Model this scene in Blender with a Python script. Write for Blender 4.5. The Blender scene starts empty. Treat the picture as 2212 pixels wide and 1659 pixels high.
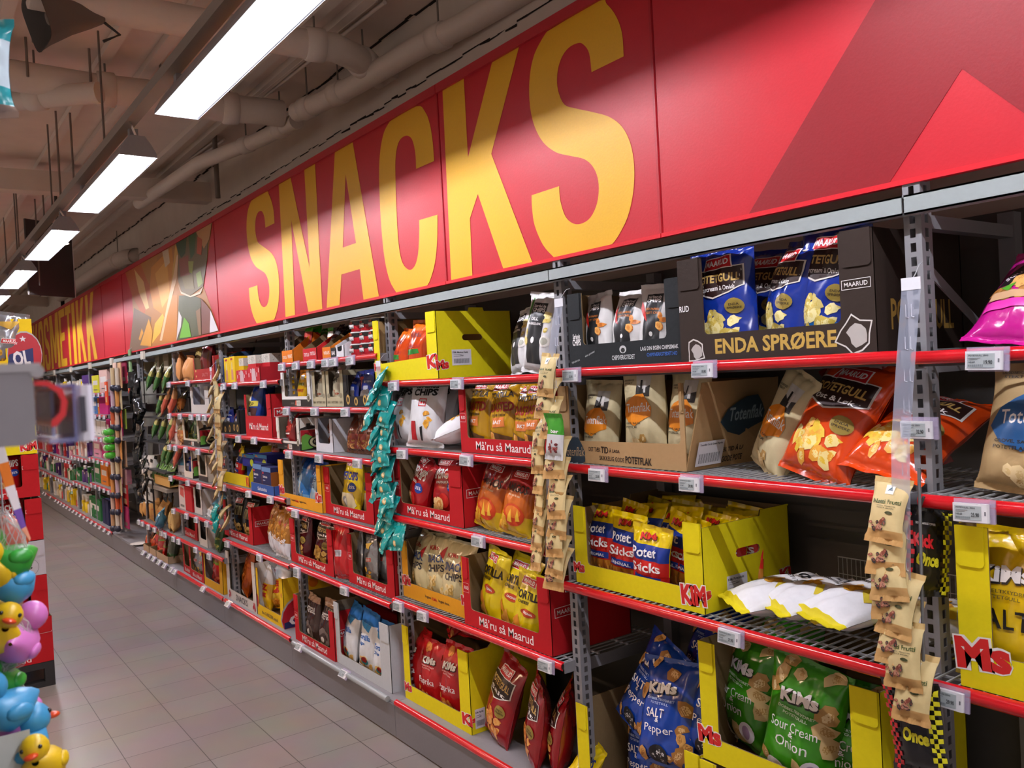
import bpy, math, random
from mathutils import Vector, Matrix, noise, geometry
import numpy as np

# ---------------------------------------------------------------- camera, world, exposure
SC = bpy.context.scene
COL = SC.collection
W, H, FPX = 2212, 1659, 1836.9
YAW, PITCH, ROLL = 0.626792, 0.0146745, -0.0525763
CAMP = Vector((0.0, -1.79719, 1.6545))
F0 = Vector((-math.cos(YAW), math.sin(YAW), 0)); R0 = Vector((math.sin(YAW), math.cos(YAW), 0)); Z0 = Vector((0, 0, 1))
FW = F0 * math.cos(PITCH) - Z0 * math.sin(PITCH)
U1 = Z0 * math.cos(PITCH) + F0 * math.sin(PITCH)
RX = R0 * math.cos(ROLL) + U1 * math.sin(ROLL)
UX = U1 * math.cos(ROLL) - R0 * math.sin(ROLL)
cam = bpy.data.cameras.new('camera'); cam.sensor_width = 36; cam.lens = FPX / W * 36; cam.clip_start = 0.05
cam.dof.use_dof = True; cam.dof.focus_distance = 2.9; cam.dof.aperture_fstop = 11
co = bpy.data.objects.new('camera', cam); COL.objects.link(co)
M4 = Matrix((RX, UX, -FW)).transposed().to_4x4(); M4.translation = CAMP; co.matrix_world = M4
SC.camera = co
world = bpy.data.worlds.new('store_ambience'); SC.world = world; world.use_nodes = True
bg = world.node_tree.nodes['Background']; bg.inputs[0].default_value = (1.0, 0.86, 0.76, 1); bg.inputs[1].default_value = 0.46
SC.view_settings.view_transform = 'Standard'; SC.view_settings.look = 'None'
SC.view_settings.gamma = 1; SC.view_settings.exposure = 0.0; SC.view_settings.use_curve_mapping = False
LAMP_W = 285.0      # radiance of the lamp tubes
SC.cycles.max_bounces = 7; SC.cycles.transparent_max_bounces = 12

def ray(px, py):
    return FW + RX * ((px - W / 2) / FPX) - UX * ((py - H / 2) / FPX)
def atY(px, py, y=0.0):
    r = ray(px, py); return CAMP + r * ((y - CAMP.y) / r.y)
def atZ(px, py, z=0.0):
    r = ray(px, py); return CAMP + r * ((z - CAMP.z) / r.z)
def atD(px, py, d):
    return CAMP + ray(px, py) * d
def cr(x0, y0, w):                 # a reading taken in an enlarged part of the photograph -> photograph pixels
    return lambda X, Y: (x0 + X * w / 2212, y0 + Y * w / 2212)
c1 = cr(1200, 350, 1012); c2 = cr(1200, 900, 1012); c3 = cr(600, 600, 700); c4 = cr(600, 1134, 700)
c5 = cr(280, 700, 440); c6 = cr(280, 1000, 440)

# ---------------------------------------------------------------- materials
_m = {}
def lin(h):
    h = h.lstrip('#'); v = [int(h[i:i + 2], 16) / 255 for i in (0, 2, 4)]
    return [c / 12.92 if c <= .04045 else ((c + .055) / 1.055) ** 2.4 for c in v]
def mat(h, kind='card', **k):
    key = (h, kind, tuple(sorted(k.items())))
    if key in _m: return _m[key]
    m = bpy.data.materials.new(f'{kind}_{h}'); m.use_nodes = True
    nt = m.node_tree; b = nt.nodes['Principled BSDF']; c = lin(h)
    rough, spec, metal, coat, bump, var, scale = {'card': (.72, .25, 0, 0, .06, .06, 60), 'paper': (.6, .3, 0, 0, .12, .07, 45),
        'film': (.2, .55, 0, .4, .3, .05, 22), 'ink': (.38, .45, 0, .1, .0, .06, 40), 'foil': (.25, .5, .75, 0, .3, .1, 30),
        'metal': (.45, .5, .1, 0, .03, .05, 80), 'plastic': (.32, .5, 0, 0, .02, .03, 50), 'wall': (.85, .2, 0, 0, .15, .08, 6),
        'sign': (.42, .35, 0, 0, .04, .05, 120), 'signink': (.46, .35, 0, 0, .04, .05, 120), 'gloss': (.18, .5, 0, .3, .0, .03, 20)}.get(kind, (.5, .4, 0, 0, .05, .05, 40))
    rough = k.get('rough', rough)
    tc = nt.nodes.new('ShaderNodeTexCoord'); n = nt.nodes.new('ShaderNodeTexNoise'); n.inputs['Scale'].default_value = k.get('scale', scale); n.inputs['Detail'].default_value = 2
    nt.links.new(tc.outputs['Object'], n.inputs['Vector'])
    mx = nt.nodes.new('ShaderNodeMix'); mx.data_type = 'RGBA'
    mx.inputs[6].default_value = (*[min(1, q * (1 - var)) for q in c], 1); mx.inputs[7].default_value = (*[min(1, q * (1 + var)) for q in c], 1)
    nt.links.new(n.outputs['Fac'], mx.inputs[0]); nt.links.new(mx.outputs[2], b.inputs['Base Color'])
    b.inputs['Roughness'].default_value = rough; b.inputs['Specular IOR Level'].default_value = spec; b.inputs['Metallic'].default_value = metal
    b.inputs['Coat Weight'].default_value = coat; b.inputs['Coat Roughness'].default_value = .12
    if bump:
        bp = nt.nodes.new('ShaderNodeBump'); bp.inputs['Strength'].default_value = bump; bp.inputs['Distance'].default_value = .01
        nt.links.new(n.outputs['Fac'], bp.inputs['Height']); nt.links.new(bp.outputs['Normal'], b.inputs['Normal'])
    if 'alpha' in k:
        b.inputs['Alpha'].default_value = k['alpha']
    if 'emit' in k:
        b.inputs['Emission Color'].default_value = (*c, 1); nt.links.remove(b.inputs['Base Color'].links[0]); b.inputs['Base Color'].default_value = (.16, .16, .16, 1); b.inputs['Emission Strength'].default_value = k['emit']
    _m[key] = m
    return m
def emat(h, s):
    return mat(h, 'lamp', emit=s)

# ---------------------------------------------------------------- mesh builder
class MB:
    def __init__(s): s.v = []; s.f = []; s.mi = []; s.ms = []; s.sm = []
    def slot(s, m):
        if m not in s.ms: s.ms.append(m)
        return s.ms.index(m)
    def add(s, vs, fs, m, smooth=False):
        o = len(s.v); i = s.slot(m); s.v.extend([tuple(q) for q in vs])
        for f in fs: s.f.append(tuple(a + o for a in f)); s.mi.append(i); s.sm.append(smooth)
        return s
    def box(s, lo, hi, m):
        (a, b, c), (d, e, f) = lo, hi
        vs = [(a, b, c), (d, b, c), (d, e, c), (a, e, c), (a, b, f), (d, b, f), (d, e, f), (a, e, f)]
        return s.add(vs, [(0, 3, 2, 1), (4, 5, 6, 7), (0, 1, 5, 4), (1, 2, 6, 5), (2, 3, 7, 6), (3, 0, 4, 7)], m)
    def cbox(s, lo, hi, m, r=.004):            # box with chamfered vertical edges
        (a, b, c), (d, e, f) = lo, hi
        o = [(a + r, b), (d - r, b), (d, b + r), (d, e - r), (d - r, e), (a + r, e), (a, e - r), (a, b + r)]
        return s.prism3([(x, y, c) for x, y in o], (0, 0, f - c), m)
    def prism3(s, pts, d, m, m2=None):         # planar outline pushed along d
        n = len(pts); d = Vector(d); p2 = [tuple(Vector(q) + d) for q in pts]
        t = geometry.tessellate_polygon([[Vector(q) for q in pts]])
        s.add(pts, [tuple(q) for q in t], m); s.add(p2, [tuple(reversed(q)) for q in t], m2 or m)
        s.add(list(pts) + p2, [(i, (i + 1) % n, n + (i + 1) % n, n + i) for i in range(n)], m2 or m)
        return s
    def tube(s, pts, r, m, n=8, caps=True, smooth=True):
        pts = [Vector(q) for q in pts]; rs = r if isinstance(r, (list, tuple)) else [r] * len(pts); vs = []
        for i, q in enumerate(pts):
            t = (pts[min(i + 1, len(pts) - 1)] - pts[max(i - 1, 0)]).normalized()
            a = t.cross(Vector((0, 0, 1)) if abs(t.z) < .9 else Vector((1, 0, 0))).normalized(); b = t.cross(a)
            vs += [q + (a * math.cos(k * 2 * math.pi / n) + b * math.sin(k * 2 * math.pi / n)) * rs[i] for k in range(n)]
        fs = [(i * n + k, i * n + (k + 1) % n, (i + 1) * n + (k + 1) % n, (i + 1) * n + k) for i in range(len(pts) - 1) for k in range(n)]
        s.add(vs, fs, m, smooth)
        if caps: s.add(vs[:n], [tuple(range(n))], m); s.add(vs[-n:], [tuple(reversed(range(n)))], m)
        return s
    def lathe(s, prof, m, o=(0, 0, 0), n=16, smooth=True, ax='z'):
        vs = []
        for r, z in prof:
            for k in range(n):
                a = k * 2 * math.pi / n; x, y = r * math.cos(a), r * math.sin(a)
                q = (x, y, z) if ax == 'z' else (z, x, y)
                vs.append((o[0] + q[0], o[1] + q[1], o[2] + q[2]))
        L = len(prof); fs = [(i * n + k, i * n + (k + 1) % n, (i + 1) * n + (k + 1) % n, (i + 1) * n + k) for i in range(L - 1) for k in range(n)]
        s.add(vs, fs, m, smooth)
        s.add(vs[:n], [tuple(reversed(range(n)))], m); s.add(vs[-n:], [tuple(range(n))], m)
        return s
    def ball(s, c, r, m, n=14, k=9, sq=(1, 1, 1)):
        vs = []
        for i in range(k + 1):
            th = math.pi * i / k
            for j in range(n):
                a = 2 * math.pi * j / n
                vs.append((c[0] + r * sq[0] * math.sin(th) * math.cos(a), c[1] + r * sq[1] * math.sin(th) * math.sin(a), c[2] + r * sq[2] * math.cos(th)))
        return s.add(vs, [(i * n + j, (i + 1) * n + j, (i + 1) * n + (j + 1) % n, i * n + (j + 1) % n) for i in range(k) for j in range(n)], m, True)
    def mesh(s, name):
        me = bpy.data.meshes.new(name); me.from_pydata(s.v, [], s.f)
        for m in s.ms: me.materials.append(m)
        me.polygons.foreach_set('material_index', s.mi); me.polygons.foreach_set('use_smooth', s.sm); me.update()
        return me
    def build(s, name, parent=None, loc=None):
        return link(name, s.mesh(name), parent, loc)
def link(name, data, parent=None, loc=None):
    o = bpy.data.objects.new(name, data); COL.objects.link(o)
    if parent: o.parent = parent
    if loc is not None: o.location = loc
    return o
def tag(o, label, cat, group=None):
    for a, b in ((' from the bottom of the ', ' up the '), ('crisp bag', 'bag'), (' with white lettering', ''), (' with white print', ''), (' with brown crisps', ''), (' on the ', ' on '), (' in the ', ' in '), (' of the ', ' of '), (' from left', ' from left'), (' with black lettering', ''), (' with red lettering', ''), (' with orange label', ''), (' with orange crisps', ''), (' with gold crisps', ''), (' with black label', ''), (' with yellow seam', ''), ('glossy ', ''), ('bright ', ''), ('paper ', ''), (' the ', ' '), (' with blue lettering', ''), (' with navy lettering', ''), (' with gold print', ''), (' with pale sticks', ''), (' with red badge', ''), (' with blue top', ''), (', ', ' '), (' row', ' row')):
        if len(label.split()) > 16: label = label.replace(a, b)
    o['label'] = label; o['category'] = cat
    if group: o['group'] = group
    return o
def thing(name, label, cat, loc=(0, 0, 0), rz=0, group=None):
    o = link(name, None, None, loc); o.rotation_euler = (0, 0, rz); o.empty_display_size = .05
    return tag(o, label, cat, group)
def struct(o): o['kind'] = 'structure'; return o
def copy_tree(o, parent=None):
    c = o.copy(); COL.objects.link(c); c.parent = parent
    for ch in list(o.children): copy_tree(ch, c)
    return c
ORD = ['first', 'second', 'third', 'fourth', 'fifth', 'sixth', 'seventh', 'eighth', 'ninth', 'tenth', 'eleventh', 'twelfth']

# ---------------------------------------------------------------- printed artwork (flat 2-D pieces laid on a surface)
_txt = {}
def text2d(s, bold=0.0):
    key = (s, bold)
    if key not in _txt:
        cu = bpy.data.curves.new('t', 'FONT'); cu.body = s; cu.resolution_u = 2; cu.offset = bold; cu.fill_mode = 'BOTH'
        o = bpy.data.objects.new('t', cu); COL.objects.link(o)
        dg = bpy.context.evaluated_depsgraph_get(); dg.update()
        me = bpy.data.meshes.new_from_object(o.evaluated_get(dg)); me.calc_loop_triangles()
        vs = np.array([v.co[:2] for v in me.vertices]).reshape(-1, 2); tr = [tuple(t.vertices) for t in me.loop_triangles]
        bpy.data.objects.remove(o); bpy.data.meshes.remove(me); bpy.data.curves.remove(cu)
        lo = vs.min(0); hi = vs.max(0)
        _txt[key] = ((vs - (lo + hi) / 2) / np.maximum(hi - lo, 1e-6), tr)
    return _txt[key]
def rot2(p, a):
    c, s = math.cos(a), math.sin(a); return [(x * c - y * s, x * s + y * c) for x, y in p]
def fan(p):
    t = geometry.tessellate_polygon([[Vector((x, y, 0)) for x, y in p]]); return p, [tuple(q) for q in t]
def blob(cx, cy, rx, ry, seed, n=11, jag=.25, rot=0):
    rd = random.Random(seed); pts = []
    for i in range(n):
        a = 2 * math.pi * i / n; r = 1 + rd.uniform(-jag, jag); pts.append((rx * r * math.cos(a), ry * r * math.sin(a)))
    return [(cx + x, cy + y) for x, y in rot2(pts, rot)]
def ops2d(ops, asp=1.0):
    """asp = width / height of the printed field; y is in fractions of the height, x of the width."""
    out = []; lay = 0
    for op in ops:
        k = op[0]; a = op[1:]
        if k == 'R': x0, y0, x1, y1, c = a; out.append(([(x0, y0), (x1, y0), (x1, y1), (x0, y1)], [(0, 1, 2), (0, 2, 3)], c, lay))
        elif k == 'E':
            cx, cy, rx, ry, c = a[:5]; n = 18
            out.append((*fan([(cx + rx * math.cos(2 * math.pi * i / n), cy + ry * math.sin(2 * math.pi * i / n)) for i in range(n)]), c, lay))
        elif k == 'P': out.append((*fan(list(a[0])), a[1], lay))
        elif k == 'B':
            cx, cy, r, c, sd = a[:5]; out.append((*fan(blob(cx, cy, r, r * asp * (a[5] if len(a) > 5 else 1), sd)), c, lay))
        elif k == 'T':
            s, cx, cy, w, h, c = a[:6]; ro = a[6] if len(a) > 6 else 0; bo = a[7] if len(a) > 7 else .02
            vs, tr = text2d(s, bo); q = [(x * w, y * h / asp) for x, y in vs]; q = rot2(q, ro)
            out.append(([(cx + x, cy + y * asp) for x, y in q], tr, c, lay))
        elif k == 'CH':                         # heap of crisps / nuts
            cx, cy, rx, ry, n, sz, cols, sd = a[:8]; el = a[8] if len(a) > 8 else .7; rd = random.Random(sd)
            for i in range(n):
                an = rd.uniform(0, 6.283); rr = math.sqrt(rd.random()); x = cx + rx * rr * math.cos(an); y = cy + ry * rr * math.sin(an)
                s1 = sz * rd.uniform(.7, 1.2); p = blob(0, 0, s1, s1 * el, rd.random(), 7, .3, rd.uniform(0, 3.1))
                out.append((*fan([(x + u, y + v * asp) for u, v in p]), cols[i % len(cols)], lay)); lay += .1
                p = blob(0, 0, s1 * .55, s1 * el * .5, rd.random(), 6, .3, rd.uniform(0, 3.1))
                out.append((*fan([(x + u, y + v * asp) for u, v in p]), cols[(i + 1) % len(cols)], lay)); lay += .1
        elif k == 'ST':                         # bar-code like stripes
            x0, y0, x1, y1, n, c = a
            for i in range(n):
                u = x0 + (x1 - x0) * i / n; out.append(([(u, y0), (u + (x1 - x0) / n * (.3 + .3 * (i % 3 == 0)), y0), (u + (x1 - x0) / n * (.3 + .3 * (i % 3 == 0)), y1), (u, y1)], [(0, 1, 2), (0, 2, 3)], c, lay))
        elif k == 'L':                          # outlined frame
            x0, y0, x1, y1, t, c = a; ty = t * asp
            for q in ((x0, y0, x1, y0 + ty), (x0, y1 - ty, x1, y1), (x0, y0, x0 + t, y1), (x1 - t, y0, x1, y1)):
                out.append(([(q[0], q[1]), (q[2], q[1]), (q[2], q[3]), (q[0], q[3])], [(0, 1, 2), (0, 2, 3)], c, lay))
        lay += 1
    return out
def subdiv(vs, tr, L):
    vs = [tuple(q) for q in vs]
    for _ in range(6):
        mid = {}; nt = []; ch = False
        def md(i, j):
            if (vs[i][0] - vs[j][0]) ** 2 + (vs[i][1] - vs[j][1]) ** 2 <= L * L: return None
            k = (min(i, j), max(i, j))
            if k not in mid: mid[k] = len(vs); vs.append(((vs[i][0] + vs[j][0]) / 2, (vs[i][1] + vs[j][1]) / 2))
            return mid[k]
        for a, b, c in tr:
            ab, bc, ca = md(a, b), md(b, c), md(c, a)
            if ab is None and bc is None and ca is None: nt.append((a, b, c)); continue
            ch = True
            if ab is not None and bc is not None and ca is not None: nt += [(a, ab, ca), (ab, b, bc), (ca, bc, c), (ab, bc, ca)]
            elif ab is not None and bc is not None: nt += [(ab, b, bc), (a, ab, bc), (a, bc, c)]
            elif bc is not None and ca is not None: nt += [(bc, c, ca), (a, b, bc), (a, bc, ca)]
            elif ab is not None and ca is not None: nt += [(a, ab, ca), (ab, b, c), (ab, c, ca)]
            elif ab is not None: nt += [(a, ab, c), (ab, b, c)]
            elif bc is not None: nt += [(a, b, bc), (a, bc, c)]
            else: nt += [(a, b, ca), (ca, b, c)]
        tr = nt
        if not ch: break
    return vs, tr
def art(mb, ops, o, ux, uy, w, h, kind='ink', eps=.0005):
    """ops in fractions of a w x h flat field whose lower-left corner is o."""
    ux = Vector(ux); uy = Vector(uy); n = ux.cross(uy); o = Vector(o)
    for vs, tr, c, lay in ops2d(ops, w / h):
        mb.add([o + ux * (x * w) + uy * (y * h) + n * (eps + lay * .00012) for x, y in vs], tr, mat(c, kind))
# ================================================================ THE SETTING
def floor_mat():
    m = bpy.data.materials.new('floor_tiles'); m.use_nodes = True; nt = m.node_tree; b = nt.nodes['Principled BSDF']
    tc = nt.nodes.new('ShaderNodeTexCoord'); mp = nt.nodes.new('ShaderNodeMapping'); mp.inputs['Location'].default_value = (-.18 + 30 * .29, -.135 + 30 * .295, 0)
    br = nt.nodes.new('ShaderNodeTexBrick'); br.offset = 0; br.squash = 1
    for k, v in (('Scale', 1), ('Mortar Size', .0022), ('Mortar Smooth', .3), ('Bias', 0), ('Brick Width', .29), ('Row Height', .295)): br.inputs[k].default_value = v
    br.inputs['Color1'].default_value = (*lin('#978e89'), 1); br.inputs['Color2'].default_value = (*lin('#8f8682'), 1); br.inputs['Mortar'].default_value = (*lin('#4a4441'), 1)
    n = nt.nodes.new('ShaderNodeTexNoise'); n.inputs['Scale'].default_value = 3.5; n.inputs['Detail'].default_value = 5
    mx = nt.nodes.new('ShaderNodeMix'); mx.data_type = 'RGBA'; mx.blend_type = 'MULTIPLY'; mx.inputs[0].default_value = .35
    nt.links.new(tc.outputs['Object'], mp.inputs[0]); nt.links.new(mp.outputs[0], br.inputs['Vector']); nt.links.new(mp.outputs[0], n.inputs['Vector'])
    nt.links.new(br.outputs['Color'], mx.inputs[6]); nt.links.new(n.outputs['Color'], mx.inputs[7]); nt.links.new(mx.outputs[2], b.inputs['Base Color'])
    b.inputs['Roughness'].default_value = .3; b.inputs['Specular IOR Level'].default_value = .45
    return m
WALLC = mat('#d6cabf', 'wall'); CEIL = mat('#dccbc0', 'wall'); PIPE = mat('#d8ccc2', 'plastic', rough=.55)
struct(MB().box((-24, -8, -.05), (3, .7, 0), floor_mat()).build('floor'))
CZ = 3.615
struct(MB().box((-24, -8, CZ), (3, .7, CZ + .1), CEIL).build('ceiling'))
wb = MB().box((-24, .6, 0), (3, .7, CZ), WALLC)
struct(wb.build('wall_back')); struct(MB().box((-24.1, -8, 0), (-24, .7, CZ), WALLC).build('wall_far'))
DARK = mat('#2a2522', 'wall')
g = MB(); rd = random.Random(5)                                   # the ragged settlement crack along the wall
px = -12.
while px < -1:
    nx = px + rd.uniform(.05, .16); z0 = 3.245 + rd.uniform(-.012, .012)
    g.add([(px, .598, z0), (nx, .598, z0 + rd.uniform(-.01, .01)), (nx, .598, z0 + .008), (px, .598, z0 + .009)], [(0, 1, 2, 3)], DARK); px = nx
struct(g.build('trim_1'))
g = MB(); px = -20.
while px < -1:
    nx = px + rd.uniform(.06, .2); y0 = .57 + rd.uniform(-.012, .012)
    g.add([(px, y0, CZ - .002), (nx, y0 + rd.uniform(-.008, .008), CZ - .002), (nx, y0 + .02, CZ - .002), (px, y0 + .02, CZ - .002)], [(3, 2, 1, 0)], DARK); px = nx
struct(g.build('trim_2'))

# ---------------------------------------------------------------- pipes, beams and battens under the ceiling
def pts_z(pts, z): return [atZ(x, y, z) for x, y in pts]
def pipe(name, label, pts, r, bands=(), brackets=True):
    t = thing(name, label, 'pipe', pts[0]); o = Vector(pts[0]); loc = [Vector(q) - o for q in pts]
    MB().tube(loc, r, PIPE, 14).build('pipe_run', t)
    for k in bands:
        i = int(k); q = loc[i].lerp(loc[min(i + 1, len(loc) - 1)], k - i); d = (loc[min(i + 1, len(loc) - 1)] - loc[i]).normalized()
        MB().tube([q - d * .05, q - d * .045, q + d * .045, q + d * .05], [r, r * 1.16, r * 1.16, r], PIPE, 14).build('pipe_collar', t)
        MB().tube([q, (q.x, q.y, CZ - .004 - o.z)], .006, mat('#7d736c', 'metal'), 6).build('hanger_rod', t)
    return t
pipe('drain_pipe', 'thick grey pipe running along the wall above the large yellow letters', pts_z([(1250, -90), (1000, 55), (900, 105), (760, 187), (690, 222), (640, 243)], 3.36), .06, (1.5, 3.4, 4.5))
pipe('drain_pipe', 'thinner grey pipe sloping to the wall above the letter N', pts_z([(640, 262), (560, 302), (430, 352), (330, 420), (300, 440)], 3.36), .052, (.4, 1.2))
pipe('branch_pipe', 'grey pipe crossing the ceiling behind the nearest lamp into the wall pipe', pts_z([(60, -20), (250, 18), (480, 60), (640, 92), (720, 102), (770, 125), (820, 165), (850, 140)], 3.42), .075, (3.5, 5.3))
pipe('branch_pipe', 'upper of two grey pipes crossing the ceiling left of the second lamp', pts_z([(-60, 150), (60, 168), (200, 190), (340, 206), (470, 232), (560, 240), (610, 246)], 3.42), .085, (2.2, 3.2, 4.3))
pipe('branch_pipe', 'lower grey pipe joining the crossing pipe at the far left of the ceiling', pts_z([(-40, 222), (60, 214), (150, 205), (215, 200)], 3.34), .06, (1.2,))
pipe('vent_pipe', 'grey elbow pipe entering the wall above the food picture', pts_z([(130, 640), (175, 612), (235, 573), (270, 556), (292, 552), (305, 566), (312, 600)], 3.25), .09, (.5, 2.6))
def beam(label, a, b, z0, z1, w):
    A = atZ(*a, z0); B = atZ(*b, z0); d = (B - A).normalized(); n = Vector((-d.y, d.x, 0)) * w / 2
    B = B + d * ((.59 - B.y) / d.y if B.y < .59 else 0)
    m = MB().prism3([A - n, B - n, B + n, A + n], (0, 0, z1 - z0), mat('#d2c4ba', 'wall'))
    return struct(m.build('trim_3'))
beam('', (-60, 408), (470, 440), 3.33, 3.5, .16); beam('', (-60, 652), (190, 668), 3.33, 3.5, .16)
for i, y in enumerate((-2.35, -1.75, -1.25, -.72, -.47, .1, .25)):
    b = MB().box((-22, y - .03, CZ - .045), (-1.2, y + .03, CZ - .001), PIPE)
    tag(b.build('ceiling_batten'), f'long grey batten fixed along the ceiling, {ORD[6 - i]} away from the shelf wall', 'batten', 'battens under the ceiling')
for i, (a, b) in enumerate((((812, 0), (535, 222)), ((470, 300), (315, 410)))):
    A = atZ(*a, 3.58); B = atZ(*b, 3.58); t = MB()
    for k in (0, .05): t.tube([A + Vector((0, k, 0)), B + Vector((0, k, 0))], .012, PIPE, 8)
    tag(t.build('cable_conduit'), ('twin thin conduit on the ceiling right of the nearest lamp', 'twin thin conduit on the ceiling between the second lamp and the wall')[i], 'conduit', 'conduits on the ceiling')

# ---------------------------------------------------------------- lamps under their track
LY, LZ = -.783, 2.797
HOUS = mat('#8f9299', 'metal'); REFL_GLOW = emat('#f4f2ff', 1.5); TUBE = emat('#f6f4ff', LAMP_W); TRK = mat('#8d8883', 'metal')  # reflector given a weak glow that stands in for bounced tube light
def lamp(x0, label, L=1.5, y=LY, TUBE=TUBE):
    t = thing('trough_lamp', label, 'lamp', (x0, y, LZ), 0, 'trough lamps in a row under the ceiling')
    prof = [(-.088, 0), (-.085, .02), (-.06, .065), (-.035, .10), (.035, .10), (.06, .065), (.085, .02), (.088, 0)]
    m = MB(); n = len(prof)
    vs = [(0, a, b) for a, b in prof] + [(L, a, b) for a, b in prof]
    m.add(vs, [(i, i + 1, n + i + 1, n + i) for i in range(n - 1)], HOUS)
    m.prism3([(0, a, b) for a, b in prof], (-.004, 0, 0), HOUS); m.prism3([(L, a, b) for a, b in prof], (.004, 0, 0), HOUS); m.build('housing', t)
    p2 = [(-.083, .003), (-.078, .02), (-.05, .058), (.05, .058), (.078, .02), (.083, .003)]; k = len(p2); m = MB()
    m.add([(.004, a, b) for a, b in p2] + [(L - .004, a, b) for a, b in p2], [(i, k + i, k + i + 1, i + 1) for i in range(k - 1)], REFL_GLOW); m.build('reflector', t)
    MB().box((.02, -.010, .034), (L - .02, .010, .042), TUBE).build('tube', t)
    for q in (.08, L - .08): MB().box((q - .02, -.02, .10), (q + .02, .02, .15), HOUS).build('bracket', t)
    MB().tube([(L - .02, 0, .1), (L + .05, -.03, .12), (L + .06, -.05, .17)], .006, mat('#e6e2df', 'plastic'), 6).build('cord', t)
    return t
ln = ['nearest white trough lamp, cut by the top of the picture', 'second nearest white trough lamp, above the food picture', 'third trough lamp, partly behind the hanging dark panel', 'fourth trough lamp along the ceiling track', 'fifth trough lamp, smallest at the far end of the track']
for i in range(5): lamp(-3.70 - 2.2 * i, ln[i]) if i else lamp(-3.70, ln[0])
for i in range(2): lamp(-1.5 + 2.2 * i, f'trough lamp over the near shelves, {ORD[i]} beyond the top of the picture')
WARM_FILL = emat('#ffd2ae', LAMP_W * 1.5)  # unseen lamp row added as warm fill for ceiling and far floor
for i in range(5): lamp(-2.2 - 3.4 * i, f'warm trough lamp over the next aisle, {ORD[i]} from the near end', y=-3.5, TUBE=WARM_FILL)
t = thing('lamp_track', 'long grey perforated track carrying the row of trough lamps', 'track', (0, LY - .03, LZ + .15))
m = MB(); m.box((-15, -.028, 0), (2.3, .028, .045), TRK)
for k in range(60): m.box((-14.9 + k * .28, .0281, .012), (-14.82 + k * .28, .029, .03), DARK)
m.build('channel', t)
for x in (-2.9, -5.0, -6.9, -9.1, -11.4):
    MB().tube([(x, 0, .045), (x, 0, CZ - LZ - .154)], .006, mat('#6d655f', 'metal'), 6).build('hanger_rod', t)
rr = random.Random(3)
for i, (x, y, y2) in enumerate([(68, 30, 80), (55, 80, 150), (192, 105, 175), (345, 128, 190), (33, 400, 560), (75, 430, 590), (150, 230, 390), (120, 240, 410), (90, 380, 520), (8, 470, 600), (463, 290, 415)]):
    A = atZ(x, y, CZ - .002); sc = (A - CAMP).length; L = (y2 - y) / FPX * sc
    tag(MB().tube([A, A - Vector((0, 0, L))], .007 if i != 10 else .02, mat('#7a6d64', 'metal'), 6).build('hanging_rod'), 'thin rod hanging from the ceiling' if i != 10 else 'slotted strut hanging from the ceiling in front of the food picture', 'rod', 'rods hanging from the ceiling' if i != 10 else None)
# horn loudspeaker
P = atZ(140, 38, 3.33); t = thing('horn_speaker', 'grey horn loudspeaker hanging under the ceiling in the top left', 'loudspeaker', P)
d = (atZ(95, 45, 3.3) - atZ(200, 38, 3.36)).normalized(); q = d.to_track_quat('Z', 'Y'); t.rotation_mode = 'QUATERNION'; t.rotation_quaternion = q
GS = mat('#6f655f', 'plastic', rough=.6); GD = mat('#403c3a', 'plastic', rough=.7)
def sq(w, h, z, r=.3, n=20):
    out = []
    for k in range(n):
        a = 2 * math.pi * k / n; c, s = math.cos(a), math.sin(a); e = .45
        out.append((w * math.copysign(abs(c) ** e, c), h * math.copysign(abs(s) ** e, s), z))
    return out
def loft(m, rings, mt, smooth=True):
    n = len(rings[0]); vs = [q for r in rings for q in r]
    m.add(vs, [(i * n + k, i * n + (k + 1) % n, (i + 1) * n + (k + 1) % n, (i + 1) * n + k) for i in range(len(rings) - 1) for k in range(n)], mt, smooth); return m
m = loft(MB(), [sq(.035, .035, -.16), sq(.05, .05, -.10), sq(.075, .065, -.02), sq(.12, .095, .08), sq(.145, .11, .115), sq(.15, .115, .12)], GS)
m.add(sq(.035, .035, -.16), [tuple(range(20))], GS); m.build('horn', t)
loft(MB(), [sq(.15, .115, .121), sq(.145, .11, .118), sq(.11, .085, .07), sq(.07, .06, .02), sq(.01, .01, .0)], GD).build('horn_mouth', t)
MB().lathe([(.02, .03), (.03, .06), (.026, .075), (.001, .077)], GS).build('centre_cone', t)
MB().tube([(.0, .05, -.08), (0, .16, -.1), (0, .2, -.02)], .012, GD, 8).build('mounting_bracket', t)
MB().tube([(0, -.03, -.16), (.03, -.1, -.2), (.02, -.12, -.12)], .007, GD, 6).build('cable', t)
# hanging dark panel, spot, wall box
A = atZ(118, 487, 3.3); A = atD(108, 560, 9.2)
t = thing('hanging_sign', 'dark grey sign board hanging edge-on beside the lamps', 'sign', A)
MB().box((-.012, -.28, -.4), (.012, .28, .4), mat('#4b4644', 'card')).build('board', t); MB().box((-.014, .28, -.4), (.014, .29, .4), mat('#e8e4e2', 'card')).build('edge', t)
MB().tube([(0, 0, .4), (0, 0, CZ - A.z - .004)], .006, DARK, 6).build('hanger_rod', t); t.rotation_euler = (0, 0, .55)
A = atD(125, 512, 8.0); t = thing('spot_lamp', 'small black track spotlight hanging beside the dark sign board', 'lamp', A)
MB().lathe([(.10, -.06), (.095, -.055), (.05, .04), (.03, .07), (.03, .1)], mat('#3a3634', 'plastic')).build('shade', t)
MB().lathe([(.09, -.062), (.001, -.0605)], emat('#fff6ee', 3)).build('lens', t)
MB().tube([(0, 0, .1), (.01, 0, .2), (0, 0, CZ - A.z - .004)], .014, GD, 8).build('stem', t)
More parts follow.
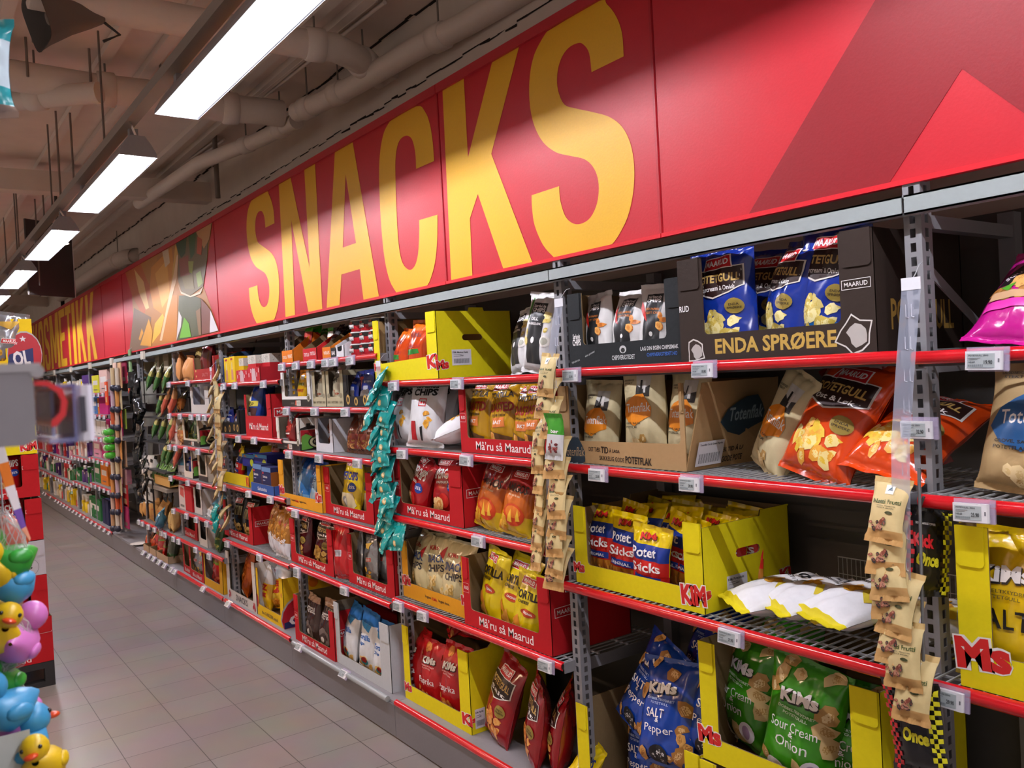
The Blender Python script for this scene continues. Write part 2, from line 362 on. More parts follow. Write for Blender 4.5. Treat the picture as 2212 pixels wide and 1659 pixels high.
A = atY(132, 603, .45); t = thing('wall_speaker', 'dark box loudspeaker on a bracket high on the wall above the lettering', 'loudspeaker', A)
MB().box((-.14, -.1, -.12), (.14, .14, .13), GD).build('cabinet', t); MB().box((-.05, -.02, -.45), (.0, .03, -.12), DARK).build('bracket', t); MB().box((-.06, -.2, -.16), (.0, -.1, -.14), DARK).build('arm', t)

# ---------------------------------------------------------------- the red fascia boards above the shelves
RED = '#b8202c'; YEL = '#dba722'
G = dict(
S=[[.257,.997,1],[.763,1.001],[.837,.971],[.914,.901],[.955,.824],[.959,.733,1],[.671,.731,1],[.658,.812],[.615,.856],[.562,.877],[.465,.878],[.385,.848],[.34,.79],[.34,.723],[.395,.65],[.504,.612],[.661,.567],[.811,.519],[.916,.46],[.979,.382],[1,.29],[.982,.192],[.924,.098],[.831,.029],[.767,.0,1],[.214,0,1],[.101,.068],[.019,.167],[0,.247],[.002,.308,1],[.302,.308,1],[.305,.246],[.352,.166],[.451,.123],[.57,.128],[.648,.173],[.681,.233],[.677,.292],[.636,.345],[.56,.387],[.426,.422],[.286,.46],[.158,.525],[.076,.609],[.039,.693],[.035,.783],[.062,.868],[.117,.932],[.2,.976]],
N=[[.02,1],[.36,1],[.725,.31],[.728,1],[1,1],[.98,0],[.632,0],[.31,.701],[.27,0],[0,0]],
A=[[.342,1],[.69,1],[1,0],[.728,0],[.691,.2],[.342,.2],[.268,0],[0,0]],
C=[[.271,.998,1],[.755,.997],[.89,.942],[.956,.863],[.986,.766],[.992,.659,1],[.691,.66,1],[.691,.752],[.645,.834],[.546,.869],[.422,.858],[.347,.788],[.319,.661],[.305,.434],[.313,.269],[.363,.166],[.474,.115],[.576,.128],[.645,.19],[.683,.295],[.695,.374,1],[1,.369,1],[.974,.235],[.918,.118],[.825,.03],[.757,0,1],[.223,0,1],[.108,.08],[.032,.212],[0,.401],[0,.622],[.022,.771],[.074,.88],[.157,.958]],
K=[[.02,1],[.312,1],[.311,.6],[.667,1],[.975,1],[.601,.57],[1,0],[.673,0],[.412,.401],[.295,.294],[.287,0],[0,0]],
M=[[0,1],[.3,1],[.5,.42],[.7,1],[1,1],[1,0],[.76,0],[.76,.62],[.58,.1],[.42,.1],[.24,.62],[.24,0],[0,0]],
E=[[0,1],[.97,1],[.97,.86],[.32,.86],[.32,.59],[.85,.59],[.85,.45],[.32,.45],[.32,.14],[1,.14],[1,0],[0,0]],
T=[[0,1],[1,1],[1,.86],[.68,.86],[.68,0],[.34,0],[.34,.86],[0,.86]], I=[[0,1],[1,1],[1,0],[0,0]],
O=[[.25,1,1],[.75,1],[.92,.92],[1,.75],[1,.25],[.92,.08],[.75,0,1],[.25,0],[.08,.08],[0,.25],[0,.75],[.08,.92]])
HOLE = {'A': [[.527,.826],[.648,.37],[.396,.37]], 'O': [[.5,.86],[.36,.8],[.34,.7],[.34,.3],[.36,.2],[.5,.14],[.64,.2],[.66,.3],[.66,.7],[.64,.8]]}
def smooth_outline(p):
    n = len(p); out = []
    if not any(len(q) > 2 for q in p): return [tuple(q[:2]) for q in p]
    for i in range(n):
        a, b = p[i], p[(i + 1) % n]; out.append(tuple(a[:2]))
        if len(a) > 2 and len(b) > 2: continue
        z = p[i - 1] if len(a) < 3 else a; w = p[(i + 2) % n] if len(b) < 3 else b
        for t in (.25, .5, .75):
            out.append(tuple(.5 * (2 * a[k] + (b[k] - z[k]) * t + (2 * z[k] - 5 * a[k] + 4 * b[k] - w[k]) * t * t + (3 * a[k] - z[k] - 3 * b[k] + w[k]) * t ** 3) for k in (0, 1)))
    return out
SY, SZ0, SZ1 = .05, 2.035, 2.80
def letter(ch, x0, x1, par):
    o = smooth_outline(G[ch]); loops = [o] + ([HOLE[ch]] if ch in HOLE else [])
    L3 = [[Vector((x0 + (x1 - x0) * q[0], SY - .0012, SZ0 + (SZ1 - SZ0) * q[1])) for q in l] for l in loops]
    tri = geometry.tessellate_polygon(L3); vs = [q for l in L3 for q in l]
    m = MB(); m.add(vs, [tuple(t) for t in tri], mat(YEL, 'signink')); me = m.mesh('letter')
    o = link('letter', me, par)
    if me.polygons and me.polygons[0].normal.y > 0: me.flip_normals()
    return o
def fascia(x0, x1, label, g='red fascia boards along the top'):
    t = thing('fascia_board', label, 'sign', (0, 0, 0), 0, g)
    m = MB(); m.box((x0 + .002, SY, 2.026), (x1 - .002, SY + .02, 2.835), mat(RED, 'sign')); m.build('board', t)
    MB().box((x0 + .002, SY - .010, 2.024), (x1 - .002, SY + .001, 2.036), mat('#d0202c', 'sign')).build('lower_trim', t)
    MB().box((x0 + .002, SY - .012, 2.80), (x1 - .002, SY + .001, 2.836), mat('#b02833', 'sign')).build('upper_trim', t)
    MB().box((x1 - .012, SY - .003, 2.036), (x1 - .003, SY + .001, 2.80), mat('#a81a26', 'sign')).build('end_trim', t)
    return t
t = fascia(-1.755, .45, 'red fascia board with a dark red chevron, right of the large letters')
m = MB(); z = SY - .0012; v = [(-1.067, 2.452), (-1.445, 2.036), (-1.052, 2.036), (-.88, 2.24), (-.70, 2.036), (-.31, 2.036), (-.75, 2.80), (-.751, 2.80)]
k = (2.452 - 2.036) / .378; xa = -1.067 + (2.80 - 2.452) / k
m.prism3([(a, z, b) for a, b in [(-1.445, 2.036), (xa, 2.80), (xa + .42, 2.80), (-.30, 2.036), (-.69, 2.036), (-.88, 2.24), (-1.052, 2.036)]], (0, .0008, 0), mat('#86161f', 'signink')); m.build('chevron', t)
t = fascia(-2.96, -1.755, 'red fascia board with the large yellow letters K and S')
letter('K', -2.931, -2.387, t); letter('S', -2.373, -1.859, t)
t = fascia(-5.98, -2.96, 'red fascia board with the large yellow letters S, N, A and C')
for ch, a, b in (('S', -5.337, -4.814), ('N', -4.745, -4.21), ('A', -4.165, -3.569), ('C', -3.508, -3.01)): letter(ch, a, b, t)
t = fascia(-8.966, -5.98, 'fascia board with the large photograph of crisps and a glass of salad')
f5 = lambda X, Y: atY(260 + X * .33626, 450 + Y * .33626, SY)
def pic(pts, c, lay, par):
    q = [f5(*p) for p in pts]; q = [Vector((min(-5.99, max(-8.955, p.x)), SY - .0012 - .0002 * lay, min(2.799, max(2.037, p.z)))) for p in q]
    m.prism3(q, (0, .0002, 0), mat(c, 'signink'))
m = MB()
pic([(32, 395), (590, 70), (560, 330), (535, 500), (640, 800), (60, 930), (85, 700), (75, 560)], '#a8733c', 0, t)
for i, (pt, c) in enumerate([
    ([(32, 395), (130, 335), (200, 520), (150, 700), (75, 560)], '#b5602f'), ([(90, 390), (150, 470), (185, 640), (165, 650), (120, 540)], '#d9b070'),
    ([(130, 335), (240, 280), (215, 470), (180, 480)], '#b07b3a'), ([(200, 380), (330, 250), (350, 430), (300, 700), (215, 640), (190, 520)], '#c98634'),
    ([(225, 420), (300, 330), (320, 560), (270, 640)], '#dba04a'), ([(270, 270), (310, 260), (320, 350), (290, 380)], '#cdb596'), ([(355, 220), (375, 280), (340, 500), (325, 520)], '#c79a4c'),
    ([(60, 930), (90, 640), (200, 700), (180, 900)], '#7d634e'), ([(205, 870), (290, 700), (330, 560), (370, 560), (365, 850)], '#b67634'),
    ([(345, 420), (365, 300), (375, 300), (365, 450), (300, 700), (270, 850), (255, 850)], '#d8b48c'), ([(120, 840), (140, 770), (150, 800), (130, 850)], '#d99a3c'),
    ([(130, 880), (185, 710), (210, 790), (200, 885)], '#d59a3e'), ([(205, 870), (225, 740), (275, 675), (285, 700), (260, 800)], '#e0aa40'),
    ([(365, 850), (380, 560), (470, 560), (520, 580), (525, 815)], '#57573c'), ([(375, 300), (360, 220), (490, 140), (570, 150), (560, 330), (535, 500), (455, 560), (400, 540), (375, 470)], '#6d5c38'),
    ([(362, 215), (430, 180), (420, 290), (395, 320), (375, 280)], '#2f4a2c'), ([(440, 175), (490, 145), (480, 290), (455, 330)], '#3b5a34'), ([(490, 145), (590, 70), (575, 200), (540, 260)], '#b98b5e'),
    ([(380, 330), (440, 300), (450, 430), (390, 440)], '#8a4a30'), ([(440, 340), (475, 340), (465, 420), (445, 410)], '#9aa050'), ([(500, 180), (530, 200), (525, 300), (495, 290)], '#b05030'), ([(490, 420), (520, 400), (535, 480), (505, 510)], '#8b9a4a'), ([(400, 440), (470, 420), (480, 520), (420, 520)], '#7b6a3a'),
    ([(372, 480), (395, 535), (455, 562), (515, 535), (537, 500), (520, 550), (455, 572), (395, 548)], '#c9bda0'), ([(380, 660), (400, 700), (395, 760), (365, 850)], '#cfc6c2'),
    ([(385, 835), (415, 700), (445, 740), (460, 825)], '#6aa632'), ([(490, 660), (520, 640), (525, 815), (510, 815)], '#8a6a4a'), ([(525, 580), (560, 620), (590, 660), (580, 800), (528, 812)], '#7b4a3c'), ([(585, 655), (635, 785), (580, 800)], '#dcd6d8')]): pic(pt, c, i + 1, t)
m.build('picture', t)
fascia(-10.0, -8.966, 'plain red fascia board left of the food picture')
t = fascia(-16.0, -10.0, 'red fascia board with smaller-looking yellow lettering at the far end')
for ch, a, b in (('K', -15.70, -15.10), ('O', -15.04, -14.52), ('S', -14.46, -13.93), ('M', -13.85, -13.05), ('E', -12.98, -12.48), ('T', -12.44, -12.0), ('I', -11.93, -11.72), ('K', -11.62, -11.06), ('K', -10.98, -10.42)): letter(ch, a, b, t)

# ================================================================ SHELVING
GREY = mat('#86868a', 'metal'); LGREY = mat('#9aa3a2', 'metal'); WIRE = mat('#a9adb0', 'metal', rough=.3); DGREY = mat('#4b4a4b', 'metal'); PLIN = mat('#77757a', 'metal', rough=.5); REDP = mat('#c9141f', 'gloss')
S = 1.25
BX = [-1 - S * k for k in range(-1, 14)]                      # bay boundaries, BX[1] = -1
BAYN = {0: 'bay 1 from right', 1: 'bay 2 from right', 2: 'bay 3 from right', 3: 'bay 4 from right', 4: 'bay 5 from right', 5: 'bay 6 from right'}
def bay(k): return BX[k + 1], BX[k]                            # k = 0 is the bay at the right edge
def upright_mesh(z0, z1):
    m = MB(); p = .0315; y0 = .045; y1 = .09; n = int((z1 - z0) / p); th = .002
    for a, b in ((-.02, -.0065), (.0065, .02)): m.box((a, y0, z0), (b, y0 + th, z1), GREY)
    for a, b in ((y0 + th, y0 + .015), (y0 + .03, y1)): m.box((.02 - th, a, z0), (.02, b, z1), GREY)
    for i in range(n + 1):
        a = z0 + i * p; m.box((-.0065, y0, a), (.0065, y0 + th, min(a + .0115, z1)), GREY); m.box((.02 - th, y0 + .015, a), (.02, y0 + .03, min(a + .0115, z1)), GREY)
    m.box((-.02, y0 + th, z0), (-.018, y1, z1), GREY); m.box((-.018, y1 - .002, z0), (.018, y1, z1), GREY)
    return m.mesh('upright_post')
um = upright_mesh(.16, 2.03); back_um = MB().box((-.02, .49, .16), (.02, .53, 1.99), GREY).mesh('rear_post')
arm = MB().box((-.016, .085, 1.925), (.016, .5, 1.955), GREY).prism3([(0, .085, 1.83), (0, .5, 1.60), (0, .5, 1.62), (0, .085, 1.86)], (.004, 0, 0), GREY).mesh('top_arm')
un = ['behind the rightmost clear strip', 'behind the cream pouches', 'beside the teal pouches', 'between bays 4 and 5', 'behind the tan pouch chain', 'left of bay 6']
for i in range(0, 14):
    x = BX[i + 1]; lab = f'slotted grey shelf upright {un[i]}' if i < 6 else f'slotted grey upright in the far shelving, {ORD[i - 6]} beyond bay 6'
    t = thing('shelf_upright', lab, 'upright', (x, 0, 0), 0, 'slotted uprights of the shelving')
    link('upright_post', um, t); link('rear_post', back_um, t); link('top_arm', arm, t)
for i, (a, b) in enumerate([(.25, -1), (-1, -2.25), (-2.25, -4.75), (-4.75, -7.25), (-7.25, -9.75), (-9.75, -12.25), (-12.25, -16)]):
    m = MB(); m.box((b + .003, .008, 1.952), (a - .003, .012, 1.994), LGREY); m.box((b + .003, .008, 1.99), (a - .003, .042, 1.994), LGREY); m.box((b + .003, .008, 1.952), (a - .003, .042, 1.956), LGREY)
    tag(m.build('top_rail'), f'grey steel rail under the red fascia, {ORD[i]} length from the right', 'rail', 'steel rails under the fascia')
for k in range(15):
    a, b = (BX[k + 1], BX[k]) if k < 14 else (-17.5, BX[14])
    struct(MB().box((a + .001, .53, .0), (b - .001, .545, 2.0), mat('#55524f', 'metal', rough=.6)).build(f'wall_panel_{k + 1}'))
    m = MB(); m.box((a + .0015, -.022, .008), (b - .0015, .0, .155), PLIN); m.box((a + .0015, -.024, .15), (b - .0015, .02, .157), PLIN)
    m.box((a, -.012, .0), (b, .0, .008), DARK); tag(m.build('kick_plate'), f'grey kick plate at floor level, {ORD[k] if k < 12 else str(k + 1) + "th"} length from the right', 'kick plate', 'grey kick plates at floor level')
    m = MB(); m.box((a + .001, -.018, .159), (b - .001, .52, .17), mat('#8b888b', 'metal', rough=.5)); tag(m.build('base_deck'), f'grey bottom shelf plate on the kick plate, {ORD[k] if k < 12 else str(k + 1) + "th"} from the right', 'shelf', 'grey bottom shelf plates')
PROF = [(.002, 0), (-.006, -.001), (-.013, -.006), (-.0155, -.014), (-.014, -.022), (-.009, -.028), (-.006, -.0285), (-.006, -.025), (-.011, -.02), (-.012, -.013), (-.01, -.008), (-.005, -.004), (.002, -.003)]
def strip_mesh(L, mt, z=0):
    m = MB(); n = len(PROF); q = [(y, c + z) for y, c in PROF]
    m.add([(0, *r) for r in q] + [(L, *r) for r in q], [(i, i + 1, n + i + 1, n + i) for i in range(n - 1)], mt, True)
    t = geometry.tessellate_polygon([[Vector((0, *r)) for r in q]]); m.add([(0, *r) for r in q], [tuple(x) for x in t], mt); m.add([(L, *r) for r in q], [tuple(reversed(x)) for x in t], mt)
    return m.mesh('edge_strip')
SL = S - .03
strip_me = strip_mesh(SL, REDP); strip_base = strip_mesh(SL, REDP, .0)
m = MB()
for i in range(47): m.box((.01 + i * (SL - .02) / 46 - .0018, .004, -.004), (.01 + i * (SL - .02) / 46 + .0018, .47, -.0005), WIRE)
for y in (.006, .05, .16, .30, .44): m.box((0, y - .003, -.009), (SL, y + .003, -.0042), WIRE)
deck_me = m.mesh('wire_deck')
br_me = MB().box((-.004, .0, -.038), (.001, .05, -.001), GREY).box((-.004, .05, -.05), (.001, .5, -.008), GREY).mesh('end_bracket')
under_me = MB().box((0, .012, -.034), (SL, .016, -.005), DGREY).mesh('front_rail')
LV = {0: [1.652, 1.341, .937], 1: [1.656, 1.340, .937], 2: [1.642, 1.344, 1.036, .653], 3: [1.772, 1.522, 1.276, .947, .62], 4: [1.68, 1.335, .99, .605], 5: [1.717, 1.464, 1.21, .955, .69, .455]}
LVF = {6: [.455], 7: [], 8: [1.66, 1.42, 1.17, .92, .62], 9: [1.66, 1.40, 1.15, .88, .55], 10: [1.68, 1.42, 1.1, .8, .5], 11: [1.66, 1.38, 1.1, .8, .5], 12: [1.66, 1.4, 1.1, .8, .5], 13: [1.66, 1.4, 1.1, .8, .5]}
def shelf(k, z, n):
    x = bay(k)[0] + .015
    lab = f'wire shelf with red front strip, {n} in {BAYN[k]}' if k < 6 else f'wire shelf with red front strip, {n} in the bay {k + 1} from right'
    t = thing('wire_shelf', lab, 'shelf', (x, 0, z), 0, 'wire shelves with red front strips')
    link('wire_deck', deck_me, t); link('edge_strip', strip_me, t); link('front_rail', under_me, t)
    for q in (.001, SL + .003): link('end_bracket', br_me, t, (q, 0, 0))
for k in range(6):
    for i, z in enumerate(LV[k]): shelf(k, z, ('top shelf', 'second shelf', 'third shelf', 'fourth shelf', 'fifth shelf', 'sixth shelf')[i])
for k in LVF:
    for i, z in enumerate(LVF[k]): shelf(k, z, ('top shelf', 'second shelf', 'third shelf', 'fourth shelf', 'fifth shelf')[i] if k > 6 else 'lowest shelf')
for k in (0, 1, 2, 4, 5, 8, 9, 10, 11):
    o = link('base_edge_strip', strip_base, None, (bay(k)[0] + .015, -.018, .186)); tag(o, f'red strip on the bottom shelf edge, bay {k + 1} from right', 'shelf strip', 'red strips on the bottom shelves')
t = tag(MB().tube([(bay(3)[0] + .05, -.03, .172), (bay(3)[1] - .05, -.03, .172)], .014, mat('#9aa0a2', 'plastic', rough=.15), 12).build('base_edge_strip'), 'bare grey tube strip on the bottom shelf edge, bay 4 from right', 'shelf strip')
# ================================================================ BAGS
_bag = {}
def fbm(x, y, s): return noise.noise(Vector((x, y, s * 7.31)))
def bag_mesh(kind, var=0):
    key = (kind, var)
    if key in _bag: return _bag[key]
    K = BAGS[kind]; w, h, d = K['size']; nx, ny = K.get('res', (30, 40)); sd = (sum(map(ord, kind)) % 97) * 1.7 + var * 13.1
    stiff = K.get('kind', 'film'); A = K.get('wr', .0085); seal = K.get('seal', .014) / h
    rd = random.Random(sd); fat = 1 + rd.uniform(-.08, .1); ph = rd.uniform(0, 6)
    flop = K.get('flop', .03) * rd.uniform(-1, 1.2)
    def half(u, v):
        if v <= seal or v >= 1 - seal: return 0., 0.
        s = (v - seal) / (1 - 2 * seal); pr = max(0., math.sin(math.pi * s ** K.get('low', .8))) ** .55
        return pr, max(0, 1 - abs(u) ** 2.4) ** .62
    def F(u, v, side=-1):
        pr, c = half(u, v); e = min(v, 1 - v) / .28
        pl = math.sin(u * 13 + ph + side) * math.exp(-e * 2.2) * .55 * min(1, e * 6)
        r = abs(fbm(u * 1.7 + 3, v * 3.0, sd + side)) - .25; r2 = fbm(u * 3.6, v * 5.2, sd + 5 + side); lowf = fbm(u * .9, v * 1.4, sd + 9)
        wr = A * (pl + r * 1.5 + r2 * .5 + lowf * .8) * (min(1, c * 1.6) if pr else 0)
        t = d / 2 * fat * pr * c + wr
        x = u * w / 2 * (1 - .11 * pr * fat) + .004 * fbm(v * 4, side * .1 + 2, sd) * abs(u)
        y = side * max(t, .0006 if pr else .0005) + flop * max(0, v - .45) ** 2 * 3 + (.003 * math.sin(u * 9 + ph) if not pr else 0)
        return Vector((x, y, v * h))
    m = MB(); bands = K.get('bands', [(0, 1, K['col'])]); back = K.get('back')
    vv = sorted(set([0, seal, 1 - seal, 1] + [i / ny for i in range(1, ny)] + [b[0] for b in bands]))
    vv = [v for i, v in enumerate(vv) if i == 0 or v - vv[i - 1] > .004 or v in (seal, 1 - seal)]
    uu = [math.sin(math.pi / 2 * (2 * i / nx - 1)) * .55 + (2 * i / nx - 1) * .45 for i in range(nx + 1)]
    for side in (-1, 1):
        vs = [F(u, v, side) for v in vv for u in uu]; n = nx + 1
        for b0, b1, c in bands:
            fs = []
            for j in range(len(vv) - 1):
                if not (b0 - 1e-6 <= (vv[j] + vv[j + 1]) / 2 < b1): continue
                for i in range(nx):
                    q = (j * n + i, j * n + i + 1, (j + 1) * n + i + 1, (j + 1) * n + i); fs.append(q if side < 0 else tuple(reversed(q)))
            if fs: m.add(vs, fs, mat(back if (back and side > 0) else c, stiff), True)
    if K.get('art'):
        for pv, tr, c, lay in ops2d(K['art'], w / h):
            pv, tr = subdiv(pv, tr, .034 if nx > 15 else .09)
            out = []
            for x, y in pv:
                u = max(-.985, min(.985, x * 2)); v = max(.002, min(.998, y)); p = F(u, v, -1)
                du = F(min(.99, u + .02), v) - F(max(-.99, u - .02), v); dv = F(u, min(.999, v + .01)) - F(u, max(.001, v - .01))
                nn = du.cross(dv); nn = nn.normalized() if nn.length > 1e-9 else Vector((0, -1, 0))
                if nn.y > .3: nn = -nn
                out.append(p + nn * (.0009 + lay * .0002))
            m.add(out, tr, mat(c, K.get('ink', 'ink')), True)
    me = m.mesh(kind + '_bag'); sms = []
    for z0, z1, c in ((0, seal, K.get('sealc', bands[0][2])), (1 - seal, 1, K.get('sealc', bands[-1][2]))):
        sm = MB(); nn = 26; vs = []
        for j, v in enumerate((z0, (z0 + z1) / 2, z1)):
            for i in range(nn + 1):
                u = 2 * i / nn - 1; p = F(u, min(.9999, max(.0001, v))); vs.append((p.x, p.y + (.0012 if (i + j) % 2 else -.0012), p.z))
        vs2 = [(x, y + .0016, z) for x, y, z in vs]; L = len(vs)
        sm.add(vs + vs2, [(j * (nn + 1) + i, j * (nn + 1) + i + 1, (j + 1) * (nn + 1) + i + 1, (j + 1) * (nn + 1) + i) for j in range(2) for i in range(nn)], mat(c, stiff), True); sms.append(sm.mesh('crimped_seal'))
    _bag[key] = (me, sms, w, h, d)
    return _bag[key]
_bn = [0]
def bag(kind, pos, label, tilt=0, lean=0, yaw=0, var=None, sc=1, group=None, cat='snack bag', name=None, flat=False):
    """stand a bag with the middle of its bottom edge at pos; tilt rolls it sideways, lean tips it back, yaw turns it."""
    _bn[0] += 1
    me, sl, w, h, d = bag_mesh(kind, (_bn[0] % BAGS[kind].get('nvar', 2)) if var is None else var)
    o = link(name or BAGS[kind].get('name', 'snack_bag'), me)
    Rm = Matrix.Rotation(math.radians(yaw), 4, 'Z') @ Matrix.Rotation(math.radians(-lean), 4, 'X') @ Matrix.Rotation(math.radians(tilt), 4, 'Y')
    o.matrix_world = Matrix.Translation(Vector(pos)) @ Rm @ Matrix.Diagonal((sc, sc, sc, 1))
    for q in sl: link('crimped_seal', q, o)
    return tag(o, label, cat, group or BAGS[kind].get('group'))
W1 = '#f2f0ee'
def kims(c, t2, cx=0, cy=.72, w=.5):
    return [('T', 'KiMs', cx + .012, cy - .01, w, .105, '#1d1a16', .08, .05), ('T', 'KiMs', cx, cy, w, .10, W1, .08, .045)] + t2
def potet(c, sub, chips, bowl=None, y=.66):
    a = []
    if bowl: a += [('E', -.02, .13, .44, .13, bowl)]
    a += [('CH', -.04, .27, .36, .15, 26, .085, chips, 3)]
    if bowl: a += [('P', [(-.46, .15), (.42, .15), (.33, .05), (.1, .01), (-.25, .01), (-.4, .06)], bowl)]
    a += [('P', [(-.44, y + .13), (.40, y + .15), (.42, y - .04), (.2, y - .1), (-.05, y - .14), (-.38, y - .07)], '#d8d2cc'), ('P', [(-.42, y + .12), (.38, y + .14), (.40, y - .035), (.19, y - .09), (-.05, y - .125), (-.36, y - .06)], '#2a1512'),
          ('T', 'POTETGULL', 0, y + .045, .70, .075, '#c8a860', 0, .03), ('T', sub, 0, y - .045, .58, .045, W1, 0, .02),
          ('P', [(-.2, y + .23), (.2, y + .25), (.24, y + .13), (-.24, y + .12)], '#f0e6e2'), ('P', [(-.185, y + .222), (.185, y + .242), (.222, y + .138), (-.222, y + .128)], '#c5161d'), ('T', 'MAARUD', 0, y + .185, .36, .055, W1, .03, .03),
          ('E', .27, y - .22, .13, .07, '#8f7a34'), ('T', 'ENDA', .27, y - .205, .15, .02, '#2a1e10'), ('T', 'SPRØERE', .27, y - .235, .2, .02, '#2a1e10')]
    return a
def maarud_small(x, y, w=.4):
    h = w * .3
    return [('P', [(x - w / 2, y + h * .3), (x + w / 2, y + h * .42), (x + w * .55, y - h * .3), (x - w * .55, y - h * .4)], '#f0e6e2'), ('P', [(x - w * .47, y + h * .25), (x + w * .47, y + h * .36), (x + w * .51, y - h * .25), (x - w * .51, y - h * .34)], '#c5161d'), ('T', 'MAARUD', x, y, w * .8, h * .42, W1, .03, .03)]
def toten(bl, chip):
    return [('R', -.05, .62, .28, .86, '#c9c7c0'), ('P', [(-.05, .62), (.28, .62), (.28, .74), (.1, .7), (-.05, .75)], '#2f2d2b'), ('P', [(.04, .66), (.1, .66), (.1, .8), (.05, .8)], '#1f1d1c'), ('P', [(.14, .66), (.2, .66), (.19, .79), (.14, .79)], '#d8d6d2'),
            ('T', 'LANDSBYGD', -.25, .80, .26, .02, '#4a4438'), ('T', 'STEKT', -.25, .77, .2, .02, '#4a4438'),
            ('B', 0, .5, .36, bl, 4, .78), ('T', 'Totenflak', 0, .5, .60, .10, W1, .04, .012), ('T', 'GROVE, SALTA', -.12, .33, .42, .025, '#3a3326'), ('T', 'POTETFLAK', -.16, .29, .34, .025, '#3a3326'), ('CH', .02, .15, .22, .07, 6, .09, chip, 6)]
def sticks():
    a = [('R', -.5, .40, .5, .58, '#cf241e'), ('R', -.5, .58, .5, .77, '#1c3a92'), ('R', -.36, .30, .36, .385, '#1c3a92')]
    rd = random.Random(2)
    for i in range(26):
        x = rd.uniform(-.42, .42); y = rd.uniform(.03, .22); an = rd.uniform(-.5, .5); L = rd.uniform(.1, .2)
        p = rot2([(-.022, -L / 2), (.022, -L / 2), (.022, L / 2), (-.022, L / 2)], an); a.append(('P', [(x + u, y + v) for u, v in p], ['#c8802a', '#a85a1e', '#e0a040'][i % 3]))
    return a + [('T', 'KiMs', .01, .86, .42, .085, '#4a1410', .07, .05), ('T', 'KiMs', 0, .87, .40, .078, '#cf2018', .07, .03), ('T', 'Potet', -.05, .68, .62, .12, W1, .05, .02), ('T', 'Sticks', 0, .50, .72, .115, W1, .05, .02), ('T', 'ORIGINAL', 0, .343, .56, .04, W1)]
def scatter(seed, n, sz, cols, avoid=((-.34, .34, .2, .82),)):
    rd = random.Random(seed); out = []; k = 0
    while k < n:
        x = rd.uniform(-.46, .46); y = rd.uniform(.03, .95)
        if any(a < x < b and c < y < d for a, b, c, d in avoid): continue
        out.append(('CH', x, y, .01, .01, 1, sz * rd.uniform(.8, 1.3), cols[k % 2:] + cols[:k % 2], seed + k)); k += 1
    return out
CHIPY = ['#e3d07c', '#d3b850', '#efe2a0']; CHIPO = ['#dc8a38', '#c06a22', '#eab060']; CHIPB = ['#d8bc82', '#b8904e', '#e6cf9c']
BIG = (.235, .33, .115)
